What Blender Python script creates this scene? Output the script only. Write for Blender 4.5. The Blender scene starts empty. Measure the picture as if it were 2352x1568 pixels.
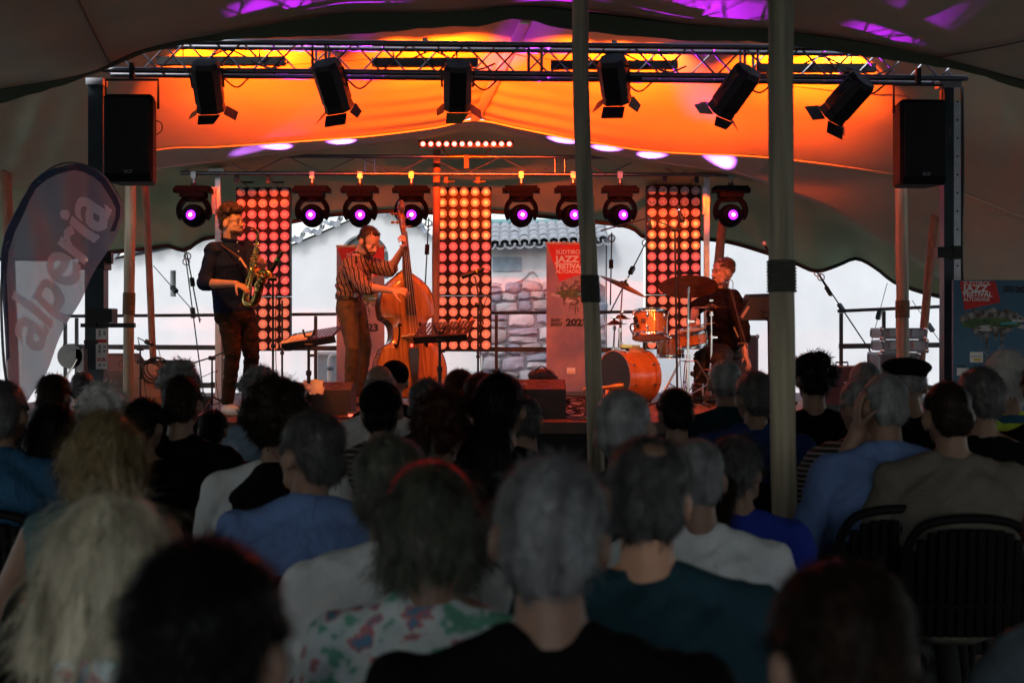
import bpy, bmesh, math, random
import numpy as np
from mathutils import Vector, Matrix, Quaternion, noise
R = math.radians
random.seed(7); rng = np.random.RandomState(7)
scene = bpy.context.scene
C = scene.collection

# ------------------------------------------------------------------ camera
CAM_H = 1.52
FPX = 3267.0          # focal length in pixels of a 2352 px wide view (50 mm on 36 mm)
cam_d = bpy.data.cameras.new('camera'); cam = bpy.data.objects.new('camera', cam_d); C.objects.link(cam)
cam.location = (0, 0, CAM_H); cam.rotation_euler = (R(90), 0, 0)
cam_d.lens = 50.0; cam_d.sensor_width = 36.0; cam_d.shift_y = -30.0/2352.0
cam_d.clip_start = 0.05; cam_d.clip_end = 2000
cam_d.dof.use_dof = True; cam_d.dof.focus_distance = 12.6; cam_d.dof.aperture_fstop = 4.0
scene.camera = cam
# ------------------------------------------------------------------ world
SUN_EL, SUN_ROT = R(38), R(200)
w = bpy.data.worlds.new('World'); scene.world = w; w.use_nodes = True
nt = w.node_tree; nt.nodes.clear()
sky = nt.nodes.new('ShaderNodeTexSky'); sky.sky_type = 'NISHITA'; sky.sun_disc = False
sky.sun_elevation = SUN_EL; sky.sun_rotation = SUN_ROT; sky.dust_density = 1.2; sky.air_density = 1.0; sky.altitude = 300
hs = nt.nodes.new('ShaderNodeHueSaturation'); hs.inputs['Saturation'].default_value = 0.6
bgn = nt.nodes.new('ShaderNodeBackground'); bgn.inputs['Strength'].default_value = 0.15
wo = nt.nodes.new('ShaderNodeOutputWorld')
nt.links.new(sky.outputs[0], hs.inputs['Color']); nt.links.new(hs.outputs[0], bgn.inputs['Color']); nt.links.new(bgn.outputs[0], wo.inputs['Surface'])
sd = bpy.data.lights.new('sun', 'SUN'); sd.energy = 0.6; sd.angle = R(15); sd.color = (1, .98, .95)
so = bpy.data.objects.new('sun', sd); C.objects.link(so)
so.rotation_euler = (R(90)-SUN_EL, 0, R(180)-SUN_ROT); so.location = (0, 0, 30)
scene.view_settings.view_transform = 'Standard'; scene.view_settings.look = 'None'
scene.view_settings.exposure = EXPOSURE = 0.66; scene.view_settings.gamma = 1.0
scene.view_settings.use_curve_mapping = False
scene.cycles.use_denoising = True
scene.cycles.max_bounces = 8; scene.cycles.diffuse_bounces = 3; scene.cycles.glossy_bounces = 3
scene.cycles.transparent_max_bounces = 8; scene.cycles.sample_clamp_indirect = 4.0
scene.cycles.use_adaptive_sampling = True; scene.cycles.adaptive_threshold = 0.015

# ------------------------------------------------------------------ helpers
def V(x, y, d):
    "a point of the place: seen at x, y of a 2352 px wide view and d metres away"
    return Vector(((x-1176)/FPX*d, d, CAM_H+(754-y)/FPX*d))

WM = {}
def thing(name, label, cat, loc=(0, 0, 0), rot=None, group=None, scale=1.0):
    o = bpy.data.objects.new(name, None); C.objects.link(o)
    o.empty_display_size = .1
    m = Matrix.Translation(Vector(loc)) @ ((rot.to_4x4() if rot is not None else Matrix.Identity(4))) @ Matrix.Scale(scale, 4)
    o.matrix_world = m; WM[o.name] = m
    o['label'] = label; o['category'] = cat
    if group: o['group'] = group
    return o
def tag(o, label, cat, group=None):
    o['label'] = label; o['category'] = cat
    if group: o['group'] = group
    return o
def wm(o): return WM.get(o.name, Matrix.Identity(4))

class MB:
    def __init__(s): s.v = []; s.f = []; s.mi = []; s.cur = 0
    def add(s, vs, fs):
        n = len(s.v); s.v += [Vector(a) for a in vs]; s.f += [tuple(i+n for i in f) for f in fs]; s.mi += [s.cur]*len(fs)
        return s
    def box(s, c, size, rot=None, taper=1.0):
        c = Vector(c); hx, hy, hz = [a/2 for a in size]
        vs = []
        for z in (-1, 1):
            t = taper if z > 0 else 1
            for x, y in ((-1, -1), (1, -1), (1, 1), (-1, 1)):
                p = Vector((x*hx*t, y*hy*t, z*hz))
                vs.append(c+(rot @ p if rot is not None else p))
        return s.add(vs, [(0, 3, 2, 1), (4, 5, 6, 7), (0, 1, 5, 4), (1, 2, 6, 5), (2, 3, 7, 6), (3, 0, 4, 7)])
    def tube(s, pts, r, n=8, cap=True, closed=False):
        pts = [Vector(p) for p in pts]; m = len(pts)
        rs = [r]*m if not hasattr(r, '__len__') else r
        vs = []; prev = None
        for i, p in enumerate(pts):
            a = pts[i-1] if (i > 0 or closed) else p
            b = pts[(i+1) % m] if (i < m-1 or closed) else p
            t = (b-a)
            if t.length < 1e-9: t = Vector((0, 0, 1))
            t.normalize()
            if prev is None:
                u = t.orthogonal().normalized()
            else:
                u = prev-t*prev.dot(t)
                if u.length < 1e-6: u = t.orthogonal()
                u.normalize()
            prev = u; w_ = t.cross(u)
            for k in range(n):
                an = 2*math.pi*k/n
                vs.append(p+(u*math.cos(an)+w_*math.sin(an))*rs[i])
        fs = []
        L = m if closed else m-1
        for i in range(L):
            j = (i+1) % m
            for k in range(n):
                fs.append((i*n+k, i*n+(k+1) % n, j*n+(k+1) % n, j*n+k))
        if cap and not closed:
            fs.append(tuple(range(n-1, -1, -1))); fs.append(tuple(range((m-1)*n, m*n)))
        return s.add(vs, fs)
    def cyl(s, a, b, r, r2=None, n=12): return s.tube([a, b], [r, r if r2 is None else r2], n)
    def ring(s, c, ax, r, t, n=32, k=6):
        ax = Vector(ax).normalized(); u = ax.orthogonal().normalized(); w_ = ax.cross(u); c = Vector(c)
        return s.tube([c+(u*math.cos(2*math.pi*i/n)+w_*math.sin(2*math.pi*i/n))*r for i in range(n)], t, k, closed=True)
    def lathe(s, prof, org, ax=(0, 0, 1), n=24, cap=True):
        org = Vector(org); ax = Vector(ax).normalized(); u = ax.orthogonal().normalized(); w_ = ax.cross(u)
        vs = []; m = len(prof)
        for (r, h) in prof:
            for k in range(n):
                an = 2*math.pi*k/n
                vs.append(org+ax*h+(u*math.cos(an)+w_*math.sin(an))*r)
        fs = [(i*n+k, i*n+(k+1) % n, (i+1)*n+(k+1) % n, (i+1)*n+k) for i in range(m-1) for k in range(n)]
        if cap and prof[0][0] > 1e-5: fs.append(tuple(range(n-1, -1, -1)))
        if cap and prof[-1][0] > 1e-5: fs.append(tuple(range((m-1)*n, m*n)))
        return s.add(vs, fs)
    def ell(s, c, r, rot=None, nu=16, nv=10):
        c = Vector(c)
        if not hasattr(r, '__len__'): r = (r, r, r)
        vs = [c+(rot @ Vector((0, 0, -r[2])) if rot is not None else Vector((0, 0, -r[2])))]
        for i in range(1, nv):
            ph = -math.pi/2+math.pi*i/nv
            for k in range(nu):
                th = 2*math.pi*k/nu
                p = Vector((r[0]*math.cos(ph)*math.cos(th), r[1]*math.cos(ph)*math.sin(th), r[2]*math.sin(ph)))
                vs.append(c+(rot @ p if rot is not None else p))
        p = Vector((0, 0, r[2])); vs.append(c+(rot @ p if rot is not None else p))
        fs = [(0, 1+(k+1) % nu, 1+k) for k in range(nu)]
        for i in range(nv-2):
            for k in range(nu):
                a = 1+i*nu
                fs.append((a+k, a+(k+1) % nu, a+nu+(k+1) % nu, a+nu+k))
        a = 1+(nv-2)*nu; t = len(vs)-1
        fs += [(a+k, a+(k+1) % nu, t) for k in range(nu)]
        return s.add(vs, fs)
    def cap(s, a, b, ra, rb=None, n=12):
        "round-ended tapered limb"
        a = Vector(a); b = Vector(b); rb = ra if rb is None else rb
        t = (b-a); L = t.length; t = t.normalized() if L > 1e-9 else Vector((0, 0, 1))
        pts = []; rs = []
        for k in range(5):
            an = math.pi/2*(k/4); pts.append(a-t*ra*math.cos(an)); rs.append(max(ra*math.sin(an), ra*.05))
        for k in range(5):
            an = math.pi/2*(1-k/4); pts.append(b+t*rb*math.cos(an)); rs.append(max(rb*math.sin(an), rb*.05))
        return s.tube(pts, rs, n)
    def loft(s, rings, side, n=20, up=None):
        "rings: (centre, half width along side, half depth); rounded closed ends"
        side = Vector(side).normalized()
        R_ = [(Vector(c), a, b) for c, a, b in rings]
        vs = []; m = 0
        def addring(c, a, b, t):
            nonlocal m
            sd_ = (side-t*side.dot(t)).normalized(); w_ = t.cross(sd_)
            for k in range(n):
                an = 2*math.pi*k/n
                vs.append(c+sd_*math.cos(an)*a+w_*math.sin(an)*b)
            m += 1
        for i, (c, a, b) in enumerate(R_):
            p = R_[max(i-1, 0)][0]; q = R_[min(i+1, len(R_)-1)][0]
            t = (q-p).normalized()
            if i == 0:
                for e in (.15, .6, .88): addring(c-t*min(a, b)*.6*math.sqrt(1-e*e), a*e, b*e, t)
            addring(c, a, b, t)
            if i == len(R_)-1:
                for e in (.88, .6, .15): addring(c+t*min(a, b)*.6*math.sqrt(1-e*e), a*e, b*e, t)
        fs = [(i*n+k, i*n+(k+1) % n, (i+1)*n+(k+1) % n, (i+1)*n+k) for i in range(m-1) for k in range(n)]
        fs.append(tuple(range(n-1, -1, -1))); fs.append(tuple(range((m-1)*n, m*n)))
        return s.add(vs, fs)
    def prism(s, poly, a, b):
        "extrude a list of points by vector: poly list of Vector, from offset a to offset b"
        n = len(poly); a = Vector(a); b = Vector(b)
        vs = [Vector(p)+a for p in poly]+[Vector(p)+b for p in poly]
        return s.add(vs, [tuple(range(n-1, -1, -1)), tuple(range(n, 2*n))]+[(i, (i+1) % n, n+(i+1) % n, n+i) for i in range(n)])
    def mesh(s, name, mats, inv=None, smooth=False, fix=True):
        me = bpy.data.meshes.new(name)
        vs = [inv @ v for v in s.v] if inv is not None else s.v
        me.from_pydata([tuple(v) for v in vs], [], s.f)
        for m in (mats if isinstance(mats, (list, tuple)) else [mats]): me.materials.append(m)
        if s.cur or any(s.mi): me.polygons.foreach_set('material_index', s.mi)
        if fix:
            bm = bmesh.new(); bm.from_mesh(me); bmesh.ops.recalc_face_normals(bm, faces=bm.faces); bm.to_mesh(me); bm.free()
        if smooth: shade(me)
        me.update()
        return me
    def build(s, name, mat, parent=None, smooth=False, local=False, kind=None, label=None, fix=True):
        inv = None
        if parent is not None and not local: inv = wm(parent).inverted()
        me = s.mesh(name, mat, inv, smooth, fix)
        o = bpy.data.objects.new(name, me); C.objects.link(o)
        if parent is not None:
            o.parent = parent; WM[o.name] = wm(parent)
        if kind: o['kind'] = kind
        if label: o['label'] = label
        return o
def shade(me, ang=40):
    me.polygons.foreach_set('use_smooth', [True]*len(me.polygons))
    try:
        me.set_sharp_from_angle(angle=R(ang))
    except Exception: pass
def catmull(ps, n):
    "resample a polyline smoothly"
    ps = [Vector(p) for p in ps]; out = []
    m = len(ps)-1
    for i in range(n):
        t = i/(n-1)*m; k = min(int(t), m-1); f = t-k
        p1, p2 = ps[k], ps[k+1]; p0 = ps[k-1] if k > 0 else p1*2-p2; p3 = ps[k+2] if k+2 <= m else p2*2-p1
        out.append(.5*((2*p1)+(-p0+p2)*f+(2*p0-5*p1+4*p2-p3)*f*f+(-p0+3*p1-3*p2+p3)*f**3))
    return out
def copy_tree(o, parent=None):
    c = o.copy(); C.objects.link(c)
    if parent is not None: c.parent = parent
    for ch in list(o.children): copy_tree(ch, c)
    return c
def remesh(mb, name, voxel, smooth=4, disp=None, factor=.5):
    "weld the overlapping closed shapes into one continuous surface"
    me = mb.mesh(name+'_src', [], None)
    o = bpy.data.objects.new(name+'_src', me); C.objects.link(o)
    m = o.modifiers.new('r', 'REMESH'); m.mode = 'VOXEL'; m.voxel_size = voxel; m.use_smooth_shade = True
    if smooth:
        m2 = o.modifiers.new('s', 'SMOOTH'); m2.iterations = smooth; m2.factor = factor
    dg = bpy.context.evaluated_depsgraph_get(); dg.update()
    out = bpy.data.meshes.new_from_object(o.evaluated_get(dg)); out.name = name
    bpy.data.objects.remove(o); bpy.data.meshes.remove(me)
    out.polygons.foreach_set('use_smooth', [True]*len(out.polygons))
    return out
def link_mesh(me, name, mat, parent=None, world=True, label=None, kind=None):
    if world and parent is not None: me.transform(wm(parent).inverted())
    me.materials.clear(); me.materials.append(mat)
    o = bpy.data.objects.new(name, me); C.objects.link(o)
    if parent is not None: o.parent = parent; WM[o.name] = wm(parent)
    if label: o['label'] = label
    if kind: o['kind'] = kind
    return o
def text(s, size, mat, parent, M, name='lettering', ext=.0006, align='LEFT', bold=0.0, shear=0, xs=1.0, space=1.0):
    cu = bpy.data.curves.new(name, 'FONT'); cu.body = s; cu.size = size; cu.extrude = ext; cu.align_x = align
    cu.offset = bold; cu.shear = shear; cu.space_character = space
    tmp = bpy.data.objects.new(name+'_font', cu); C.objects.link(tmp); dg = bpy.context.evaluated_depsgraph_get(); dg.update()
    me = bpy.data.meshes.new_from_object(tmp.evaluated_get(dg)); bpy.data.objects.remove(tmp); me.materials.clear(); me.materials.append(mat)
    me.name = name; o = bpy.data.objects.new(name, me); C.objects.link(o); o['kind'] = 'stuff'
    if parent is not None: o.parent = parent
    o.matrix_basis = (wm(parent).inverted() if parent is not None else Matrix.Identity(4)) @ M @ Matrix.Diagonal((xs, 1, 1, 1))
    return o
LAMP_GAIN = .42
def lamp(kind, name, parent, loc, tgt, energy, color, **kw):
    "the light a lamp gives off, kept with its lamp"
    ld = bpy.data.lights.new(name, kind); ld.energy = energy*LAMP_GAIN; ld.color = color
    for k, v in kw.items(): setattr(ld, k, v)
    o = bpy.data.objects.new(name, ld); C.objects.link(o)
    q = (Vector(tgt)-Vector(loc)).to_track_quat('-Z', 'Y')
    M = Matrix.Translation(Vector(loc)) @ q.to_matrix().to_4x4()
    o.parent = parent; o.matrix_basis = wm(parent).inverted() @ M
    return o

# ------------------------------------------------------------------ materials
MATS = {}
def mat(name, col, rough=.6, metal=0.0, var=.12, scale=8.0, bump=0.0, bscale=40.0, bdist=.01, distort=0.0, emit=None, estr=0.0, stretch=None, spec=.5, coat=0.0, sheen=0.0, trans=0.0, vcol=None, detail=4):
    if name in MATS: return MATS[name]
    m = bpy.data.materials.new(name); m.use_nodes = True; n = m.node_tree; b = n.nodes['Principled BSDF']
    b.inputs['Roughness'].default_value = rough; b.inputs['Metallic'].default_value = metal
    b.inputs['Specular IOR Level'].default_value = spec; b.inputs['Coat Weight'].default_value = coat
    b.inputs['Sheen Weight'].default_value = sheen; b.inputs['Transmission Weight'].default_value = trans
    c = tuple(col)+(1,)
    tc = n.nodes.new('ShaderNodeTexCoord'); mp = n.nodes.new('ShaderNodeMapping'); n.links.new(tc.outputs['Object'], mp.inputs[0])
    if stretch: mp.inputs['Scale'].default_value = stretch
    if var > 0 or vcol:
        no = n.nodes.new('ShaderNodeTexNoise'); no.inputs['Scale'].default_value = scale; no.inputs['Detail'].default_value = detail
        n.links.new(mp.outputs[0], no.inputs['Vector'])
        cr = n.nodes.new('ShaderNodeValToRGB'); cr.color_ramp.elements[0].position = .32; cr.color_ramp.elements[1].position = .68
        lo = tuple(a*(1-var) for a in col)+(1,); hi = tuple(min(1, a*(1+var)) for a in col)+(1,)
        if vcol: lo = c; hi = tuple(vcol)+(1,)
        cr.color_ramp.elements[0].color = lo; cr.color_ramp.elements[1].color = hi
        n.links.new(no.outputs['Fac'], cr.inputs[0]); n.links.new(cr.outputs[0], b.inputs['Base Color'])
    else: b.inputs['Base Color'].default_value = c
    if bump > 0:
        nb = n.nodes.new('ShaderNodeTexNoise'); nb.inputs['Scale'].default_value = bscale; nb.inputs['Detail'].default_value = 3; nb.inputs['Distortion'].default_value = distort
        n.links.new(mp.outputs[0], nb.inputs['Vector'])
        bp = n.nodes.new('ShaderNodeBump'); bp.inputs['Strength'].default_value = bump; bp.inputs['Distance'].default_value = bdist
        n.links.new(nb.outputs['Fac'], bp.inputs['Height']); n.links.new(bp.outputs[0], b.inputs['Normal'])
    if emit: b.inputs['Emission Color'].default_value = tuple(emit)+(1,); b.inputs['Emission Strength'].default_value = estr
    MATS[name] = m
    return m
def metal(name, col=(.55, .56, .58), rough=.3): return mat(name, col, rough, 1.0, .1, 20)
BLACK = mat('black_paint', (.005, .005, .006), .5, 0, .2, 15)
BLACK_MATTE = mat('black_matte', (.004, .004, .004), .8, 0, .2, 15, bump=.2, bscale=300, spec=.25)
RUBBER = mat('black_rubber', (.015, .015, .015), .7, 0, .1, 10)
CHROME = metal('chrome', (.75, .75, .77), .12)
ALU = metal('aluminium_tube', (.17, .17, .19), .34)
STEEL = metal('painted_steel', (.3, .31, .33), .4)
DARK_STEEL = mat('dark_steel', (.04, .043, .05), .4, .6, .2, 12)
GOLD = metal('brass', (.78, .52, .16), .16)
WHITE_PRINT = mat('white_print', (.8, .8, .8), .6, var=.03)
GREY_PRINT = mat('grey_print', (.3, .32, .36), .6, var=.03)
BLACK_PRINT = mat('black_print', (.02, .02, .03), .6, var=.03)
RED_PRINT = mat('red_print', (.62, .02, .02), .6, var=.05)
def wood(name, a, b_, rough=.5, stretch=(1, 1, .08), scale=30, coat=0.0, bump=.15):
    return mat(name, a, rough, 0, .1, scale, bump, scale*2, stretch=stretch, vcol=b_, coat=coat, detail=6)
POLE_WOOD = wood('debarked_pole_wood', (.42, .38, .27), (.17, .155, .11), .6, (7, 7, .35), 3.2, bump=.5)
POLE_WOOD_RED = wood('reddish_pole_wood', (.33, .17, .1), (.2, .1, .06), .6, (6, 6, .4), 5, bump=.3)
# ================================================================== ground, building outside
def tent_mat(name, col, bump_s=.12):
    m = mat(name, col, .85, 0, .10, 1.2, bump_s, 3.0, spec=.2)
    b = m.node_tree.nodes['Principled BSDF']
    # fine woven grain on top of the broad unevenness
    n = m.node_tree; tc = n.nodes.new('ShaderNodeTexCoord'); nb = n.nodes.new('ShaderNodeTexNoise'); nb.inputs['Scale'].default_value = 260
    n.links.new(tc.outputs['Object'], nb.inputs['Vector'])
    bp2 = n.nodes.new('ShaderNodeBump'); bp2.inputs['Strength'].default_value = .12; bp2.inputs['Distance'].default_value = .002
    old = b.inputs['Normal'].links[0].from_socket
    n.links.new(nb.outputs['Fac'], bp2.inputs['Height']); n.links.new(old, bp2.inputs['Normal']); n.links.new(bp2.outputs[0], b.inputs['Normal'])
    return m
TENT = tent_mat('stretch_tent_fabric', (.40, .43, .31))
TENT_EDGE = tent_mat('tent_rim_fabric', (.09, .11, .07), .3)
ROPE = mat('black_rope', (.01, .01, .01), .8)
SEAM = mat('tent_seam', (.12, .09, .07), .8)
GROUND = mat('gravel_ground', (.40, .40, .37), .9, 0, .3, 3, .4, 60)  # kept pale so it bounces daylight up to the tent underside
mb = MB(); mb.add([(-300, -300, 0), (300, -300, 0), (300, 600, 0), (-300, 600, 0)], [(0, 1, 2, 3)])
o = mb.build('ground', GROUND); o['kind'] = 'structure'
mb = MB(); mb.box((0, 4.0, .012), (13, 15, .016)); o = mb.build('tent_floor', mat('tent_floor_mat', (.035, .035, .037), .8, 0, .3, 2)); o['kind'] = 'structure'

PLASTER = mat('white_plaster', (.78, .78, .77), .9, 0, .05, 1.5, .3, 18)
def plaster2():
    m = mat('weathered_plaster', (.68, .68, .66), .9, 0, .1, 3, .5, 20, vcol=(.3, .31, .31)); return m
def tile_mat():
    return mat('grey_roof_tile', (.3, .31, .33), .85, 0, .1, 6, .4, 40, vcol=(.55, .56, .57))
TILE = tile_mat()
BD = 24.0
def bV(x, y, dd=0): return V(x, y, BD+dd) if not dd else Vector((V(x, y, BD).x, BD+dd, V(x, y, BD).z))
house = thing('plaster_house', 'white plastered house behind the stage with tiled gable verges and a round arched window', 'house', (V(600, 860, BD).x, BD, 0))
g0 = -30.0
prof = [(150, 640), (240, 600), (345, 582), (420, 566), (480, 548), (540, 530), (600, 548), (668, 566), (720, 545), (790, 514), (860, 484), (905, 490), (950, 512), (1000, 545), (1030, 575), (1112, 600)]
def rect(x0, y0, x1, y1): return (x0, y0, x1, y1)
# wall with a slit window and a round-arched window cut through it
bm = bmesh.new()
outer = [bV(x, y) for x, y in prof]; zb = 0.0
outer = outer+[Vector((outer[-1].x, BD, zb)), Vector((outer[0].x, BD, zb))]
slit = [bV(391, 621), bV(404, 621), bV(404, 681), bV(391, 681)]
arch = [bV(780, 640), bV(892, 640)]+[bV(836+56*math.cos(a), 590-56*math.sin(a)*.92) for a in [math.pi*i/16 for i in range(17)]]
ev = []
for loop in (outer, slit, arch):
    vs = [bm.verts.new(p) for p in loop]
    for i in range(len(vs)): ev.append(bm.edges.new((vs[i], vs[(i+1) % len(vs)])))
bmesh.ops.triangle_fill(bm, use_beauty=True, use_dissolve=False, edges=ev)
ret = bmesh.ops.extrude_face_region(bm, geom=bm.faces[:])
bmesh.ops.translate(bm, verts=[e for e in ret['geom'] if isinstance(e, bmesh.types.BMVert)], vec=(0, .45, 0))
bmesh.ops.recalc_face_normals(bm, faces=bm.faces)
me = bpy.data.meshes.new('wall'); bm.to_mesh(me); bm.free(); link_mesh(me, 'wall', PLASTER, house)
DARKGLASS = mat('window_glass_house', (.10, .12, .13), .15, 0, .2, 2)
mb = MB(); mb.box(bV(397.5, 651, .4), (.12, .02, .5)); mb.build('window', DARKGLASS, house)
mb = MB(); mb.box(bV(836, 588, .38), (.9, .02, .9)); wn = mb.build('window', DARKGLASS, house)
mb = MB(); mb.box(bV(836, 572, .34), (.86, .05, .05)); mb.box(bV(836, 590, .34), (.05, .05, .8)); mb.build('frame', mat('window_frame_paint', (.6, .6, .6), .5), wn)
roof = MB()
# sloping roof planes behind the verge
for a, b in ((1, 5), (7, 10), (11, 14), (5, 7)):
    pts = [bV(*prof[i]) for i in (a, b)]
    roof.add([pts[0]+Vector((0, -.1, .02)), pts[1]+Vector((0, -.1, .02)), pts[1]+Vector((0, 6, .02)), pts[0]+Vector((0, 6, .02))], [(0, 1, 2, 3)])
rf = roof.build('roof', TILE, house)
def barrel_tile_mesh(L=.42, r=.085, name='roof_tile'):
    mb = MB(); vs = []; fs = []
    n = 7
    for j, (y, rr) in enumerate(((0, r), (L, r*.82))):
        for k in range(n):
            a = math.pi*k/(n-1)
            vs.append((rr*math.cos(a), y, rr*math.sin(a)))
        for k in range(n):
            a = math.pi*k/(n-1)
            vs.append(((rr-.016)*math.cos(a), y, (rr-.016)*math.sin(a)))
    for k in range(n-1):
        fs += [(k, k+1, 2*n+k+1, 2*n+k), (n+k, 3*n+k, 3*n+k+1, n+k+1), (k, n+k, n+k+1, k+1), (2*n+k, 2*n+k+1, 3*n+k+1, 3*n+k)]
    mb.add(vs, fs)
    return mb.mesh(name, TILE, smooth=True)
TM = barrel_tile_mesh()
def place_tile(parent, M, name='roof_tile'):
    o = bpy.data.objects.new(name, TM); C.objects.link(o); o.parent = parent
    o.matrix_basis = wm(parent).inverted() @ M
    return o
# verge tiles: two rows stepping along each slope, their mouths toward the viewer
for (a, b) in ((1, 5), (7, 10), (10, 13)):
    P0, P1 = bV(*prof[a]), bV(*prof[b]); L = (P1-P0).length; n = int(L/.17); dr = (P1-P0).normalized()
    ang = math.atan2(dr.z, dr.x)
    for row in range(2):
        for i in range(n):
            p = P0+dr*(i+.5*(row % 2))*(L/n)+Vector((0, -.22+row*.34, .02+.075*row))
            flip = 0 if (i+row) % 2 == 0 else math.pi
            M = Matrix.Translation(p+Vector((0, random.uniform(-.03, .03), .035 if flip else 0))) @ Matrix.Rotation(-ang, 4, 'Y') @ Matrix.Rotation(R(12)+random.uniform(-.05, .05), 4, 'X') @ Matrix.Rotation(flip, 4, 'Y')
            place_tile(rf, M)

# ---- stone barn to the right
SD = 21.0
def sV(x, y, dd=0):
    p = V(x, y, SD); return Vector((p.x, SD+dd, p.z))
barn = thing('stone_barn', 'old barn of rough fieldstone with crumbling plaster above and grey barrel tile eaves', 'barn', (V(1260, 860, SD).x, SD, 0))
PL2 = plaster2()
mb = MB(); a = sV(1106, 560); b = sV(1392, 560); mb.box(((a.x+b.x)/2, SD+.3, (a.z)/2), (b.x-a.x, .6, a.z)); mb.build('wall', PL2, barn)
# crumbling plaster skin over the upper half (irregular lower edge), proud of the stones' bed
import mathutils
pts = []
xs = np.linspace(1108, 1390, 30)
top = [sV(x, 562, -.045) for x in xs]
low = [sV(x, 648+18*math.sin(x*.05)+26*noise.noise(Vector((x*.03, 3, 0))), -.045) for x in xs]
mb = MB(); n = len(xs)
mb.add(top+low+[p+Vector((0, .05, 0)) for p in top+low], [(i, i+1, n+i+1, n+i) for i in range(n-1)]+[(n+i, n+i+1, 3*n+i+1, 3*n+i) for i in range(n-1)]+[(i, 2*n+i, 2*n+i+1, i+1) for i in range(n-1)])
mb.build('plaster_patch', mat('old_limewash', (.66, .66, .65), .9, 0, .12, 4, .6, 25, vcol=(.5, .5, .5)), barn)
SL = sV(1165, 607, -.052); mb = MB(); mb.box(SL, (.42, .03, .21)); mb.build('lintel_stone', mat('blue_grey_stone', (.28, .33, .37), .9, 0, .2, 10, .4, 40), barn)
stone_m = [mat('fieldstone_%s' % k, c, .9, 0, .2, 9, .5, 45, vcol=tuple(x*.7 for x in c)) for k, c in (('grey', (.4, .41, .44)), ('violet', (.38, .36, .43)), ('pale', (.52, .52, .54)), ('blue', (.3, .33, .4)), ('warm', (.42, .39, .39)))]
def stone_mesh(wd, ht, seed):
    r_ = random.Random(seed); mb = MB(); n = 10
    rim = []
    for k in range(n):
        a = 2*math.pi*k/n; q = 1/max(abs(math.cos(a))**1.0*1.0, abs(math.sin(a)), .72)
        rr = min(q, 1.22)*r_.uniform(.86, 1.02); rim.append((wd/2*math.cos(a)*rr, ht/2*math.sin(a)*rr))
    vs = [(x, .06, z) for x, z in rim]+[(x*.93, -.02, z*.93) for x, z in rim]+[(x*.6, -.05-r_.uniform(0, .02), z*.6) for x, z in rim]+[(0, -.065, 0)]
    fs = [(k, (k+1) % n, n+(k+1) % n, n+k) for k in range(n)]+[(n+k, n+(k+1) % n, 2*n+(k+1) % n, 2*n+k) for k in range(n)]+[(2*n+k, 2*n+(k+1) % n, 3*n) for k in range(n)]
    mb.add(vs, fs); return mb.mesh('stone', stone_m[seed % 5], smooth=True)
a = sV(1108, 652); b = sV(1390, 652); mb = MB(); mb.box(((a.x+b.x)/2, SD+.01, a.z/2), (b.x-a.x, .05, a.z)); mb.build('mortar_bed', mat('dark_mortar', (.17, .18, .2), .95, 0, .3, 12, .7, 60), barn)
zt = sV(0, 655).z; z = sV(0, 900).z; x0 = sV(1112, 0).x; x1 = sV(1386, 0).x; k = 0
while z < zt:
    h = random.choice((.12, .17, .2, .23)); x = x0-random.uniform(0, .12)
    while x < x1:
        wd = h*random.uniform(1.0, 2.1)
        if x+wd > x1+.1: break
        subs = [(0, h)] if random.random() < .75 else [(-.25*h, h*.48), (.25*h, h*.48)]
        for dz, hh in subs:
            me = stone_mesh(wd+.004, hh+.004, k); k += 1
            o = bpy.data.objects.new('stone', me); C.objects.link(o); o.parent = barn
            p = Vector((x+wd/2, SD-.02+random.uniform(-.015, .015), z+h/2+dz+.02*math.sin(x*5)))
            o.matrix_basis = wm(barn).inverted() @ Matrix.Translation(p) @ Matrix.Rotation(random.uniform(-.12, .12), 4, 'Y')
        x += wd
    z += h
# eaves: four rows of barrel tiles running down toward the viewer
ex0, ex1 = sV(1108, 0).x, sV(1400, 0).x
mb = MB(); mb.add([(ex0, SD-.35, sV(0, 575, 0).z), (ex1, SD-.35, sV(0, 562).z), (ex1, SD+2.2, sV(0, 500).z+.0), (ex0, SD+2.2, sV(0, 512).z)], [(0, 1, 2, 3)])
rf = mb.build('roof', TILE, barn)
n = 13
for row in range(4):
    for i in range(n*2):
        x = ex0+.05+(ex1-ex0-.1)*(i/(2*n-1)); t = (x-ex0)/(ex1-ex0)
        z = sV(0, 573-12*t).z+row*.085
        flip = math.pi if i % 2 else 0
        M = Matrix.Translation((x, SD-.42+row*.3+random.uniform(-.03, .03), z+(.05 if flip else .03))) @ Matrix.Rotation(R(14), 4, 'X') @ Matrix.Rotation(flip+random.uniform(-.06, .06), 4, 'Y') @ Matrix.Scale(1.08, 4)
        place_tile(rf, M)
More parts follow.
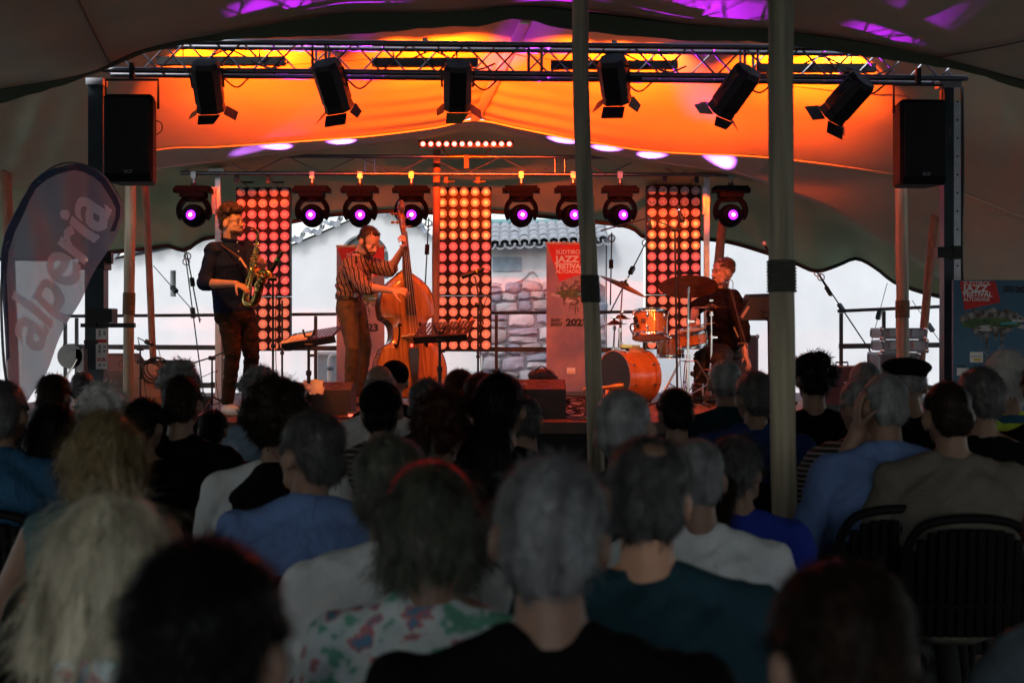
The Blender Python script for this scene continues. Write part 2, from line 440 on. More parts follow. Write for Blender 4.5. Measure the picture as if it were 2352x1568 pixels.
# white house further right and the pale wing behind
mb = MB(); a = sV(1394, 520); b = sV(1478, 520)
wing = thing('rendered_house', 'pale rendered house corner right of the stone barn', 'house', ((a.x+b.x)/2, SD, 0))
mb.box(((a.x+b.x)/2, SD+1.0, 2.0), (b.x-a.x, 2.0, 4.0)); mb.build('wall', PLASTER, wing)
mb = MB(); mb.box(((a.x+b.x)/2, SD+1.0, 4.02), (b.x-a.x+.25, 2.3, .05)); mb.build('roof', TILE, wing)
a = V(1100, 600, 30); b = V(1420, 600, 30)
back = thing('white_villa', 'white villa wall with green gutter showing above the tiled barn roof', 'house', ((a.x+b.x)/2, 30, 0))
mb = MB(); zt = V(0, 512, 30).z; mb.box(((a.x+b.x)/2, 31, zt/2), (b.x-a.x, 2, zt)); mb.build('wall', PLASTER, back)
mb = MB(); mb.tube([(a.x, 29.9, zt+.02), (b.x, 29.9, zt+.02)], .05, 8); mb.build('gutter', mat('green_copper', (.2, .42, .42), .6, .3), back)
bw = thing('white_gable_wall', 'long bare white wall filling the gap right of the drummer to the flight cases', 'wall', (V(2000, 0, 26).x, 26, 0))
a = V(1500, 300, 26); b = V(2700, 300, 26); mb = MB(); mb.box(((a.x+b.x)/2, 26.2, a.z/2), (b.x-a.x, .4, a.z)); mb.build('wall_body', PLASTER, bw)
bw = thing('white_yard_wall', 'bare white wall left of the plastered house behind the feather flag', 'wall', (V(0, 0, 26).x, 26, 0))
a = V(-500, 520, 26); b = V(230, 520, 26); mb = MB(); mb.box(((a.x+b.x)/2, 26.2, a.z/2), (b.x-a.x, .4, a.z)); mb.build('wall_body', PLASTER, bw)
# low garden wall with a standpipe, seen under the rails
a = V(730, 815, 18.5); b = V(885, 815, 18.5)
lw = thing('garden_wall', 'low blue-grey garden wall seen between the rails behind the paper-topped floor monitor', 'wall', ((a.x+b.x)/2, 18.5, 0))
mb = MB(); mb.box(((a.x+b.x)/2, 18.6, a.z/2), (b.x-a.x, .25, a.z)); mb.build('wall_body', mat('grey_render', (.42, .46, .5), .9, 0, .15, 2, .4, 20), lw)
mb = MB(); mb.box(((a.x+b.x)/2, 18.6, a.z+.022), (b.x-a.x+.08, .32, .04)); mb.build('coping', PLASTER, lw)
p = V(757, 850, 18.3)
pp = thing('standpipe', 'small white standpipe with a bent spout in front of the garden wall', 'pipe', (p.x, 18.3, 0))
mb = MB(); mb.tube(catmull([(p.x, 18.3, 0), (p.x, 18.3, p.z), (p.x, 18.3, p.z+.1), (p.x+.02, 18.3, p.z+.18), (p.x+.1, 18.3, p.z+.2)], 14), .03, 10); mb.build('pipe', mat('white_enamel', (.7, .7, .7), .3), pp)
mb = MB(); mb.lathe([(.05, 0), (.055, .03), (.03, .05)], (p.x, 18.3, p.z)); mb.build('collar', STEEL, pp)

# ================================================================== stretch tent
def rowcurve(pts, xs):
    "pts (x, y, d) along a row; smooth curve sampled at view columns xs"
    px = [p[0] for p in pts]; out = []
    def tang(k, c):
        if k == 0: return (pts[1][c]-pts[0][c])/(px[1]-px[0])
        if k == len(pts)-1: return (pts[-1][c]-pts[-2][c])/(px[-1]-px[-2])
        return (pts[k+1][c]-pts[k-1][c])/(px[k+1]-px[k-1])
    for x in xs:
        k = max(0, min(len(px)-2, int(np.searchsorted(px, x)-1)))
        h = px[k+1]-px[k]; t = (x-px[k])/h
        r = []
        for c in (1, 2):
            a, b = pts[k][c], pts[k+1][c]; ta, tb = tang(k, c)*h, tang(k+1, c)*h
            r.append((2*t**3-3*t*t+1)*a+(t**3-2*t*t+t)*ta+(-2*t**3+3*t*t)*b+(t**3-t*t)*tb)
        out.append(V(x, r[0], r[1]))
    return out
def sheet(rows, nv, name, material, parent, wr=None, smooth=True):
    cols = list(zip(*rows)); nx = len(cols); out = [catmull(c, nv) for c in cols]
    mb = MB(); vs = []
    for i in range(nx):
        for j in range(nv):
            p = out[i][j]
            if wr: p = p+wr(i/(nx-1), j/(nv-1), p)
            vs.append(p)
    mb.add(vs, [(i*nv+j, (i+1)*nv+j, (i+1)*nv+j+1, i*nv+j+1) for i in range(nx-1) for j in range(nv-1)])
    o = mb.build(name, material, parent, smooth=False, fix=False)
    shade(o.data, 180)
    m = o.modifiers.new('cloth', 'SOLIDIFY'); m.thickness = .004; m.offset = 0
    return o, out
tent = thing('stretch_tent', 'large olive beige stretch tent spanning audience and stage with scalloped rear edge', 'tent', (0, 8, 0))
tent.location = (0, 0, 0); WM[tent.name] = Matrix.Identity(4)
flap_top = [(-1700, 760, 10.4), (-1100, 470, 10.6), (-500, 300, 10.65), (-200, 245, 10.7), (0, 205, 10.75), (208, 165, 10.75), (316, 118, 10.75), (470, 81, 10.75), (591, 57, 10.75), (781, 30, 10.75), (892, 27, 10.75), (1040, 26, 10.75), (1197, 14, 10.75), (1340, 28, 10.75), (1562, 54, 10.75), (1763, 67, 10.75), (1898, 84, 10.75), (2133, 124, 10.75), (2267, 161, 10.75), (2352, 186, 10.75), (2700, 270, 10.7), (3400, 480, 10.6), (4000, 760, 10.4)]
flap_bot = [(-1700, 800, 10.45), (-1100, 500, 10.66), (-500, 330, 10.7), (-200, 272, 10.76), (0, 237, 10.82), (134, 198, 10.82), (230, 164, 10.82), (353, 116, 10.82), (470, 97, 10.82), (571, 89, 10.82), (790, 80, 10.82), (1016, 64, 10.82), (1110, 58, 10.82), (1191, 44, 10.82), (1319, 70, 10.82), (1562, 92, 10.82), (1763, 99, 10.82), (1965, 128, 10.82), (2167, 154, 10.82), (2267, 178, 10.82), (2352, 206, 10.82), (2700, 292, 10.76), (3400, 510, 10.66), (4000, 800, 10.45)]
xsA = np.linspace(-1700, 4000, 211)
rt = rowcurve(flap_top, xsA); rb = rowcurve(flap_bot, xsA)
def wrf(u, v, p):
    return Vector((0, .02*noise.noise(p*6)*(.3+v), .012*noise.noise(p*9+Vector((4, 0, 0)))*(.2+v)))
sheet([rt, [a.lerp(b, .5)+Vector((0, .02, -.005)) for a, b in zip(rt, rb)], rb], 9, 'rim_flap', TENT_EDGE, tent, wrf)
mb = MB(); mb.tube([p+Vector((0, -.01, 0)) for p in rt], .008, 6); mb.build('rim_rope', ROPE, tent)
# canopy over the audience
def canopy_row(y, dz_mid, dz_side, spread):
    r = []
    for p in rt:
        a = min(1, abs(p.x)/6.5); X = p.x*spread
        r.append(Vector((X, y, p.z+dz_mid*(1-a*a)+dz_side*a*a)))
    return r
canA = [[p+Vector((0, 0, .0)) for p in rt], canopy_row(9.6, -.03, .0, 1.0), canopy_row(7.5, .12, .1, .95), canopy_row(5.2, .35, .2, .88), canopy_row(2.5, .3, .2, .84), canopy_row(0, .1, .0, .84), canopy_row(-1.6, .05, -.1, .84), canopy_row(-3.3, -1.15, -.8, .86)]  # last rows are out of view, dropped low to darken the audience
def wra(u, v, p): return Vector((0, 0, .03*noise.noise(p*.7)))
can, canp = sheet(canA, 40, 'audience_canopy', TENT, tent, wra)
def on_canopy(x, y):
    "find the canopy point seen at view x, y"
    best = None
    for c in canp:
        for p in c:
            if p.y < 2: continue
            sx = 1176+p.x/p.y*FPX; sy = 754-(p.z-CAM_H)/p.y*FPX
            q = (sx-x)**2+(sy-y)**2
            if best is None or q < best[0]: best = (q, p)
    return best[1]
for (a, b) in (((168, -20), (246, 152)), ((2480, 40), (2166, 138))):
    A = on_canopy(*a); B = on_canopy(*b); mb = MB(); mb.tube([A+Vector((0, 0, -.012)), A.lerp(B, .5)+Vector((0, 0, -.02)), B+Vector((0, 0, -.012))], .006, 6); mb.build('seam', SEAM, tent)
# stage tent: sloping underside lit by the stage battens
B_top = [(-500, 330, 11.2), (-200, 250, 11.2), (0, 200, 11.2), (200, 150, 11.2), (355, 105, 11.2), (500, 80, 11.2), (720, 62, 11.2), (1000, 45, 11.2), (1217, 25, 11.2), (1420, 55, 11.2), (1770, 85, 11.2), (2065, 118, 11.2), (2267, 150, 11.2), (2500, 230, 11.2), (2900, 330, 11.2)]
B_bot = [(-500, 560, 13.0), (-200, 480, 13.2), (0, 437, 13.4), (190, 402, 13.5), (355, 345, 13.5), (500, 337, 13.5), (720, 322, 13.5), (850, 312, 13.5), (1000, 293, 13.5), (1090, 276, 13.5), (1200, 296, 13.5), (1330, 322, 13.5), (1500, 347, 13.5), (1770, 362, 13.5), (2065, 402, 13.4), (2190, 436, 13.3), (2352, 500, 13.1), (2600, 590, 12.9), (2900, 650, 12.8)]
xsB = np.linspace(-500, 2900, 171)
r0 = rowcurve(B_top, xsB); r2 = rowcurve(B_bot, xsB)
r1 = []
for x, a, b in zip(xsB, r0, r2):
    q = a.lerp(b, .5); q.z += .06 if 300 < x < 2100 else .0
    r1.append(q)
def wrb(u, v, p):
    x = -500+u*3400; k = v
    w_ = Vector((0, 0, .02*noise.noise(Vector((p.x*.8, p.y*1.5, 0)))*math.sin(math.pi*v)))
    side = 1 if x < 260 else (2 if x > 2230 else 0)
    if side:
        # long folds radiating from the truss end
        s = (x-210)/600 if side == 1 else (x-2230)/600
        am = min(1, abs(s)*3)*(4*v*(1-v))**.7
        w_ += Vector((0, 1, .5))*(.13*am*abs(math.sin(s*19+v*3.2))**.6)+Vector((0, .05, .05))*am*noise.noise(p*2.2)
    ridge = math.exp(-((x-(1217+(1090-1217)*v))/26)**2)
    w_ += Vector((0, 0, .03*ridge))
    # gathered folds near the peak
    g = math.exp(-((x-1090)/260)**2)*v**3
    w_ += Vector((0, 0, .012*g*math.sin(v*60)))
    return w_
bs, bp = sheet([r0, r1, r2], 60, 'stage_canopy', TENT, tent, wrb)
mb = MB(); rp = []
for j in range(6, 60):
    v = j/59; x = 1217+(1090-1217)*v; i = (x+500)/3400*170; k = int(i); p = bp[k][j].lerp(bp[k+1][j], i-k); rp.append(p+Vector((0, 0, .015)))
mb.loft([(p+Vector((0, -.01, -.02)), .045, .008) for p in rp], (1, 0, 0), 8); mb.build('ridge_band', tent_mat('tent_ridge_webbing', (.42, .38, .32)), tent)
# seam running across the lit cloth
mb = MB(); sp_ = []
for i in range(45, 131):
    x = xsB[i]; j = int(22+3*math.sin((x-1090)/300)); sp_.append(bp[i][j]+Vector((0, -.006, -.006)))
mb.tube(sp_, .004, 5); mb.build('seam', SEAM, tent)
# the turned-down strip below it, widening to a broad panel on the right
S_top = [(230, 400, 13.5)]+[p for p in B_bot if 355 <= p[0] <= 2600]
S_bot = [(230, 432, 13.8), (355, 391, 14.2), (500, 371, 14.2), (640, 352, 14.2), (850, 330, 14.2), (1000, 306, 14.2), (1090, 287, 14.2), (1200, 314, 14.2), (1340, 345, 14.2), (1600, 386, 14.2), (1703, 401, 14.2), (1828, 449, 14.4), (1912, 484, 14.5), (2056, 572, 14.9), (2164, 640, 15.1), (2300, 690, 14.8), (2600, 760, 14.2)]
xsS = np.linspace(230, 2600, 140)
s0 = rowcurve(S_top, xsS); s2 = rowcurve(S_bot, xsS)
s1 = [a.lerp(b, .5)+Vector((0, 0, .05 if x > 1750 else .015)) for x, a, b in zip(xsS, s0, s2)]
sheet([s0, s1, s2], 12, 'valley_strip', TENT, tent)
mb = MB(); mb.tube([p+Vector((0, -.01, -.004)) for p in s0], .009, 6); mb.build('piping', TENT, tent)
# rear canopy behind the stage with the scalloped rope edge
C_top = [(-500, 560, 13.1), (-200, 478, 13.3), (0, 435, 13.5), (190, 398, 13.8), (355, 372, 14.3), (500, 358, 14.3), (720, 338, 14.3), (1000, 300, 14.3), (1090, 280, 14.3), (1200, 306, 14.3), (1500, 366, 14.3), (1703, 393, 14.3), (1828, 442, 14.45), (1912, 476, 14.6), (2056, 564, 15.0), (2164, 632, 15.2), (2352, 650, 15.0), (2900, 700, 14.4)]
C_bot = [(-500, 660, 16), (-100, 602, 16.6), (0, 592, 16.8), (130, 592, 17), (240, 578, 17), (345, 568, 17), (385, 562, 17), (424, 572, 17), (460, 549, 17), (500, 541, 17), (600, 523, 17), (668, 508, 17), (740, 494, 17), (830, 486, 17), (930, 482, 17), (1008, 487, 17), (1129, 484, 17), (1232, 493, 17), (1371, 508, 17), (1452, 521, 17), (1482, 543, 17), (1560, 548, 17), (1607, 546, 17), (1677, 554, 17), (1766, 580, 17), (1828, 602, 17), (1875, 620, 17), (1922, 607, 17), (1967, 591, 17), (2015, 615, 16.6), (2056, 646, 16.2), (2164, 679, 15.6), (2230, 680, 15.4), (2290, 645, 15.3), (2352, 628, 15.2), (2450, 640, 15), (2900, 720, 14.8)]
xsC = np.linspace(-500, 2900, 230)
c0 = rowcurve(C_top, xsC); c2 = rowcurve(C_bot, xsC)
c1 = []
for x, a, b in zip(xsC, c0, c2):
    q = a.lerp(b, .45); q.z += .16 if 300 < x < 1800 else .03
    c1.append(q)
cs, cp = sheet([c0, c1, c2], 24, 'rear_canopy', tent_mat('rear_tent_fabric', (.28, .34, .2)), tent, lambda u, v, p: Vector((0, 0, .03*noise.noise(p*.9)*math.sin(math.pi*v))))
mb = MB(); mb.tube([p+Vector((0, 0, -.01)) for p in c2], .028, 6); mb.build('edge_rope', ROPE, tent)
mb = MB(); mb.tube([p+Vector((0, .25, .10+.05*math.sin(i*.12))) for i, p in enumerate(c2)], .02, 6); mb.build('edge_rope', ROPE, tent)
for (xa, ya, xb, yb) in ((1850, 490, 2060, 660), (1950, 400, 2080, 470)):
    pass
# guy lines with ratchet straps from the low corners
def guy(x0, y0, x1, y1, d0=17.0, d1=16.4, y2=None, label='', shackle=True, r=.008, ratchet=.45):
    A = V(x0, y0, d0); B = V(x1, y1, d1)
    t = thing('guy_line', label, 'guy line', A)
    mb = MB(); mb.tube([A, A.lerp(B, .5), B], r, 6); mb.build('strap', ROPE, t)
    if shackle:
        q = A.lerp(B, .08); mb = MB(); mb.ring(q, (0, 1, 0), .04, .008, 12, 5); mb.build('shackle', STEEL, t)
    q = A.lerp(B, ratchet); dr = (B-A).normalized(); mb = MB(); mb.box(q, (.05, .04, .12), dr.to_track_quat('Z', 'Y').to_matrix()); mb.build('ratchet', BLACK, t)
    return t
guy(424, 574, 470, 925, label='taut strap from the low scallop running down to the rail left of the saxophonist', ratchet=.42)
guy(428, 576, 459, 740, d1=16.1, label='inner strap beside the taut strap behind the saxophonist ending at a shackle')
guy(352, 610, 462, 735, d1=16.1, label='thin diagonal line from the reddish leaning pole to the strap shackle', shackle=False, r=.005)
guy(1876, 622, 2005, 815, label='guy line with a black ratchet hanging from the low scallop right of the tent pole')
guy(1875, 622, 1910, 680, d1=16.9, label='short chain hanging off the low scallop right of the tent pole', shackle=True, ratchet=.8)
guy(2038, 650, 1994, 815, label='thin line slanting from the tent edge to the rail corner hook', shackle=False, r=.004)
guy(2095, 690, 2190, 830, label='thin line slanting right behind the flight case stack', shackle=False, r=.004)
guy(1490, 545, 1400, 720, d0=16.9, d1=15.8, label='strap slanting down behind the tilted crash cymbal')
guy(1405, 535, 1402, 700, d0=16.9, d1=15.8, label='vertical line behind the pole beside the tilted crash cymbal')
guy(985, 500, 976, 665, d1=16.5, label='pair strap hanging left of the orange pole by the bass neck')
# ================================================================== stage
ST = 0.785
DECK = wood('stage_deck_plywood', (.13, .08, .06), (.08, .05, .04), .6, (1, 1, 1), 6)
SKIRT = mat('black_stage_skirt', (.01, .01, .011), .9)
stage = thing('stage', 'low stage platform of brown plywood decks with black skirt beneath', 'stage', (0, 13.6, 0))
SX0, SX1, SY0, SY1 = -4.8, 4.9, 11.15, 16.25
mb = MB(); mb.box(((SX0+SX1)/2, (SY0+SY1)/2+.02, (ST-.1)/2), (SX1-SX0-.1, SY1-SY0-.1, ST-.1)); mb.build('skirt', SKIRT, stage)
nx, ny = 5, 5
for i in range(nx):
    for j in range(ny):
        a = SX0+(SX1-SX0)*i/nx; b = SX0+(SX1-SX0)*(i+1)/nx; c = SY0+(SY1-SY0)*j/ny; d = SY0+(SY1-SY0)*(j+1)/ny
        mb = MB(); mb.box(((a+b)/2, (c+d)/2, ST-.045), (b-a-.012, d-c-.012, .09)); mb.build('deck_panel', DECK, stage)
F = lambda x, y, d: Matrix.Translation(V(x, y, d)) @ Matrix.Rotation(R(90), 4, 'X')
RAIL = mat('dark_rail_steel', (.05, .05, .055), .5, .5, .2, 10)
def railing(label, xs, top, mid, d, low=None, r=.018):
    t = thing('stage_railing', label, 'railing', (V(xs[0], 0, d).x, d, ST))
    def zz(f, x): return V(x, f[0]+(f[1]-f[0])*(x-xs[0])/(xs[-1]-xs[0]), d)
    mb = MB(); mb.tube([zz(top, xs[0]-8), zz(top, xs[-1]+4)], r, 8); mb.build('top_rail', RAIL, t)
    mb = MB(); A = zz(mid, xs[0]-5); B = zz(mid, xs[-1]+4); mb.box((A+B)/2, ((B-A).length, .03, .055), Matrix.Rotation(-math.atan2(A.z-B.z, B.x-A.x), 3, 'Y')); mb.build('mid_rail', RAIL, t)
    mb = MB(); A = Vector((A.x, A.y, ST+.09)); B = Vector((B.x, B.y, ST+.09)); mb.box((A+B)/2, ((B-A).length, .03, .06)); mb.build('toe_rail', RAIL, t)
    for x in xs:
        p = zz(top, x); mb = MB(); mb.box((p.x, d, (p.z+ST)/2-.01), (.035, .035, p.z-ST-.02)); mb.build('post', RAIL, t)
railing('dark steel guard rail across the back of the stage behind the musicians', [150, 176, 725, 1140, 1480], (726, 716), (804, 796), 16.15)
railing('guard rail at the right rear behind the flight case stack', [1932, 2030, 2062, 2162], (714, 704), (792, 795), 15.4)
mb = MB(); p = V(507, 905, 16.0)
t = thing('timber_post', 'weathered timber post with metal brackets behind the saxophonist', 'post', (p.x, 16.0, ST))
zt = V(0, 690, 16).z; mb.box((p.x, 16.0, (ST+zt)/2), (.075, .09, zt-ST)); mb.build('timber', wood('brown_timber', (.22, .13, .08), (.13, .08, .05), .7, (4, 4, .5), 10), t)
mb = MB(); mb.cyl((p.x+.04, 15.95, V(0, 822, 16).z), (p.x+.09, 15.95, V(0, 822, 16).z), .03); mb.cyl((p.x+.04, 15.95, V(0, 868, 16).z), (p.x+.09, 15.95, V(0, 868, 16).z), .03); mb.build('bracket', STEEL, t)
# ---------------------------------------------------------------- trusses
def truss(label, A, B, w_, h, tube, brace, seg, name='lighting_truss', flat=False):
    A, B = Vector(A), Vector(B); L = (B-A).length; dr = (B-A)/L; n = max(2, int(round(L/seg)))
    t = thing(name, label, 'truss', A)
    up = Vector((0, 0, 1)); dy = Vector((0, 1, 0))
    offs = [(0, 0), (0, h)]+([] if flat else [(w_, 0), (w_, h)])
    for (oy, oz) in offs:
        mb = MB(); mb.tube([A+dy*oy+up*oz, B+dy*oy+up*oz], tube, 10); mb.build('chord', ALU, t, smooth=True)
    for k in range(n):
        p = A+dr*(L*k/n); q = A+dr*(L*(k+1)/n)
        for f, oy in enumerate([0] if flat else [0, w_]):
            a, b = (0, h) if (k+f) % 2 == 0 else (h, 0)
            mb = MB(); mb.tube([p+dy*oy+up*a, q+dy*oy+up*b], brace, 6); mb.build('brace', ALU, t, smooth=True)
        if not flat and k % 2 == 0:
            mb = MB(); mb.tube([p+up*h, p+dy*w_+up*h], brace, 6); mb.tube([p, p+dy*w_], brace, 6); mb.build('cross_strut', ALU, t, smooth=True)
    for k in (1, 2, 3) if not flat else (1, 2):
        p = A+dr*(L*k/(4 if not flat else 3))
        for s in (-.05, .05):
            for oy in ([0] if flat else [0, w_]): mb = MB(); mb.tube([p+dr*s+dy*oy, p+dr*s+dy*oy+up*h], brace*1.4, 6); mb.build('joint_post', ALU, t)
    return t
FT_A, FT_B = V(236, 160, 10.86), V(2222, 180, 10.86)
truss('long front lighting truss above the stage edge carrying six theatre lamps', FT_A, FT_B, .21, .222, .0235, .008, .212)
RT_A, RT_B = V(414, 398, 14.8), V(1722, 402, 14.8)
truss('rear flat truss carrying the moving heads and lamp panels', RT_A, RT_B, .2, .18, .021, .006, .37, flat=True)
mb = MB()
for x, y0, y1, lab in ((501, 392, 560, 'slim silver mast with clamp left of the first lamp panel'), (1623, 392, 640, 'slim silver mast with clamp right of the third lamp panel')):
    p = V(x, y0, 14.95); q = V(x+4, y1, 14.95)
    t = thing('truss_mast', lab, 'mast', (q.x, 14.95, ST))
    mb = MB(); mb.box((p.x, 14.95, (p.z+ST)/2), (.055, .05, p.z-ST)); mb.build('profile', metal('worn_aluminium', (.6, .6, .62), .5), t)
    mb = MB(); mb.box((p.x, 14.9, p.z-.02), (.16, .1, .06)); mb.build('clamp', STEEL, t); mb = MB(); mb.box((p.x-.03, 14.9, p.z-.32), (.04, .07, .28)); mb.build('clamp', STEEL, t)

# ---------------------------------------------------------------- towers
TB = mat('tower_dark_blue_steel', (.035, .05, .06), .4, .5, .2, 6)
p = V(222, 185, 10.98); tl = thing('lifting_tower', 'dark winch lifting tower with white safety sticker beside the feather flag', 'tower', (p.x, 10.98, 0))
mb = MB(); mb.box((p.x, 10.98, 1.0), (.145, .13, 2.0)); mb.build('outer_mast', TB, tl)
mb = MB(); mb.box((p.x+.005, 10.98, (2.0+p.z)/2), (.115, .10, p.z-2.0)); mb.build('inner_mast', TB, tl)
mb = MB(); mb.box((p.x, 10.93, 2.0), (.2, .2, .06)); mb.box((p.x+.1, 10.93, 2.06), (.07, .06, .09)); mb.build('collar', BLACK, tl)
mb = MB(); mb.box(V(235, 725, 10.9), (.19, .16, .11)); mb.build('collar', BLACK, tl)
mb = MB(); mb.box(V(268, 747, 10.9), (.28, .05, .035)); mb.box(V(205, 747, 10.9), (.12, .05, .03)); mb.box(V(210, 785, 10.9), (.1, .06, .03)); mb.build('outrigger_latch', BLACK, tl)
mb = MB(); mb.box(V(233, 801, 10.90), (.085, .004, .31)); st = mb.build('sticker', WHITE_PRINT, tl)
mb = MB(); mb.box(V(233, 783, 10.897), (.083, .003, .022)); mb.build('print_band', RED_PRINT, st)
mb = MB()
for k, (yy, hh) in enumerate(((765, .05), (796, .028), (806, .028), (838, .02))):
    mb.box(V(229, yy, 10.897), (.02, .003, hh)); mb.box(V(240, yy, 10.897), (.022, .003, hh*.7))
mb.build('pictogram', GREY_PRINT, st, kind='stuff')
text('GUIL', .036, RED_PRINT, st, F(222, 829, 10.896), xs=.95, bold=.0008)
c = V(163, 818, 10.75); wn = thing('cable_winch', 'round galvanised cable winch with crank handle on the lifting tower', 'winch', c)
mb = MB(); mb.cyl(c+Vector((0, -.03, 0)), c+Vector((0, -.02, 0)), .095, n=28); mb.cyl(c+Vector((0, .04, 0)), c+Vector((0, .05, 0)), .095, n=28); mb.cyl(c+Vector((0, -.02, 0)), c+Vector((0, .04, 0)), .06, n=20); mb.build('reel', STEEL, wn)
mb = MB(); mb.box(c+Vector((.075, .02, -.03)), (.06, .1, .17)); mb.build('housing', STEEL, wn)
mb = MB(); mb.tube([c+Vector((.06, -.05, -.02)), c+Vector((-.02, -.08, -.17)), c+Vector((-.02, -.15, -.17))], .009, 8); mb.build('handle', CHROME, wn)
p = V(2176, 190, 10.98); tr = thing('lifting_tower', 'dark winch lifting tower with silver perforated profile beside the blue poster board', 'tower', (p.x, 10.98, 0))
mb = MB(); mb.box((p.x-.005, 10.98, p.z/2), (.075, .12, p.z)); mb.build('outer_mast', TB, tr)
mb = MB(); mb.box((p.x+.062, 10.98, (p.z-.3)/2+.3), (.052, .1, p.z-.6)); mb.build('inner_mast', metal('tower_bare_aluminium', (.55, .58, .63), .45), tr)
mb = MB()
for k in range(22): mb.cyl((p.x+.062, 10.926, .6+k*.14), (p.x+.062, 10.929, .6+k*.14), .008, n=8)
mb.build('bolt_hole', BLACK, tr)
mb = MB(); mb.box(V(2172, 580, 10.9), (.15, .1, .08)); mb.box(V(2196, 580, 10.88), (.06, .08, .1)); mb.build('collar', BLACK, tr)
mb = MB(); mb.tube(catmull([V(2210, 200, 11), V(2211, 400, 11), V(2208, 560, 11), V(2212, 700, 11)], 12), .013, 6); mb.build('cable', RUBBER, tr)
mb = MB(); mb.box(V(2178, 196, 10.95), (.17, .12, .05)); mb.build('truss_fork', STEEL, tr)
mb = MB(); mb.box(V(222, 190, 10.95), (.13, .14, .05)); mb.build('truss_fork', STEEL, tl)
# ---------------------------------------------------------------- PA speakers
def pa(x0, x1, y0, y1, label, rz):
    d = 10.62; A = V(x0, y0, d); B = V(x1, y1, d); c = (A+B)/2; wd = B.x-A.x; h = A.z-B.z
    t = thing('loudspeaker', label, 'loudspeaker', (c.x, d, B.z), Matrix.Rotation(rz, 3, 'Z'))
    poly = [Vector(q) for q in ((-wd/2, 0, 0), (-wd/2+.015, -.03, 0), (wd/2-.015, -.03, 0), (wd/2, 0, 0), (wd/2*.72, .3, 0), (-wd/2*.72, .3, 0))]
    mb = MB(); mb.prism(poly, (0, 0, .012), (0, 0, h-.012)); mb.prism([Vector((q.x*.93, q.y*.93, 0)) for q in poly], (0, 0, -.001), (0, 0, .014)); mb.prism([Vector((q.x*.93, q.y*.93, 0)) for q in poly], (0, 0, h-.014), (0, 0, h)); mb.build('cabinet', BLACK_MATTE, t, local=True)
    mb = MB(); mb.box((0, -.04, h*.53), (wd-.04, .015, h*.86)); mb.build('grille', mat('speaker_grille', (.003, .003, .003), .6, 0, .3, 300, .6, 500), t, local=True)
    text('RCF', .034, GREY_PRINT, t, wm(t) @ Matrix.Translation((-.02, -.05, .062)) @ Matrix.Rotation(R(90), 4, 'X'), bold=.001)
    mb = MB(); z1 = h+.13
    mb.tube([(-wd/2-.012, .1, h*.86), (-wd/2-.012, .1, z1), (wd/2+.012, .1, z1), (wd/2+.012, .1, h*.86)], .011, 6); mb.build('bracket', BLACK, t, local=True)
    mb = MB(); mb.box((0, .1, z1+.06), (.035, .04, .13)); mb.build('clamp', BLACK, t, local=True); mb = MB(); mb.tube(catmull([(wd/2+.01, .05, h*.55), (wd/2+.05, .05, h*.6), (wd/2+.05, .05, h*.68), (wd/2+.005, .05, h*.72)], 10), .004, 5); mb.build('cable', BLACK, t, local=True)
pa(238, 352, 218, 418, 'black loudspeaker hung from the truss above the feather flag', 0)
pa(2066, 2174, 230, 424, 'black loudspeaker hung from the truss above the blue poster board', R(4))

# ---------------------------------------------------------------- tent poles
def pole(label, pts, r0, r1, d, wrap=None, m=POLE_WOOD, n=14):
    P_ = [V(x, y, dd if dd else d) for x, y, dd in pts]
    t = thing('tent_pole', label, 'pole', P_[-1])
    cc = catmull(P_, 26); k = len(cc)
    rs = [r0+(r1-r0)*i/(k-1)+.0025*noise.noise(Vector((i*.9, d, 0))) for i in range(k)]
    cc = [c+Vector((.004*noise.noise(Vector((i*.5, d, 5))), 0, 0)) for i, c in enumerate(cc)]
    mb = MB(); mb.tube(cc, rs, n); mb.build('shaft', m, t, smooth=True)
    if wrap:
        y0, y1 = wrap; z0, z1 = V(0, y0, d).z, V(0, y1, d).z
        def at(z):
            for a, b in zip(cc, cc[1:]):
                if (a.z-z)*(b.z-z) <= 0 and a.z != b.z: return a.lerp(b, (a.z-z)/(a.z-b.z))
            return cc[0]
        m_ = max(8, int((z0-z1)/.012)); mb = MB()
        for i in range(m_):
            z = z0+(z1-z0)*(i+.5)/m_; q = at(z); mb.ring(q, (0, .02, 1), (r0+r1)/2+.003, .0068, 18, 5)
        mb.build('rope_binding', mat('rope_binding_mat' if m is POLE_WOOD_RED or d > 11 else 'rubber_tape_mat', (.16, .12, .07) if d > 11 else (.045, .05, .045), .8, 0, .3, 60), t, smooth=True)
def gz(x, d, z=0): return (x, 754+(CAM_H-z)/d*FPX, 0)
pole('thick wooden tent pole in front, standing among the audience right of the drums', [(1795, -190, 0), (1793, 300, 0), (1797, 800, 0), gz(1806, 5.8)], .052, .0515, 5.8, (598, 672))
pole('wooden tent pole with rubber wrap, between the red banner and the crash cymbal', [(1331, -90, 0), (1337, 300, 0), (1355, 640, 0), (1366, 950, 0), gz(1374, 8.6)], .049, .052, 8.6, (632, 695))
pole('pale straight tent pole under the hanging speaker next to the feather flag', [(301, 105, 0), (300, 420, 0), (296, 700, 0), gz(295, 12.2, ST)], .048, .044, 12.2, (672, 722))
pole('pale straight tent pole under the hanging speaker next to the poster board', [(2068, 118, 0), (2070, 420, 0), (2073, 700, 0), gz(2074, 12.2, ST)], .052, .054, 12.2, (690, 730))
pole('reddish leaning tent pole behind the hanging speaker near the saxophonist', [(328, 360, 13.9), (336, 480, 14.1), gz(356, 14.6, ST)[:2]+(14.6,)], .038, .034, 14.2, None, POLE_WOOD_RED)
pole('reddish leaning tent pole behind the flight case stack', [(2160, 420, 13.9), (2140, 560, 14.1), gz(2108, 14.6, ST)[:2]+(14.6,)], .045, .042, 14.2, None, POLE_WOOD_RED)
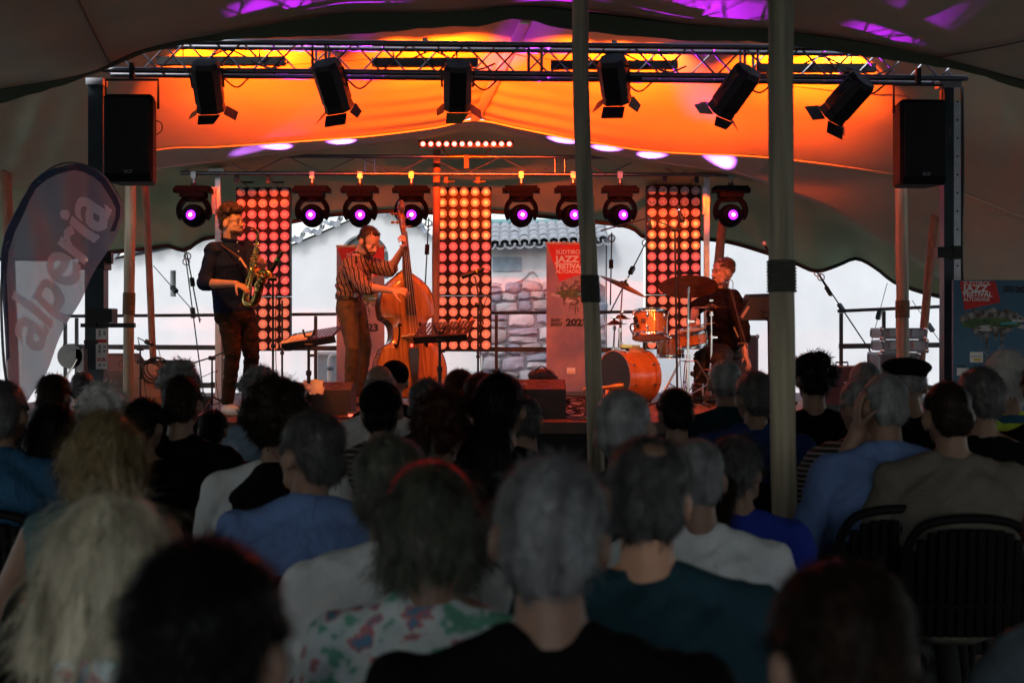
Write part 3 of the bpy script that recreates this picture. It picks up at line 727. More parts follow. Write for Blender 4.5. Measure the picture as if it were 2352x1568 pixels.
pole('dark slanting tent pole at the far edge behind the feather flag', [(5, 300, 13.0), (18, 500, 13.2), gz(40, 13.8)[:2]+(13.8,)], .05, .05, 13.2, None, POLE_WOOD_RED)
pole('central tent pole standing close left of the middle lamp panel', [(1005, 262, 15.3), (1003, 420, 15.3), gz(998, 15.3, ST)[:2]+(15.3,)], .04, .042, 15.3, None, POLE_WOOD_RED)
pole('slanting tent pole behind the drummer, right of the third lamp panel', [(1664, 490, 15.6), (1655, 560, 15.4), gz(1618, 14.9, ST)[:2]+(14.9,)], .05, .05, 15.3, None, POLE_WOOD_RED)

# ---------------------------------------------------------------- lamp panels
LENS = mat('lamp_lens', (.80, .66, .60), .35, 0, .05, 3, coat=.3)
PANEL = mat('lamp_panel_housing', (.022, .010, .014), .6, 0, .15, 8, spec=.2)
def lens_mesh(name, outer, inner):
    mb = MB(); mb.lathe([(.0475, .0), (.0475, -.022), (.0455, -.028), (.042, -.024), (.036, -.017), (.034, -.021), (.025, -.018)], (0, 0, 0), (0, 1, 0), 26, cap=False)
    mb.cur = 1; mb.lathe([(.025, -.018), (.021, -.024), (.012, -.029), (.001, -.031)], (0, 0, 0), (0, 1, 0), 26, cap=False)
    me = mb.mesh('lamp', [outer, inner]); shade(me, 30); return me
def glow(name, e, st, base=(.48, .24, .20)): return mat(name, base, .35, 0, .04, 3, coat=.2, emit=e, estr=st)  # reddened base puts the warm light into the lit lenses' own colour
LENS_OFF = lens_mesh('lamp', mat('lamp_lens_off', (.62, .58, .70), .35, 0, .05, 3, coat=.3), mat('lamp_core_off', (.7, .66, .78), .3, var=0))
LENS_RED = lens_mesh('lamp', glow('lamp_lens_red_glow', (1, .075, .075), .36), glow('lamp_core_red_glow', (1, .13, .09), .55))
LENS_WARM = lens_mesh('lamp', glow('lamp_lens_warm_glow', (1, .15, .04), .36), glow('lamp_core_warm_glow', (1, .42, .10), .8))
LENS_PEACH = lens_mesh('lamp', glow('lamp_lens_peach_glow', (1, .20, .10), .32), glow('lamp_core_peach_glow', (1, .26, .13), .4))
for lab, x0, x1, y0 in (('tall black panel of round lamps directly behind the saxophonist', 541.5, 667, 430), ('tall fully orange-lit panel of round lamps behind the double bass', 1003.5, 1129, 428), ('tall black panel of round lamps behind the drum kit', 1484.5, 1610, 426)):
    d = 15.5; A = V(x0, y0, d); wd = V(x1, y0, d).x-A.x
    t = thing('lamp_panel', lab, 'lamp panel', (A.x+wd/2, d, A.z-3*wd), group='hanging panels of round lamps')
    for k in range(3):
        c = Vector((A.x+wd/2, d+.06, A.z-wd*(k+.5)))
        mb = MB(); mb.box(c, (wd-.003, .12, wd-.006)); pn = mb.build('housing', PANEL, t)
        for i in range(5):
            for j in range(5):
                row = k*5+(4-j); pi = 0 if x0 < 900 else (1 if x0 < 1300 else 2)
                LM = LENS_OFF if row < (2, 0, 3)[pi] else (LENS_WARM if (pi == 1 and row < 5) or (pi == 2 and row < 6) else (LENS_PEACH if row > 9 or (pi == 1 and row > 7) else LENS_RED))
                o = bpy.data.objects.new('lamp', LM); C.objects.link(o); o.parent = pn
                o.matrix_basis = wm(t).inverted() @ Matrix.Translation(c+Vector(((i-2)*wd/5, -.06, (j-2)*wd/5)))
    for s in (-.28, .28):
        mb = MB(); mb.cyl((A.x+wd/2+s*wd, d, A.z), (A.x+wd/2+s*wd, 14.82, RT_A.z-.02), .006, n=6); mb.box((A.x+wd/2+s*wd, 14.85, RT_A.z-.05), (.04, .05, .1)); mb.box((A.x+wd/2+s*wd, d-.02, A.z+.05), (.13, .02, .02)); mb.build('hanger', BLACK, t)

# ---------------------------------------------------------------- moving heads
MH = mat('moving_head_plastic', (.0025, .0025, .004), .7, 0, .1, 5, spec=.04)
PUR = mat('purple_lens_glow', (.1, 0, .3), .3, emit=(.30, .015, 1.0), estr=2.6, var=0)
CORE = mat('white_lens_core', (1, 1, 1), .3, emit=(.9, .85, 1.0), estr=9, var=0)
heads = [(445, 431, 'first moving head at the truss end above the saxophonist\'s shoulder', (575, 358, 13.85), (330, 138)),
         (717, 710, 'moving head lamp right of the first lamp panel', (640, 348, 13.85), (625, 25)),
         (827, 827, 'moving head lamp directly above the bassist\'s head', (785, 329, 13.85), (850, 5)),
         (945, 945, 'moving head lamp behind the scroll of the double bass', (935, 310, 13.9), (1240, -10)),
         (1197, 1203, 'moving head lamp right of the middle lamp panel', (1290, 330, 13.85), (1280, -10)),
         (1316, 1324, 'moving head lamp half hidden by the rubber-wrapped tent pole', (1390, 348, 13.85), (1590, 10)),
         (1424, 1440, 'moving head lamp just left of the third lamp panel', (1495, 360, 13.85), (1680, 25)),
         (1678, 1690, 'moving head lamp above the drummer', (1660, 384, 13.85), (2010, 85))]
def moving_head(x, lx, lab, near, far, i):
    c = V(x, 402, 14.8); t = thing('moving_head', lab, 'stage light', c, group='moving heads on the rear truss')
    tl = lambda X, Y, Z: c+Vector((X, Y, Z))
    mb = MB(); mb.box(tl(0, 0, -.15), (.34, .24, .06)); mb.box(tl(0, 0, -.2), (.25, .22, .07)); mb.box(tl(-.17, -.02, -.165), (.05, .14, .05)); mb.box(tl(.17, -.02, -.165), (.05, .14, .05)); mb.lathe([(.09, 0), (.085, -.05)], tl(0, 0, -.23), n=20); mb.build('base', MH, t)
    mb = MB(); mb.cyl(tl(0, 0, -.12), tl(0, 0, -.03), .018); mb.box(tl(0, 0, 0), (.05, .06, .07)); mb.lathe([(.035, 0), (.02, -.03)], tl(0, 0, -.085), n=14); mb.build('clamp', STEEL, t)
    mb = MB(); pts = []
    for k in range(19):
        a = R(-28+236*k/18); pts.append((tl(.152*math.cos(a), 0, -.375+.145*math.sin(a)), .022 if 1 < k < 17 else .017, .05))
    mb.loft(pts, (0, 0, 1), 10)
    # rings oriented radially: rebuild as an explicit strap
    mb = MB(); vs = []; fs = []
    for k in range(25):
        a = R(-30+240*k/24); ro = .178+.012*math.sin(a); ri = .137
        for (r_, y) in ((ro, -.035), (ro, .06), (ri, .06), (ri, -.05), ((ri+ro)/2, -.062)):
            vs.append(tl(r_*math.cos(a), y, -.385+r_*math.sin(a)))
    for k in range(24):
        for q in range(5): fs.append((k*5+q, k*5+(q+1) % 5, k*5+5+(q+1) % 5, k*5+5+q))
    fs += [(4, 3, 2, 1, 0), (120, 121, 122, 123, 124)]
    mb.add(vs, fs); mb.build('yoke', MH, t, smooth=True)
    hc = tl(0, 0, -.425); tgt = Vector(near)
    ld = (V(lx, 491, 14.62)-hc).normalized(); q = ld.to_track_quat('Z', 'Y').to_matrix()
    mb = MB(); mb.lathe([(.001, -.15), (.07, -.145), (.105, -.10), (.122, -.02), (.118, .04), (.098, .085), (.062, .098), (.058, .088), (.001, .086)], hc, q @ Vector((0, 0, 1)), 22)
    mb.build('head_body', MH, t, smooth=True)
    lc = hc+ld*.1
    mb = MB(); mb.lathe([(.05, 0), (.04, .008), (.001, .012)], lc-ld*.008, ld, 22); ln = mb.build('lens', PUR, t, smooth=True)
    mb = MB(); mb.lathe([(.016, 0), (.001, .006)], lc+ld*.006, ld, 16); mb.build('lens_core', CORE, ln, smooth=True)
    mb = MB()
    for s in (-1, 1): mb.cyl(tl(s*.11, 0, -.40), tl(s*.15, 0, -.40), .04, n=14)
    mb.build('pivot', MH, t)
    return t, lc+ld*.03
MHS = [moving_head(*h, i) for i, h in enumerate(heads)]
SPOT_PURPLE = (.38, .02, 1.0)
for i, ((t, lc), h) in enumerate(zip(MHS, heads)):
    nr = V(*h[3]); fr = on_canopy(*h[4])
    if i not in (3,):
        lamp('SPOT', 'beam', t, lc, nr+Vector((0, 0, .02)), 1900 if i else 500, (.5, .13, 1.0), spot_size=R(17), spot_blend=.8, shadow_soft_size=.02)
    if i == 3: fr = V(1150, 165, 12.2)
    if i: lamp('SPOT', 'beam', t, lc, fr, (1500 if i == 3 else 6000) if i else 900, (.55, .01, 1.0), spot_size=R(9.5), spot_blend=1.0, shadow_soft_size=.045)

# ---------------------------------------------------------------- led bar above the rear truss
c = V(1071, 332, 14.7); t = thing('led_bar', 'thin bar of twelve glowing red white dots above the rear truss', 'stage light', c)
mb = MB(); mb.box(c, (.985, .07, .07)); mb.build('housing', BLACK, t)
DOT = mat('hot_led', (1, 1, 1), .4, emit=(1.0, .34, .22), estr=3.5, var=0); HALO = mat('red_led_collar', (.3, .02, .01), .4, emit=(1, .06, .02), estr=.9, var=0)
for k in range(12):
    q = c+Vector((-.4455+.081*k, -.036, 0)); mb = MB(); mb.lathe([(.031, 0), (.031, .006), (.02, .009)], q, (0, -1, 0), 16); cl = mb.build('led', HALO, t)
    mb = MB(); mb.lathe([(.0215, 0), (.015, .006), (.001, .008)], q+Vector((0, -.008, 0)), (0, -1, 0), 14); mb.build('diode', DOT, cl)
mb = MB(); mb.tube([c+Vector((-.25, .03, -.03)), c+Vector((-.2, .06, -.1)), c+Vector((.2, .06, -.1)), c+Vector((.25, .03, -.03))], .008, 6); mb.box(c+Vector((0, .08, -.17)), (.05, .06, .14)); mb.build('bracket', BLACK, t)

# ---------------------------------------------------------------- battens on the front truss: these wash the tent orange
BATT = [(362, 655, 141), (855, 1098, 144), (1265, 1556, 150), (1735, 2010, 157)]
blab = ['black light batten near the saxophone-side end of the front truss', 'black light batten on the truss above the bassist', 'black light batten on the truss behind the rubber-wrapped pole', 'black light batten near the poster-side end of the front truss']
BLED = mat('amber_led_strip', (.5, .2, 0), .4, emit=(1, .3, .02), estr=2, var=0)
for (x0, x1, y), lb in zip(BATT, blab):
    d = 11.13; A = V(x0, y, d); B = V(x1, y, d); c = (A+B)/2; L = B.x-A.x
    t = thing('light_batten', lb, 'stage light', c, group='light battens washing the tent')
    mb = MB(); mb.box(c, (L, .08, .062)); mb.build('housing', BLACK, t)
    mb = MB(); mb.box(c+Vector((0, .042, .005)), (L-.05, .006, .03)); mb.build('led_strip', BLED, t)
    mb = MB(); mb.box(c+Vector((0, .20, -.06)), (L+.06, .32, .004)); mb.build('added_wash_stop', BLACK_MATTE, t)  # added plate, keeps the orange wash from spilling onto the stage gear
    mb = MB(); mb.tube([c+Vector((-.3*L, 0, .03)), c+Vector((-.3*L, 0, .13)), c+Vector((.3*L, 0, .13)), c+Vector((.3*L, 0, .03))], .008, 6); mb.box(c+Vector((0, 0, .16)), (.04, .05, .06)); mb.build('bracket', BLACK, t)
    mb = MB(); mb.tube(catmull([c+Vector((-.1, .0, .03)), c+Vector((.05, .0, .09)), c+Vector((.2, 0, .03)), c+Vector((.3, -.12, -.04)), c+Vector((.42, -.14, -.08)), c+Vector((.55, -.12, -.03))], 20), .007, 5); mb.build('cable', RUBBER, t)
    for sx in (-.3, .1, .36):
        p = c+Vector((sx*L, .07, 0)); lamp('SPOT', 'wash', t, p, p+Vector((0, 1.0, .05)), [1250, 1550, 1050][int((sx+.3)*3)], (1.0, .065, .0004), spot_size=R(80), spot_blend=.9, shadow_soft_size=.03)
# ---------------------------------------------------------------- theatre lamps with barn doors
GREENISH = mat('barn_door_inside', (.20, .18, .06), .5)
fres = [((470, 143), (486, 258), .36, R(8), 'theatre lamp with barn doors, leftmost of the six on the front truss'),
        ((747, 143), (782, 256), .36, R(18), 'tilted theatre lamp hanging between the first two light battens'),
        ((1052, 146), (1050, 252), .4, R(0), 'theatre lamp above the double bass with its barn doors flared'),
        ((1405, 134), (1418, 236), .4, R(-6), 'theatre lamp just right of the rubber-wrapped pole with a cable connector'),
        ((1722, 160), (1650, 262), .34, R(-30), 'strongly tilted theatre lamp left of the front pole with one brass-lit barn door'),
        ((1985, 182), (1905, 272), .32, R(-34), 'tilted theatre lamp nearest the poster-side loudspeaker')]
stage_aims = [(-2.2, 13.1, 1.40), (-1.25, 13.3, 1.35), (-.25, 14.2, 1.35), (1.1, 13.3, 1.35), (.9, 13.4, 1.3), (1.5, 13.5, 1.35)]
for i, (a, b, yy, rz, lb) in enumerate(fres):
    A = V(a[0], a[1], 10.72); B = V(b[0], b[1], 10.72+.2); ax = (B-A); L = ax.length; ax.normalize()
    q = (-ax).to_track_quat('Z', 'X').to_matrix() @ Matrix.Rotation(R(90)+rz*.6, 3, 'Z')
    c = (A+B)/2
    t = thing('theatre_lamp', lb, 'stage light', c, group='theatre lamps on the front truss')
    tp = lambda x, y, z: c+q @ Vector((x, y, z))
    h = L/2; w_ = .105; dp = .10
    def ringp(s, z): return [tp(x*s, y*s, z) for x, y in ((-w_, -dp*.5), (-w_*.6, -dp), (w_*.6, -dp), (w_, -dp*.5), (w_, dp*.5), (w_*.6, dp), (-w_*.6, dp), (-w_, dp*.5))]
    mb = MB(); vs = ringp(.86, h)+ringp(1.0, h*.8)+ringp(1.0, -h*.55)+ringp(.94, -h*.62)+ringp(1.0, -h*.9)+ringp(.7, -h*.88)
    mb.add(vs, [(0, 1, 2, 3, 4, 5, 6, 7)]+[(r*8+k, r*8+(k+1) % 8, r*8+8+(k+1) % 8, r*8+8+k) for r in range(5) for k in range(8)]+[(40, 41, 42, 43, 44, 45, 46, 47)])
    for k in range(5): mb.box(tp(0, -dp-.002, h*.5-k*.028), (.09, .008, .01), q)
    mb.build('lamp_body', BLACK, t)
    for s, vec in enumerate(((1, 0), (-1, 0), (0, 1), (0, -1))):
        n_ = Vector((vec[0], vec[1], 0)); sd_ = Vector((-vec[1], vec[0], 0)); e = w_ if vec[0] else dp
        fl = (.07, .085, .05, .08)[(s+i) % 4]; ln = .10
        p0 = n_*e+Vector((0, 0, -h*.92)); p1 = n_*(e+fl)+Vector((0, 0, -h*.92-ln*.55))
        pts = [p0-sd_*.085, p0+sd_*.085, p1+sd_*(.03+.05*((s+i) % 2)), p1-sd_*.09]
        pp = [tp(*x) for x in pts]; nn = (pp[1]-pp[0]).cross(pp[2]-pp[0]).normalized()*.002
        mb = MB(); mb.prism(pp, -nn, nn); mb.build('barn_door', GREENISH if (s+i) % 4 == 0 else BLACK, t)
    mb = MB(); top = Vector((c.x+ax.x*-.02, 10.88, FT_A.z-.03+(c.x-FT_A.x)*(FT_B.z-FT_A.z)/(FT_B.x-FT_A.x)))
    mb.tube([tp(-w_-.012, 0, 0), tp(-w_-.02, 0, h*.7), top, tp(w_+.02, 0, h*.7), tp(w_+.012, 0, 0)], .010, 6); mb.build('yoke', BLACK, t)
    mb = MB(); mb.box(top+Vector((0, 0, .03)), (.05, .06, .08)); mb.build('clamp', BLACK, t)
    mb = MB(); s = 1 if i != 3 else 1; mb.tube(catmull([tp(0, 0, h), top+Vector((s*.1, .02, -.02)), top+Vector((s*.2, .03, -.09)), top+Vector((s*.3, .0, -.02))], 14), .007, 5)
    if i == 3: mb.box(V(1450, 183, 10.8), (.16, .05, .045))
    mb.build('cable', RUBBER, t)
    aim = Vector(stage_aims[i]); lp = tp(0, 0, -h*.86)+Vector((0, .14, -.12))
    cols = [(1, .30, .05), (1, .24, .03), (1, .13, .02), (1, .2, .02), (1, .10, .015), (1, .24, .03)]
    lamp('SPOT', 'beam', t, lp, aim, [150, 150, 270, 170, 240, 200][i], cols[i], spot_size=R([68, 62, 54, 62, 60, 58][i]), spot_blend=[.25, .25, .08, .25, .12, .2][i], shadow_soft_size=.05)
# ================================================================== banners, board, flag
def grad_mat(name, top, bot, ax='Z', rough=.55, cloud=None):
    m = bpy.data.materials.new(name); m.use_nodes = True; n = m.node_tree; b = n.nodes['Principled BSDF']; b.inputs['Roughness'].default_value = rough
    tc = n.nodes.new('ShaderNodeTexCoord'); no = n.nodes.new('ShaderNodeTexNoise'); no.inputs['Scale'].default_value = 3.0; no.inputs['Detail'].default_value = 6
    n.links.new(tc.outputs['Object'], no.inputs['Vector'])
    cr = n.nodes.new('ShaderNodeValToRGB'); cr.color_ramp.elements[0].position = .42; cr.color_ramp.elements[1].position = .72
    cr.color_ramp.elements[0].color = tuple(top)+(1,); cr.color_ramp.elements[1].color = tuple(bot)+(1,)
    n.links.new(no.outputs['Fac'], cr.inputs[0]); n.links.new(cr.outputs[0], b.inputs['Base Color']); return m
ROCK_P = grad_mat('printed_rock', (.06, .055, .05), (.42, .40, .38))
ROCK_P.node_tree.nodes['Noise Texture'].inputs['Scale'].default_value = 22
GREEN_P = grad_mat('printed_meadow', (.03, .08, .03), (.10, .18, .04)); GREEN_P.node_tree.nodes['Noise Texture'].inputs['Scale'].default_value = 18
CLOUD_P = mat('printed_cloud', (.55, .56, .58), .6, 0, .2, 14, vcol=(.3, .34, .4))
LAKE_P = mat('printed_lake', (.05, .35, .38), .5, var=.1)
def flat_poly(pts, name, m, parent, d, kind='stuff', th=.0015):
    P_ = [V(x, y, d) for x, y in pts]; mb = MB(); mb.prism(P_, (0, 0, 0), (0, th, 0)); o = mb.build(name, m, parent); 
    if kind: o['kind'] = kind
    return o
def island(parent, cx, cy, w_, h, d, seed):
    "generic rocky floating hill, printed flat"
    r_ = random.Random(seed); top = []; bot = []
    n = 26
    for k in range(n+1):
        u = -1+2*k/n; e = max(0, 1-abs(u)**2.6)
        top.append((cx+u*w_/2, cy-h*.10-h*.20*e*(.6+.5*r_.random())))
    for k in range(n+1):
        u = 1-2*k/n; e = max(0, 1-abs(u)**1.5)
        bot.append((cx+u*w_/2, cy-h*.04+h*.60*e*(.35+.75*r_.random()*(1 if k % 2 else .35))))
    flat_poly(top+bot, 'printed_rock', ROCK_P, parent, d)
    mead = [(cx+u*w_*.46, cy-h*.02-h*.07*(1-u*u)*(1+.3*r_.random())) for u in np.linspace(-1, 1, 16)]+[(cx+u*w_*.44, cy+h*.05+h*.04*r_.random()) for u in np.linspace(1, -1, 16)]
    flat_poly(mead, 'printed_meadow', GREEN_P, parent, d-.0016)
    flat_poly([(cx+w_*.12, cy-h*.01), (cx+w_*.36, cy-h*.03), (cx+w_*.40, cy+h*.02), (cx+w_*.15, cy+h*.03)], 'printed_lake', LAKE_P, parent, d-.0032)
    for k in range(5):
        ang0 = r_.random()*6; ex = cx+w_*r_.choice((-.52, -.4, .38, .5, -.1)); ey = cy+h*r_.uniform(-.05, .18)
        rr = [r_.uniform(.7, 1.2) for _ in range(12)]
        flat_poly([(ex+w_*.10*rr[i]*math.cos(i*math.pi/6), ey+h*.035*rr[i]*math.sin(i*math.pi/6)) for i in range(12)], 'printed_cloud', CLOUD_P, parent, d-.0048-.0003*k)
def banner(label, x0, y0, x1, y1, d, bgm, seed, full=True):
    A = V(x0, y0, d); B = V(x1, y1, d); wd = B.x-A.x
    t = thing('roll_up_banner', label, 'banner', ((A.x+B.x)/2, d, ST), group='roll-up banners behind the musicians')
    mb = MB(); mb.box(((A.x+B.x)/2, d+.002, (A.z+ST+.06)/2), (wd, .003, A.z-ST-.06)); sh = mb.build('print_sheet', bgm, t)
    mb = MB(); mb.box(((A.x+B.x)/2, d, A.z+.008), (wd+.01, .025, .022)); mb.build('top_bar', ALU, t)
    mb = MB(); mb.box(((A.x+B.x)/2, d, ST+.03), (wd+.04, .09, .06)); mb.build('base', ALU, t)
    mb = MB(); mb.cyl(((A.x+B.x)/2, d+.04, ST+.05), ((A.x+B.x)/2, d+.02, A.z), .01); mb.build('support_pole', ALU, t)
    w_ = x1-x0; s = w_/110.0; dd = d-.002
    flat_poly([(x0+.02*w_, y0+2), (x0+w_*.99, y0+2), (x0+w_*.99, y0+62*s), (x0+w_*.28, y0+89*s)], 'printed_panel', RED_PRINT, sh, dd)
    sc_ = w_/FPX*d/110.0*1.0
    g = lambda yy: F(x0+.2*w_, y0+yy*s, dd-.003)
    text('SÜDTIROL', .066*s*(d/15.4), WHITE_PRINT, sh, g(24), bold=.0005, xs=.98)
    text('JAZZ', .098*s*(d/15.4), WHITE_PRINT, sh, g(43), bold=.0035, xs=1.18)
    text('FESTIVAL', .078*s*(d/15.4), WHITE_PRINT, sh, g(58), bold=.003, xs=.98)
    text('ALTOADIGE', .058*s*(d/15.4), WHITE_PRINT, sh, g(69), bold=.001, xs=.95)
    island(sh, x0+w_*.56, y0+118*s, w_*.78, 105*s, dd, seed)
    text('30/06', .052*s*(d/15.4), BLACK_PRINT, sh, F(x0+.09*w_, y0+184*s, dd-.003), bold=.002, xs=1.1)
    text('09/07', .052*s*(d/15.4), BLACK_PRINT, sh, F(x0+.09*w_, y0+194*s, dd-.003), bold=.002, xs=1.1)
    text('2023', .105*s*(d/15.4), BLACK_PRINT, sh, F(x0+.42*w_, y0+193*s, dd-.003), bold=.006, xs=1.12)
    flat_poly([(x0+w_*.44, y0+292*s), (x0+w_*.62, y0+292*s), (x0+w_*.62, y0+306*s), (x0+w_*.44, y0+306*s)], 'sponsor_patch', WHITE_PRINT, sh, dd)
    flat_poly([(x0+w_*.46, y0+301*s), (x0+w_*.60, y0+301*s), (x0+w_*.60, y0+304*s), (x0+w_*.46, y0+304*s)], 'sponsor_line', mat('yellow_print', (.7, .5, .05), .6), sh, dd-.002)
    return t
BAN = grad_mat('banner_print_red_lit', (.22, .20, .26), (.46, .30, .28))  # grey print with the red stage light mixed into its cloudy tone
banner('grey and red festival banner half hidden by the bassist', 773, 567, 883, 0, 15.62, BAN, 3)
banner('grey and red festival banner between the stone barn and the rubber-wrapped pole', 1255, 560, 1362, 0, 15.3, BAN, 4)
# large blue board on the right
d = 10.5; A = V(2190, 643, d); B = V(2560, 643, d)
t = thing('poster_board', 'large blue festival poster board beside the right lifting tower', 'poster', ((A.x+B.x)/2, d, 0))
mb = MB(); mb.box(((A.x+B.x)/2, d+.02, (A.z+.25)/2), (B.x-A.x, .035, A.z-.25)); sh = mb.build('board', grad_mat('blue_board_print', (.035, .12, .22), (.05, .155, .26)), t)
mb = MB(); mb.box(((A.x+B.x)/2, d+.03, .14), (B.x-A.x, .3, .28)); mb.build('base', STEEL, t)
dd = d-.001
flat_poly([(2205, 646), (2286, 646), (2298, 694), (2216, 712)], 'printed_panel', RED_PRINT, sh, dd)
for s_, sz, yy, xs_, bo in (('SÜDTIROL', .044, 655, .98, .0004), ('JAZZ', .065, 669, 1.25, .0022), ('FESTIVAL', .050, 681, 1.05, .0018), ('ALTOADIGE', .036, 691, .98, .0005)):
    text(s_, sz, WHITE_PRINT, sh, F(2213, yy, dd-.003), bold=bo, xs=xs_)
text('30/06', .030, BLACK_PRINT, sh, F(2305, 663, dd-.003), bold=.001, xs=1.2); text('09/07', .030, BLACK_PRINT, sh, F(2305, 671, dd-.003), bold=.001, xs=1.2)
text('2023', .058, BLACK_PRINT, sh, F(2332, 671, dd-.003), bold=.003, xs=1.2)
island(sh, 2278, 742, 150, 125, dd, 9)
flat_poly([(2228, 808), (2258, 808), (2258, 832), (2228, 832)], 'sponsor_patch', WHITE_PRINT, sh, dd); text('dolomiti', .024, GREY_PRINT, sh, F(2230, 820, dd-.003))
flat_poly([(2236, 823), (2254, 823), (2252, 829), (2238, 829)], 'sponsor_mark', mat('yellow_print', (.7, .5, .05), .6), sh, dd-.002)
flat_poly([(2198, 845), (2226, 845), (2226, 862), (2198, 862)], 'sponsor_patch', WHITE_PRINT, sh, dd); text('Touring', .02, BLACK_PRINT, sh, F(2199, 842, dd-.003), bold=.001)
flat_poly([(2318, 905), (2352, 905), (2352, 930), (2318, 930)], 'sponsor_patch', WHITE_PRINT, sh, dd); text('Musik', .026, RED_PRINT, sh, F(2323, 920, dd-.003), bold=.001)
# feather flag
def flag_mat(name, col, tr, a=.3):
    m = bpy.data.materials.new(name); m.use_nodes = True; n = m.node_tree; b = n.nodes['Principled BSDF']
    b.inputs['Base Color'].default_value = col+(1,); b.inputs['Roughness'].default_value = .7
    t_ = n.nodes.new('ShaderNodeBsdfTranslucent'); t_.inputs['Color'].default_value = tr+(1,)
    x = n.nodes.new('ShaderNodeBsdfTransparent'); m1 = n.nodes.new('ShaderNodeMixShader'); m2 = n.nodes.new('ShaderNodeMixShader'); m1.inputs[0].default_value = .6; m2.inputs[0].default_value = a
    o = n.nodes['Material Output']
    n.links.new(b.outputs[0], m1.inputs[1]); n.links.new(t_.outputs[0], m1.inputs[2]); n.links.new(m1.outputs[0], m2.inputs[1]); n.links.new(x.outputs[0], m2.inputs[2]); n.links.new(m2.outputs[0], o.inputs['Surface'])
    return m
FL = [(43, 975), (74, 915), (103, 863), (162, 731), (236, 592), (268, 530), (284, 495), (285, 473), (277, 452), (248, 410), (225, 390), (201, 379), (175, 373), (147, 375), (120, 383), (97, 400), (75, 422), (54, 452), (35, 490), (19, 535), (8, 580), (1, 640), (0, 716), (5, 832), (20, 930), (30, 985)]
fd = 9.6
def flagp(x, y, off=0):
    u = (x-50)/230.0
    return V(x, y, fd)+Vector((0, .05*math.sin(u*7+y*.012)+.03*math.sin(u*15-y*.01)+off, 0))
ff = thing('feather_flag', 'tall translucent white feather flag with dark blue border and grey lettering', 'flag', V(36, 0, fd)*1.0)
ff_l = Vector((V(36, 0, fd).x, fd, 0))
# cloth as strips between the two outlines
def flag_outline_x(y, side):
    L = FL[14:]+FL[:1] if side == 0 else FL[:14][::-1]
    for (xa, ya), (xb, yb) in zip(L, L[1:]):
        if (ya-y)*(yb-y) <= 0 and ya != yb: return xa+(xb-xa)*(y-ya)/(yb-ya)
    return None
rows = []
for y in np.linspace(377, 970, 60):
    a = flag_outline_x(y, 0); b = flag_outline_x(y, 1)
    if a is None: a = 160
    if b is None: b = 190
    rows.append([(a+(b-a)*k/14, y) for k in range(15)])
from mathutils.bvhtree import BVHTree
ang = R(63); B0 = V(90, 812, fd)
Mf = Matrix.Translation(B0) @ Matrix.Rotation(-ang, 4, 'Y') @ Matrix.Rotation(R(90), 4, 'X')
LT = text('alperia', .49, WHITE_PRINT, None, Mf, bold=.011, xs=.86, space=.97, shear=.18)
bpy.context.view_layer.update()
tv = [LT.matrix_world @ v.co for v in LT.data.vertices]; bvh = BVHTree.FromPolygons(tv, [tuple(p.vertices) for p in LT.data.polygons]); bpy.data.objects.remove(LT)
NY, NX = 300, 110; gp = []
for y in np.linspace(377, 970, NY):
    a = flag_outline_x(y, 0); b = flag_outline_x(y, 1)
    if a is None: a = 160
    if b is None: b = 190
    gp.append([flagp(a+(b-a)*k/(NX-1), y) for k in range(NX)])
FLM = (MB(), MB())
allv = [p for r in gp for p in r]; fsets = ([], [])
for i in range(NY-1):
    for k in range(NX-1):
        c = (gp[i][k]+gp[i+1][k+1])/2; hit = bvh.ray_cast(Vector((c.x, 5, c.z)), Vector((0, 1, 0)))[0]
        fsets[1 if hit is not None else 0].append((i*NX+k, i*NX+k+1, (i+1)*NX+k+1, (i+1)*NX+k))
def flag_part(fs, name, m, parent):
    used = sorted({v for f in fs for v in f}); ix = {v: i for i, v in enumerate(used)}; mb = MB(); mb.add([allv[v] for v in used], [tuple(ix[v] for v in f) for f in fs])
    o = mb.build(name, m, parent, fix=False); shade(o.data, 180); return o
cl = flag_part(fsets[0], 'cloth', flag_mat('flag_cloth', (.22, .29, .40), (.27, .34, .44), .14), ff)
lt = flag_part(fsets[1], 'lettering', flag_mat('flag_lettering', (.72, .82, .95), (.60, .68, .80), .02), cl); lt['kind'] = 'stuff'
mb = MB(); vs = []
bl = [(8, 832), (2, 716), (3, 640), (10, 580), (21, 535), (38, 490), (57, 452), (78, 422), (100, 400), (123, 384), (149, 377), (176, 376), (201, 383), (225, 395), (246, 412), (272, 452), (279, 475), (276, 497), (262, 530)]
cen = (150, 560)
for i, (x, y) in enumerate(bl):
    w_ = 15 if i < 16 else 12
    dx, dy = cen[0]-x, (cen[1]-y)*.6; L = math.hypot(dx, dy)
    vs += [flagp(x, y, -.012), flagp(x+dx/L*w_, y+dy/L*w_, -.012)]
mb.add(vs, [(2*i, 2*i+2, 2*i+3, 2*i+1) for i in range(len(bl)-1)]); mb.build('border', flag_mat('flag_border', (.03, .06, .13), (.05, .09, .18), .12), cl)
mb = MB(); pl = [V(34, 985, fd), V(24, 930, fd), V(9, 832, fd), V(3, 716, fd), V(4, 640, fd), V(21, 535, fd), V(57, 450, fd), V(100, 398, fd), V(149, 375, fd), V(201, 381, fd), V(248, 412, fd), V(280, 462, fd)]
mb.tube(catmull([Vector((pl[0].x+.03, fd, .02))]+pl, 50), [.012-.008*i/49 for i in range(50)], 8); mb.build('flex_pole', mat('fibreglass_pole', (.1, .11, .13), .4), ff)
mb = MB()
for k in range(4):
    a = k*math.pi/2+.5; mb.tube([(ff_l.x, fd, .03), (ff_l.x+.35*math.cos(a), fd+.35*math.sin(a), .012)], .012, 6)
mb.build('cross_foot', STEEL, ff)

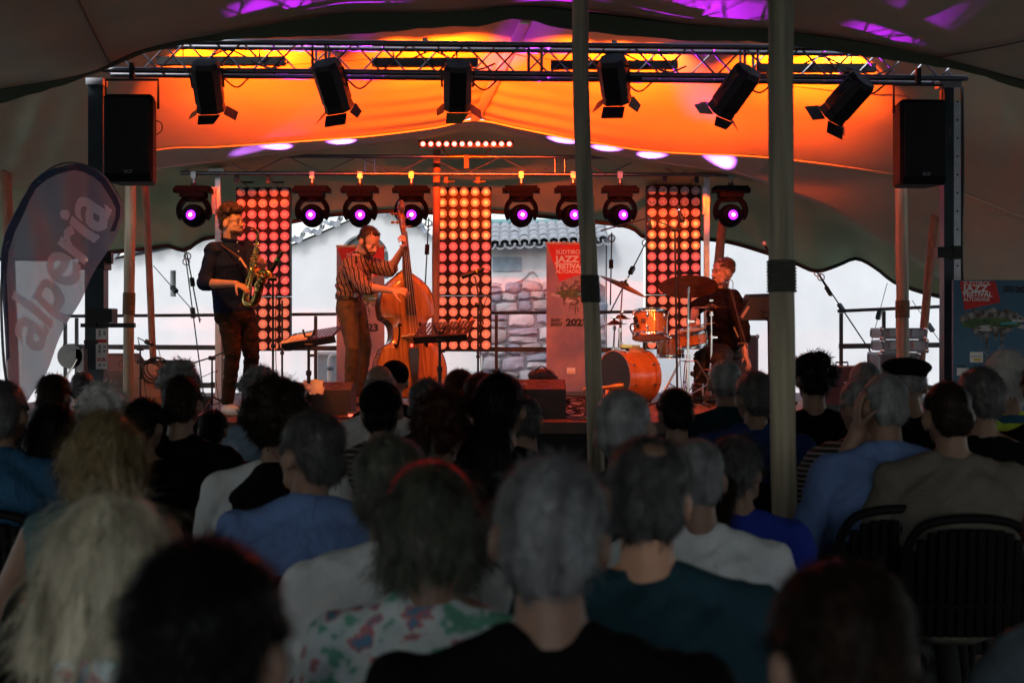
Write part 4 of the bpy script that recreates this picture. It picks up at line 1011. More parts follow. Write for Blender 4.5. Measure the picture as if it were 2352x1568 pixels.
# ================================================================== stands, microphones, wedges, cases
def perforated(name, wd, h, nx, ny, parent, M, m):
    "desk plate with real round holes"
    mb = MB(); cw = wd/nx; ch = h/ny; t_ = .0015
    for i in range(nx):
        for j in range(ny):
            x0, y0 = -wd/2+i*cw, j*ch; cx, cy = x0+cw/2, y0+ch/2
            hole = not (j == 0 or i == 0 or i == nx-1 or (j < 2 and abs(i-nx/2+.5) < 2.5))
            cor = [(x0, y0), (x0+cw/2, y0), (x0+cw, y0), (x0+cw, y0+ch/2), (x0+cw, y0+ch), (x0+cw/2, y0+ch), (x0, y0+ch), (x0, y0+ch/2)]
            if not hole:
                mb.add([M @ Vector((x, y, 0)) for x, y in (cor[0], cor[2], cor[4], cor[6])], [(0, 1, 2, 3)]); continue
            inn = [(cx+cw*.30*math.cos(a), cy+ch*.30*math.sin(a)) for a in [R(-135+45*k) for k in range(8)]]
            mb.add([M @ Vector((x, y, 0)) for x, y in cor+inn], [(k, (k+1) % 8, 8+(k+1) % 8, 8+k) for k in range(8)])
    o = mb.build(name, m, parent, fix=False); md = o.modifiers.new('plate', 'SOLIDIFY'); md.thickness = .002; return o
def tripod(t, x, y, z, r, h, m, tube=.011, ang0=.4, part='leg', brace=True):
    for k in range(3):
        a = ang0+k*2*math.pi/3; e = Vector((x+r*math.cos(a), y+r*math.sin(a), z+.012))
        mb = MB(); mb.tube([(x, y, z+h), (e.x, e.y, e.z)], tube, 8)
        if brace: mb.tube([(x, y, z+h*.35), (x+(e.x-x)*.5, y+(e.y-y)*.5, z+h*.5)], tube*.6, 6)
        lg = mb.build(part, m, t)
        mb = MB(); mb.cyl(e+Vector((0, 0, -.012)), e+Vector((0, 0, .02)), tube*1.5, n=8); mb.build('rubber_foot', RUBBER, lg)
def music_stand(label, px, py, d, tilt, yaw, roll):
    c = V(px, py, d)
    t = thing('music_stand', label, 'music stand', (c.x, c.y, ST))
    M = Matrix.Translation(c+Vector((0, -.03, -.07))) @ Matrix.Rotation(yaw, 4, 'Z') @ Matrix.Rotation(roll, 4, 'Y') @ Matrix.Rotation(tilt, 4, 'X')
    dk = perforated('desk', .48, .30, 14, 8, t, M, mat('music_desk_black', (.015, .013, .012), .5))
    mb = MB(); mb.box(M @ Vector((0, 0, -.03)), (.48, .004, .06), M.to_3x3()); mb.build('ledge', mat('music_desk_black', (.015, .013, .012), .5), t)
    mb = MB(); mb.cyl((c.x, c.y, ST+.10), (c.x, c.y, c.z-.04), .0125); mb.cyl((c.x, c.y, ST+.10), (c.x, c.y, c.z-.35), .016); mb.build('post', BLACK, t)
    mb = MB(); mb.cyl((c.x, c.y, c.z-.37), (c.x, c.y, c.z-.33), .024); mb.cyl((c.x, c.y, c.z-.2), (c.x+.045, c.y, c.z-.2), .012); mb.cyl((c.x-.03, c.y-.02, c.z-.11), (c.x+.04, c.y-.02, c.z-.11), .014); mb.tube([(c.x-.05, c.y, c.z+.02), (c.x-.03, c.y, c.z-.04), (c.x+.03, c.y, c.z-.04), (c.x+.05, c.y, c.z+.02)], .01, 6); jn = mb.build('joint', BLACK, t); jn['kind'] = 'stuff'
    tripod(t, c.x, c.y, ST, .24, .16, BLACK, .009)
    return t, M
ms1, M1 = music_stand('black perforated music stand with papers between saxophonist and bassist', 709, 762, 12.1, R(18), R(-14), R(-9))
ms2, M2 = music_stand('black perforated music stand with two clothes pegs before the double bass', 1010, 752, 12.0, R(24), R(-16), R(-3))
t = thing('sheet_music', 'loose paper sheets resting on the music stand beside the saxophonist', 'paper', M1 @ Vector((-.2, .02, .01)))
mb = MB(); mb.box(M1 @ Vector((-.12, .10, .008)), (.21, .2, .003), M1.to_3x3()); mb.box(M1 @ Vector((-.19, .03, .014)), (.14, .1, .004), M1.to_3x3()); mb.build('sheet', mat('paper_cream', (.6, .55, .45), .8), t)
for s, ang_ in ((.09, .5), (.2, .7)):
    pg = thing('clothes_peg', 'orange clothes peg %s of the bassist\'s music stand' % ('on the top edge' if s < .1 else 'at the outer top corner'), 'peg', M2 @ Vector((s, .29, 0)))
    mb = MB(); mb.box(M2 @ Vector((s, .30, .008)), (.014, .085, .008), M2.to_3x3()); mb.box(M2 @ Vector((s, .30, -.008)), (.014, .085, .008), M2.to_3x3()); mb.build('jaw', mat('orange_plastic', (.7, .25, .06), .4), pg)
def mic_body(t, a, b, r=.018, ball=False, band=None):
    a, b = Vector(a), Vector(b); ax = (b-a).normalized(); L = (b-a).length
    mb = MB()
    if ball:
        mb.lathe([(.009, 0), (.011, L*.1), (.016, L*.8), (.017, L*.82)], a, ax, 14); mb.build('mic_body', BLACK, t, smooth=True)
        mb = MB(); mb.ell(b, (.025, .025, .028), None, 14, 10); mb.build('mic_grille', mat('mic_grille_metal', (.5, .45, .4), .35, .8, .3, 200, .5, 400), t, smooth=True)
    else:
        mb.lathe([(r*.7, 0), (r, L*.08), (r, L*.55), (r*1.25, L*.6), (r*1.25, L*.97), (r*1.0, L)], a, ax, 14); mb.build('mic_body', BLACK, t, smooth=True)
        mb = MB(); mb.lathe([(r*1.03, L*.3), (r*1.03, L*.36)], a, ax, 14); mb.build('mic_ring', band or CHROME, t)
GREEN = mat('green_band', (.02, .5, .1), .4)
def mic_stand(label, bx, top, d, boom=None, mic=None, ball=False, band=None, zb=ST, yb=None, r=.0105, cable=True, part='leg', spread=.3):
    T = V(bx, top, d); base = Vector((V(bx if yb is None else yb, 800, d).x, d, zb))
    t = thing('microphone_stand', label, 'microphone stand', base)
    mb = MB(); mb.tube([base+Vector((0, 0, .05)), T], [r, r*.8], 8); mb.cyl(base.lerp(T, .5), base.lerp(T, .53), .018); mb.build('post', BLACK, t)
    tripod(t, base.x, base.y, base.z, spread, .12, BLACK, .008)
    if boom:
        pts = [V(*q) for q in boom]; mb = MB(); mb.tube(pts, .007, 7); mb.build('boom', BLACK, t)
        mb = MB(); mb.cyl(T+Vector((-.03, 0, 0)), T+Vector((.03, 0, 0)), .02); mb.build('clutch', BLACK, t)
    if mic:
        mic_body(t, V(*mic[0]), V(*mic[1]), ball=ball, band=band)
        if cable:
            a = V(*mic[0]) if not ball else V(*mic[0]); mb = MB(); mb.tube(catmull([a, a+Vector((.05, -.02, -.03)), a+Vector((.06, -.02, -.16)), T+Vector((.03, 0, -.12)), base+Vector((.03, 0, .3)), base+Vector((.08, -.05, .02))], 24), .0035, 5); mb.build('cable', RUBBER, t)
    return t
mic_stand('black stand with green banded clip microphone at the saxophone bell', 627, 640, 11.75, [(627, 640, 11.75), (622, 622, 11.72)], ((648, 578, 11.7), (616, 632, 11.75)), band=GREEN)
mic_stand('thin black stand rising behind the saxophonist\'s stand to knee height', 648, 690, 13.0, None, None)
mic_stand('boom stand with horizontal microphone right of the double bass', 1098, 700, 12.6, [(1110, 745, 12.5), (1092, 640, 12.6), (1088, 634, 12.6)], ((1112, 617, 12.6), (1060, 636, 12.6)), band=mat('yellow_tape', (.6, .5, .05), .5))
mic_stand('tall black overhead stand carrying two small microphones above the drums', 1550, 527, 13.0, [(1380, 530, 13.3), (1490, 500, 13.1), (1552, 525, 13.0), (1563, 500, 13.0)], ((1556, 470, 13.0), (1568, 510, 12.95)), yb=1556, spread=.34)
mic_stand('angled boom stand in front of the drummer reaching his chin', 1702, 790, 13.2, [(1716, 800, 13.2), (1676, 662, 13.4)], ((1670, 640, 13.4), (1664, 664, 13.4)), yb=1702)
mic_stand('vocal microphone on a straight stand between drummer and front pole', 1768, 585, 13.6, None, ((1766, 582, 13.6), (1756, 560, 13.6)), ball=True)
mic_stand('low boom stand beside the tilted floor monitor near the saxophonist', 487, 822, 12.9, [(428, 838, 12.9), (487, 820, 12.9), (522, 806, 12.9)], ((398, 846, 12.9), (430, 837, 12.9)), spread=.2)
mic_stand('low stand with small clip microphone by the coiled cable', 322, 800, 12.9, [(322, 800, 12.9), (316, 775, 12.9), (345, 790, 12.9)], ((352, 792, 12.9), (333, 783, 12.9)), spread=.2)
for k, (x, y, x2, y2) in enumerate(((1490, 494, 1494, 528), )):
    t = thing('small_microphone', 'slim black pencil microphone clipped to the long horizontal boom over the drums', 'microphone', V(x, y, 13.1)); mic_body(t, V(x, y, 13.1), V(x2, y2, 13.1), .014)

WEDGE = mat('monitor_cabinet', (.045, .035, .032), .65, 0, .2, 60, .5, 300)
def wedge(label, x0, x1, ytop, ymid, d, lettering=None, zb=ST, depth=.38, rz=0):
    A = V(x0, ytop, d); B = V(x1, ymid, d-.2); cx = (A.x+B.x)/2; wd = B.x-A.x; zt = A.z-zb; zm = max(.12, B.z-zb)
    t = thing('floor_monitor', label, 'floor monitor', (cx, d, zb), Matrix.Rotation(rz, 3, 'Z'))
    poly = [(0, -.2, 0), (0, -.2, zm), (0, 0, zt), (0, depth*.5, zt*.85), (0, depth*.6, 0)]
    mb = MB(); mb.prism([Vector(p) for p in poly], (-wd/2, 0, .004), (wd/2, 0, .004)); mb.build('cabinet', WEDGE, t, local=True)
    n_ = Vector((0, -(zt-zm), .2)).normalized(); mid = Vector((0, -.1, (zt+zm)/2))+n_*.003
    q = Vector((0, .2, zt-zm)).normalized(); Mx = Matrix((( 1, 0, 0), (0, q.y, n_.y), (0, q.z, n_.z)))
    mb = MB(); mb.box(mid, (wd*.94, .2, .004), Matrix(((1, 0, 0), (0, q.y, n_.y), (0, q.z, n_.z)))); mb.build('grille', mat('monitor_grille', (.075, .05, .045), .5, 0, .35, 220, .6, 300), t, local=True)
    mb = MB(); mb.ring(mid+n_*.004+Vector((wd*.12, 0, 0)), n_, .055, .003, 28, 5); mb.build('badge_ring', BLACK, t, local=True)
    if lettering:
        Mt = wm(t) @ Matrix.Translation(mid+n_*.006+Vector((-wd*.36, 0, 0))-q*.02) @ Matrix(((1, 0, 0, 0), (0, q.y, n_.y, 0), (0, q.z, n_.z, 0), (0, 0, 0, 1)))
        text(lettering, .055, WHITE_PRINT, t, Mt, bold=.001)
    return t
wedge('dark floor monitor with cream papers on top before the bassist', 716, 806, 878, 897, 12.3)
wedge('wide dark floor monitor with white lettering and a bag lying on it', 1160, 1300, 872, 895, 11.75, 'latok')
wedge('speaker cabinet lying on its side behind the winch tower', 246, 308, 812, 860, 13.6)
# tilted combo with coil at left
c = V(372, 868, 13.2); t = thing('floor_monitor', 'brown grained monitor tilted up with coiled cable hanging over it', 'floor monitor', (c.x, c.y, ST), Matrix.Rotation(R(12), 3, 'Z'))
poly = [Vector(p) for p in ((0, -.12, 0), (0, -.12, .10), (0, .04, .42), (0, .26, .38), (0, .30, 0))]
mb = MB(); mb.prism(poly, (-.26, 0, .005), (.21, 0, .005)); mb.build('cabinet', mat('grained_speaker_cover', (.17, .11, .075), .7, 0, .25, 120, .8, 200), t, local=True)
mb = MB(); mb.box((0, .05, .425), (.46, .04, .03)); mb.build('handle_strip', BLACK, t, local=True)
t2 = thing('cable_coil', 'loose coil of black cable draped on the tilted monitor', 'cable', c+Vector((-.05, -.16, .1)))
for k in range(7):
    mb = MB(); mb.ring(c+Vector((-.06+.012*k, -.16-.006*k, .05+.008*k)), (.2*math.sin(k), 1, .35), .10+.008*(k % 3), .006, 26, 5); mb.build('loop', RUBBER, t2)
# things on the wedges
t = thing('paper_sheaf', 'crumpled cream sheets lying on the floor monitor before the bassist', 'paper', V(722, 885, 12.1))
def crumple(c, w_, h, m, t, seed, name):
    mb = MB(); n = 8; vs = []
    for i in range(n):
        for j in range(n):
            u, v = i/(n-1)-.5, j/(n-1)-.5
            vs.append(Vector(c)+Vector((u*w_, v*.12, v*h+.02*noise.noise(Vector((u*4, v*4, seed))))))
    mb.add(vs, [(i*n+j, (i+1)*n+j, (i+1)*n+j+1, i*n+j+1) for i in range(n-1) for j in range(n-1)]); o = mb.build(name, m, t, fix=False); shade(o.data, 60); o.modifiers.new('s', 'SOLIDIFY').thickness = .002
crumple(V(718, 886, 12.06), .17, .10, mat('paper_cream', (.6, .55, .45), .8), t, 3, 'sheet'); crumple(V(728, 897, 12.0), .12, .05, mat('paper_cream', (.6, .55, .45), .8), t, 7, 'sheet')
t = thing('soft_bag', 'dark leather soft bag lying on the wide lettered floor monitor', 'bag', V(1245, 872, 11.85))
mb = MB(); c = V(1245, 860, 11.85); mb.ell(c+Vector((-.06, 0, -.01)), (.06, .05, .05)); mb.ell(c+Vector((.03, 0, -.005)), (.08, .06, .055)); mb.ell(c+Vector((.09, 0, -.03)), (.05, .045, .03)); mb.ell(c+Vector((0, .0, .01)), (.05, .04, .045))
link_mesh(remesh(mb, 'bag_body', .01, 3), 'bag_body', mat('dark_leather', (.05, .03, .025), .55, 0, .3, 20, .6, 60), t)
mb = MB(); mb.tube(catmull([c+Vector((-.06, -.03, .03)), c+Vector((0, -.05, .07)), c+Vector((.08, -.04, .01))], 12), .006, 5); mb.build('strap', BLACK, t)
# flight cases
FC = mat('flight_case_laminate', (.07, .075, .085), .5, 0, .15, 6); FCG = mat('flight_case_grey', (.22, .24, .26), .5, 0, .1, 6)
def flight_case(label, x0, x1, y0, y1, d, dep=.5, m=FC, latch=2, zb=None, rz=0):
    A = V(x0, y0, d); B = V(x1, y1, d); 
    if zb is not None: B.z = zb
    wd, h = B.x-A.x, A.z-B.z; cx = (A.x+B.x)/2
    t = thing('flight_case', label, 'flight case', (cx, d, B.z), Matrix.Rotation(rz, 3, 'Z'))
    mb = MB(); mb.box((0, dep/2, h/2), (wd-.02, dep-.02, h-.02)); mb.build('panel', m, t, local=True)
    e = .022
    for (a, b) in [((-1, 0, 0), (-1, 0, 1)), ((1, 0, 0), (1, 0, 1)), ((-1, 0, 1), (1, 0, 1)), ((-1, 0, 0), (1, 0, 0)), ((-1, 1, 1), (1, 1, 1)), ((-1, 0, 1), (-1, 1, 1)), ((1, 0, 1), (1, 1, 1)), ((1, 1, 0), (1, 1, 1)), ((-1, 1, 0), (-1, 1, 1))]:
        pa_ = Vector((a[0]*(wd/2-e/2), e/2+a[1]*(dep-e), e/2+a[2]*(h-e))); pb = Vector((b[0]*(wd/2-e/2), e/2+b[1]*(dep-e), e/2+b[2]*(h-e)))
        sz = [e, e, e]; ax = max(range(3), key=lambda i: abs(pa_[i]-pb[i])); sz[ax] = abs(pa_[ax]-pb[ax])-e; mb = MB(); mb.box((pa_+pb)/2, sz); mb.build('edge_profile', ALU, t, local=True)
    for sx in (-1, 1):
        for z in (0, 1): mb = MB(); mb.ell((sx*(wd/2-.008), .012, .012+z*(h-.024)), .024, None, 10, 8); mb.build('corner_ball', CHROME, t, local=True, smooth=True)
    for k in range(latch): mb = MB(); mb.box(((k+.5)/latch*wd-wd/2, -.004, h*.55), (.07, .012, .07)); mb.build('latch', STEEL, t, local=True)
    return t
flight_case('large dark flight case behind the drummer with bright metal edge', 1640, 1742, 770, 0, 15.0, .5, FC, 0, ST)
flight_case('upper grey flight case of the stack behind the pale right pole', 2024, 2128, 753, 779, 14.2, .45, FCG)
flight_case('lower grey flight case of the stack behind the pale right pole', 2026, 2132, 781, 808, 14.2, .45, FCG)
t = flight_case('open equipment rack case beneath the two grey flight cases', 2020, 2112, 810, 0, 14.2, .5, FC, 0, ST)
for k in range(5): mb = MB(); mb.box((-.08, -.006, .12+k*.065), (.16, .01, .045)); mb.build('rack_unit', [BLACK, GREY_PRINT, WHITE_PRINT][k % 3], t, local=True)
# keyboard amp and grey console right of the front pole
c = V(1942, 862, 12.0); t = thing('grey_console', 'grey portable keyboard case with a handle standing between seated listeners and the stage', 'console', (c.x, c.y, ST))
mb = MB(); mb.box((c.x, c.y, (V(0, 840, 12).z+ST)/2), (.30, .25, V(0, 840, 12).z-ST)); mb.build('case_body', mat('console_grey', (.16, .17, .18), .6), t)
mb = MB(); z = V(0, 840, 12).z; mb.tube([(c.x-.08, c.y, z), (c.x-.08, c.y, z+.03), (c.x+.02, c.y, z+.03), (c.x+.02, c.y, z)], .008, 6); mb.build('handle', BLACK, t)
c = V(1900, 880, 10.8); t = thing('keyboard_amplifier', 'black sloping amplifier with pale printed front panel among the front row', 'amplifier', (c.x, c.y, 0))
poly = [Vector((0, a, b)) for a, b in ((-.15, 0), (-.15, .95), (.05, V(0, 843, 10.8).z), (.2, V(0, 843, 10.8).z), (.2, 0))]
mb = MB(); mb.prism(poly, (c.x-.09, c.y, 0), (c.x+.21, c.y, 0)); cb = mb.build('cabinet', mat('amp_blue_black', (.03, .04, .055), .5), t)
text('Touring', .038, WHITE_PRINT, cb, F(1938, 885, 10.62), bold=.001)
for k in range(5): mb = MB(); mb.box(V(1950, 892+k*6, 10.63), (.09, .006, .012)); mb.build('slot', GREY_PRINT, t)
# sampler / drum pad module on a stand right of the drummer
c = V(1740, 708, 13.9); t = thing('pad_controller', 'black electronic pad seen from behind on a stand right of the drummer', 'instrument', (c.x, c.y, ST))
poly = [V(1698, 728, 13.9), V(1722, 684, 13.9), V(1765, 682, 13.9), V(1778, 682, 13.9), V(1778, 734, 13.9), V(1765, 736, 13.9), V(1702, 736, 13.9)]
mb = MB(); mb.prism(poly, (0, 0, 0), (0, .28, .04)); mb.build('housing', BLACK, t)
mb = MB(); mb.prism([V(1701, 727, 13.9), V(1718, 702, 13.9), V(1722, 705, 13.9), V(1706, 731, 13.9)], (0, -.004, 0), (0, .0, 0)); mb.build('label_strip', mat('worn_label', (.4, .25, .2), .7), t)
mb = MB()
for k in range(5): mb.tube(catmull([V(1742+6*k, 712, 13.88), V(1750+5*k, 722+k*2, 13.75), V(1768, 740+4*k, 13.8)], 8), .005, 5)
mb.build('cable', RUBBER, t)
mb = MB(); mb.cyl((V(1768, 0, 13.95).x, 13.95, ST), (V(1766, 0, 13.95).x, 13.95, V(0, 736, 13.95).z), .014); mb.build('post', DARK_STEEL, t); tripod(t, V(1768, 0, 13.95).x, 13.95, ST, .25, .3, DARK_STEEL, .01)
# small stage-floor clutter
t = thing('stage_power_box', 'small black box and plugs on the stage floor left of the saxophonist\'s stand', 'power box', V(470, 930, 12.9)); c = V(470, 936, 12.9); c.z = ST
mb = MB(); mb.box(c+Vector((-.02, 0, .06)), (.16, .12, .12)); mb.build('housing', BLACK, t); mb = MB(); mb.tube(catmull([c+Vector((.02, -.05, .12)), c+Vector((0, -.08, .16)), c+Vector((-.08, -.1, .1)), c+Vector((-.12, -.1, .01)), c+Vector((-.3, -.2, .01))], 16), .006, 5); mb.build('cable', RUBBER, t)
t = thing('effects_pedal', 'lit red foot pedal on the stage floor beside the bassist\'s monitor', 'pedal', V(820, 940, 11.6)); c = V(822, 0, 11.6); c.z = ST
mb = MB(); mb.box(c+Vector((0, 0, .025)), (.16, .12, .05)); mb.build('housing', mat('pedal_metal', (.4, .3, .15), .3, .8), t); mb = MB(); mb.box(c+Vector((-.02, -.062, .03)), (.1, .005, .014)); mb.build('led', mat('red_led', (1, 0, 0), .4, emit=(1, .05, .03), estr=5, var=0), t)
rc = random.Random(5)
for k, (x, lab) in enumerate(((1320, 'tangled cable bundle on the stage floor left of the rubber-wrapped pole'), (980, 'cable bundle on the stage floor below the double bass'))):
    c = V(x, 0, 11.7 if k == 0 else 12.2); c.z = ST; t = thing('cable_tangle', lab, 'cable', c); mb = MB()
    for j in range(9):
        pts = [c+Vector((rc.uniform(-.16, .16), rc.uniform(-.1, .1), rc.uniform(.01, .18 if k == 0 else .06))) for _ in range(5)]
        mb.tube(catmull(pts, 20), .005, 5)
    o = mb.build('cable', mat('shiny_cable', (.05, .03, .03), .25), t); o['kind'] = 'stuff'
# cables trailing to the stage edge
for k, (pts, lab) in enumerate((([(1250, 12.0), (1300, 11.5), (1340, 11.3), (1420, 11.4)], 'thin black cable trailing along the red-lit stage edge'), ([(600, 11.9), (700, 11.6), (900, 11.5)], 'cable lying along the stage edge below the music stands'))):
    t = thing('floor_cable', lab, 'cable', V(pts[0][0], 0, pts[0][1])); mb = MB(); mb.tube(catmull([Vector((V(x, 0, d_).x, d_, ST+.008)) for x, d_ in pts], 24), .006, 5); mb.build('cable_run', RUBBER, t)
# ================================================================== double bass
BASSW = wood('varnished_spruce', (.38, .19, .055), (.20, .085, .022), .2, (9, 9, .6), 6, coat=.5, bump=.05)
BASSD = wood('dark_varnished_maple', (.14, .06, .03), (.09, .035, .02), .25, (3, 3, .8), 8, coat=.4)
EBONY = mat('ebony', (.02, .015, .013), .3, 0, .2, 20, coat=.3)
bo = V(951, 925, 13.0); bo.z = ST+.11
ax_up = Vector((-.078, .10, 1)).normalized()
fn = Vector((.36, -.93, 0)); fn = (fn-ax_up*fn.dot(ax_up)).normalized(); sx_ = fn.cross(ax_up)*-1
if sx_.x < 0: sx_ = -sx_
MB_ = Matrix(((sx_.x, -fn.x, ax_up.x), (sx_.y, -fn.y, ax_up.y), (sx_.z, -fn.z, ax_up.z)))   # columns: across, into the body, up
bass = thing('double_bass', 'double bass with worn golden varnish standing upright in the bassist\'s hands', 'double bass', bo, MB_)
ol = [(.002, .0), (.12, .006), (.22, .03), (.29, .09), (.325, .18), (.33, .27), (.31, .36), (.275, .43), (.262, .462), (.215, .485), (.170, .53), (.155, .60), (.165, .67), (.20, .715), (.238, .735), (.252, .77), (.258, .86), (.240, .94), (.205, 1.01), (.145, 1.075), (.085, 1.12), (.045, 1.15), (.032, 1.17)]
oc = catmull([(x, 0, z) for x, z in ol], 60); ns = 18; RD = .19
def arch(s, z): return .035*(1-abs(s)**2.4)*min(1, z/.12+.1)*min(1, (1.18-z)/.12+.1)
vs = []; fs = []
for p in oc:
    for k in range(ns+1):
        s = -1+2*k/ns; vs.append((p.x*s, -arch(s, p.z), p.z))
m = len(oc)
for i in range(m-1):
    for k in range(ns): a = i*(ns+1)+k; fs.append((a, a+1, a+ns+2, a+ns+1))
mb = MB(); mb.add(vs, fs); fr = mb.build('front_plate', BASSW, bass, local=True, fix=False); shade(fr.data, 60)
mb = MB(); mb.add([(v[0], RD-.02*(1-0)+(-v[1])*.5+.02, v[2]) for v in vs], fs); bk = mb.build('back_plate', BASSD, bass, local=True, fix=False); shade(bk.data, 60)
rib = [(-p.x, p.z) for p in reversed(oc)]+[(p.x, p.z) for p in oc]
vs = [(x*.985, .0, z) for x, z in rib]+[(x*.985, RD, z) for x, z in rib]; n = len(rib)
mb = MB(); mb.add(vs, [(i, (i+1) % n, n+(i+1) % n, n+i) for i in range(n)]); rb = mb.build('ribs', BASSD, bass, local=True, fix=True); shade(rb.data, 50)
mb = MB(); mb.tube([(x, .0, z) for x, z in rib], .006, 6, closed=True); mb.build('edge_binding', BASSD, bass, local=True, smooth=True)
def onf(x, z, o=.003):
    w_ = np.interp(z, [p.z for p in oc], [p.x for p in oc]); return (x, -arch(x/w_, z)-o, z)
for s in (-1, 1):
    fh = catmull([onf(s*.085, .66), onf(s*.098, .675), onf(s*.108, .655), onf(s*.10, .63), onf(s*.105, .57), onf(s*.122, .50), onf(s*.135, .465), onf(s*.150, .455), onf(s*.155, .475), onf(s*.145, .485)], 34)
    mb = MB(); mb.tube(fh, [.004+.006*math.sin(math.pi*i/33) for i in range(34)], 6)
    mb.lathe([(.013, 0), (.001, .002)], onf(s*.088, .66, .002), (0, -1, 0), 12); mb.lathe([(.016, 0), (.001, .002)], onf(s*.150, .475, .002), (0, -1, 0), 12); mb.build('sound_hole', BLACK_MATTE, bass, local=True)
bz = .555
mb = MB(); mb.prism([Vector(p) for p in ((-.09, -.03, bz), (-.085, -.05, bz), (-.05, -.10, bz), (-.06, -.155, bz), (0, -.175, bz), (.06, -.155, bz), (.05, -.10, bz), (.085, -.05, bz), (.09, -.03, bz), (.06, -.035, bz), (.03, -.06, bz), (-.03, -.06, bz), (-.06, -.035, bz))], (0, 0, -.008), (0, 0, .008)); mb.build('bridge', wood('pale_maple', (.6, .4, .18), (.5, .32, .14), .4), bass, local=True)
mb = MB(); mb.prism([Vector(p) for p in ((-.026, -.05, 1.52), (.026, -.05, 1.52), (.046, -.085, .74), (-.046, -.085, .74))], (0, -.018, 0), (0, 0, 0)); mb.build('fingerboard', EBONY, bass, local=True)
mb = MB(); mb.loft([((0, .02, 1.08), .035, .05), ((0, -.005, 1.18), .026, .034), ((0, -.02, 1.3), .023, .026), ((0, -.028, 1.5), .021, .022), ((0, -.02, 1.58), .03, .03), ((0, .0, 1.66), .035, .04), ((0, .02, 1.73), .028, .03)], (1, 0, 0), 14); mb.build('neck', BASSD, bass, local=True, smooth=True)
mb = MB(); sp = []
for k in range(30):
    a = k/29*math.pi*3.2; r_ = .055*(1-k/34); sp.append((0, .01-r_*math.cos(a)*-1-.03, 1.755+r_*math.sin(a)))
mb.tube(sp, [.026-.012*k/29 for k in range(30)], 8); mb.cyl((-.032, -.02, 1.755), (.032, -.02, 1.755), .016); mb.build('scroll', BASSD, bass, local=True, smooth=True)
for k, z in enumerate((1.58, 1.62, 1.66, 1.70)):
    s = -1 if k % 2 else 1; mb = MB(); mb.cyl((0, 0, z), (s*.075, 0.01, z), .006, n=8); mb.box((s*.085, .01, z), (.03, .008, .022)); mb.cyl((s*.03, .02, z), (s*.042, .02, z), .014); mb.build('peg', GOLD, bass, local=True)
mb = MB(); mb.prism([Vector(p) for p in ((-.045, -.09, .44), (.045, -.09, .44), (.05, -.085, .40), (.022, -.05, .08), (-.022, -.05, .08), (-.05, -.085, .40))], (0, -.012, 0), (0, .004, 0)); mb.build('tailpiece', EBONY, bass, local=True)
for k in range(4):
    x = (k-1.5); mb = MB(); mb.tube([(x*.022, -.10, .43), (x*.028, -.178+.004*abs(x), bz), (x*.011, -.072, 1.52), (x*.010, -.04, 1.6)], .0021, 5); mb.build('string', metal('steel_string', (.5, .42, .3), .35), bass, local=True)
mb = MB(); mb.cyl((0, .09, .0), (0, .09, -.11), .007); mb.build('endpin', STEEL, bass, local=True)
mb = MB(); mb.lathe([(.014, 0), (.012, .004), (.001, .005)], (.0, -.04, .47), (0, -1, 0), 12); mb.build('pickup_light', mat('red_led', (1, 0, 0), .4, emit=(1, .05, .03), estr=5, var=0), bass, local=True)
# ================================================================== alto saxophone
SG = mat('sax_lacquer', (.62, .40, .12), .22, 1.0, .15, 20)
sax = thing('saxophone', 'brass alto saxophone held by the man in the navy shirt', 'saxophone', V(580, 640, 11.72))
nk = catmull([V(574, 523, 11.66), V(582, 524, 11.67), V(589, 529, 11.69), V(592.5, 537, 11.7), V(592, 547, 11.71), V(590.5, 555, 11.72)], 20)
mb = MB(); mb.tube(nk, [.0075+.004*i/19 for i in range(20)], 12); mb.build('neck', SG, sax, smooth=True)
mb = MB(); a = V(561, 519.5, 11.64); b = V(576, 523.5, 11.665); mb.lathe([(.003, 0), (.009, .02), (.0115, .05), (.0115, (b-a).length)], a, b-a, 12); mb.build('mouthpiece', EBONY, sax, smooth=True)
bd = [V(590.5, 554, 11.72), V(584, 590, 11.72), V(576, 630, 11.72), V(566, 676, 11.72)]
mb = MB(); mb.tube(catmull(bd, 20), [.014+.016*i/19 for i in range(20)], 16)
bow = catmull([V(566, 674, 11.72), V(564, 690, 11.71), V(570, 699, 11.69), V(580, 698, 11.67), V(588, 689, 11.65), V(593, 672, 11.63)], 18)
mb.tube(bow, [.030+.006*i/17 for i in range(18)], 16)
mb.build('body_tube', SG, sax, smooth=True)
bl = catmull([V(592.5, 674, 11.63), V(597, 655, 11.62), V(601, 640, 11.605), V(603.5, 632, 11.59), V(605, 627, 11.58)], 14); rr = [.036+.004*(i/13)+.03*(i/13)**3 for i in range(14)]
mb = MB(); mb.tube(bl, rr, 24, cap=False); ob = mb.build('bell', SG, sax, smooth=True); ob.modifiers.new('s', 'SOLIDIFY').thickness = .0015
ax = (bl[-1]-bl[-3]).normalized(); mb = MB(); mb.ring(bl[-1], ax, .070, .003, 28, 6); mb.build('bell_rim', SG, ob, smooth=True)
side_ = Vector((0, -1, 0))
cc = catmull(bd, 60)
rs_ = random.Random(11)
for k in range(15):
    i = 5+k*3.4; p = cc[int(i)]; r_ = .014+.016*int(i)/59; off = Vector((rs_.choice((-.5, .1, .7)), -1, 0)).normalized()
    q = p+off*(r_+.006); rk = .009+.010*(i/59)
    mb = MB(); mb.lathe([(rk, 0), (rk, .004), (rk*.6, .007), (rk*.55, .005), (.001, .005)], q, off, 16); mb.build('key_cup', SG, sax)
for k in range(4):
    q = bl[3+k*2] if k < 3 else bow[9]; mb = MB(); o_ = Vector((-.3+.25*k, -1, .1)).normalized(); mb.lathe([(.024, 0), (.024, .005), (.015, .008), (.001, .006)], q+o_*.045, o_, 18); mb.build('key_cup', SG, sax)
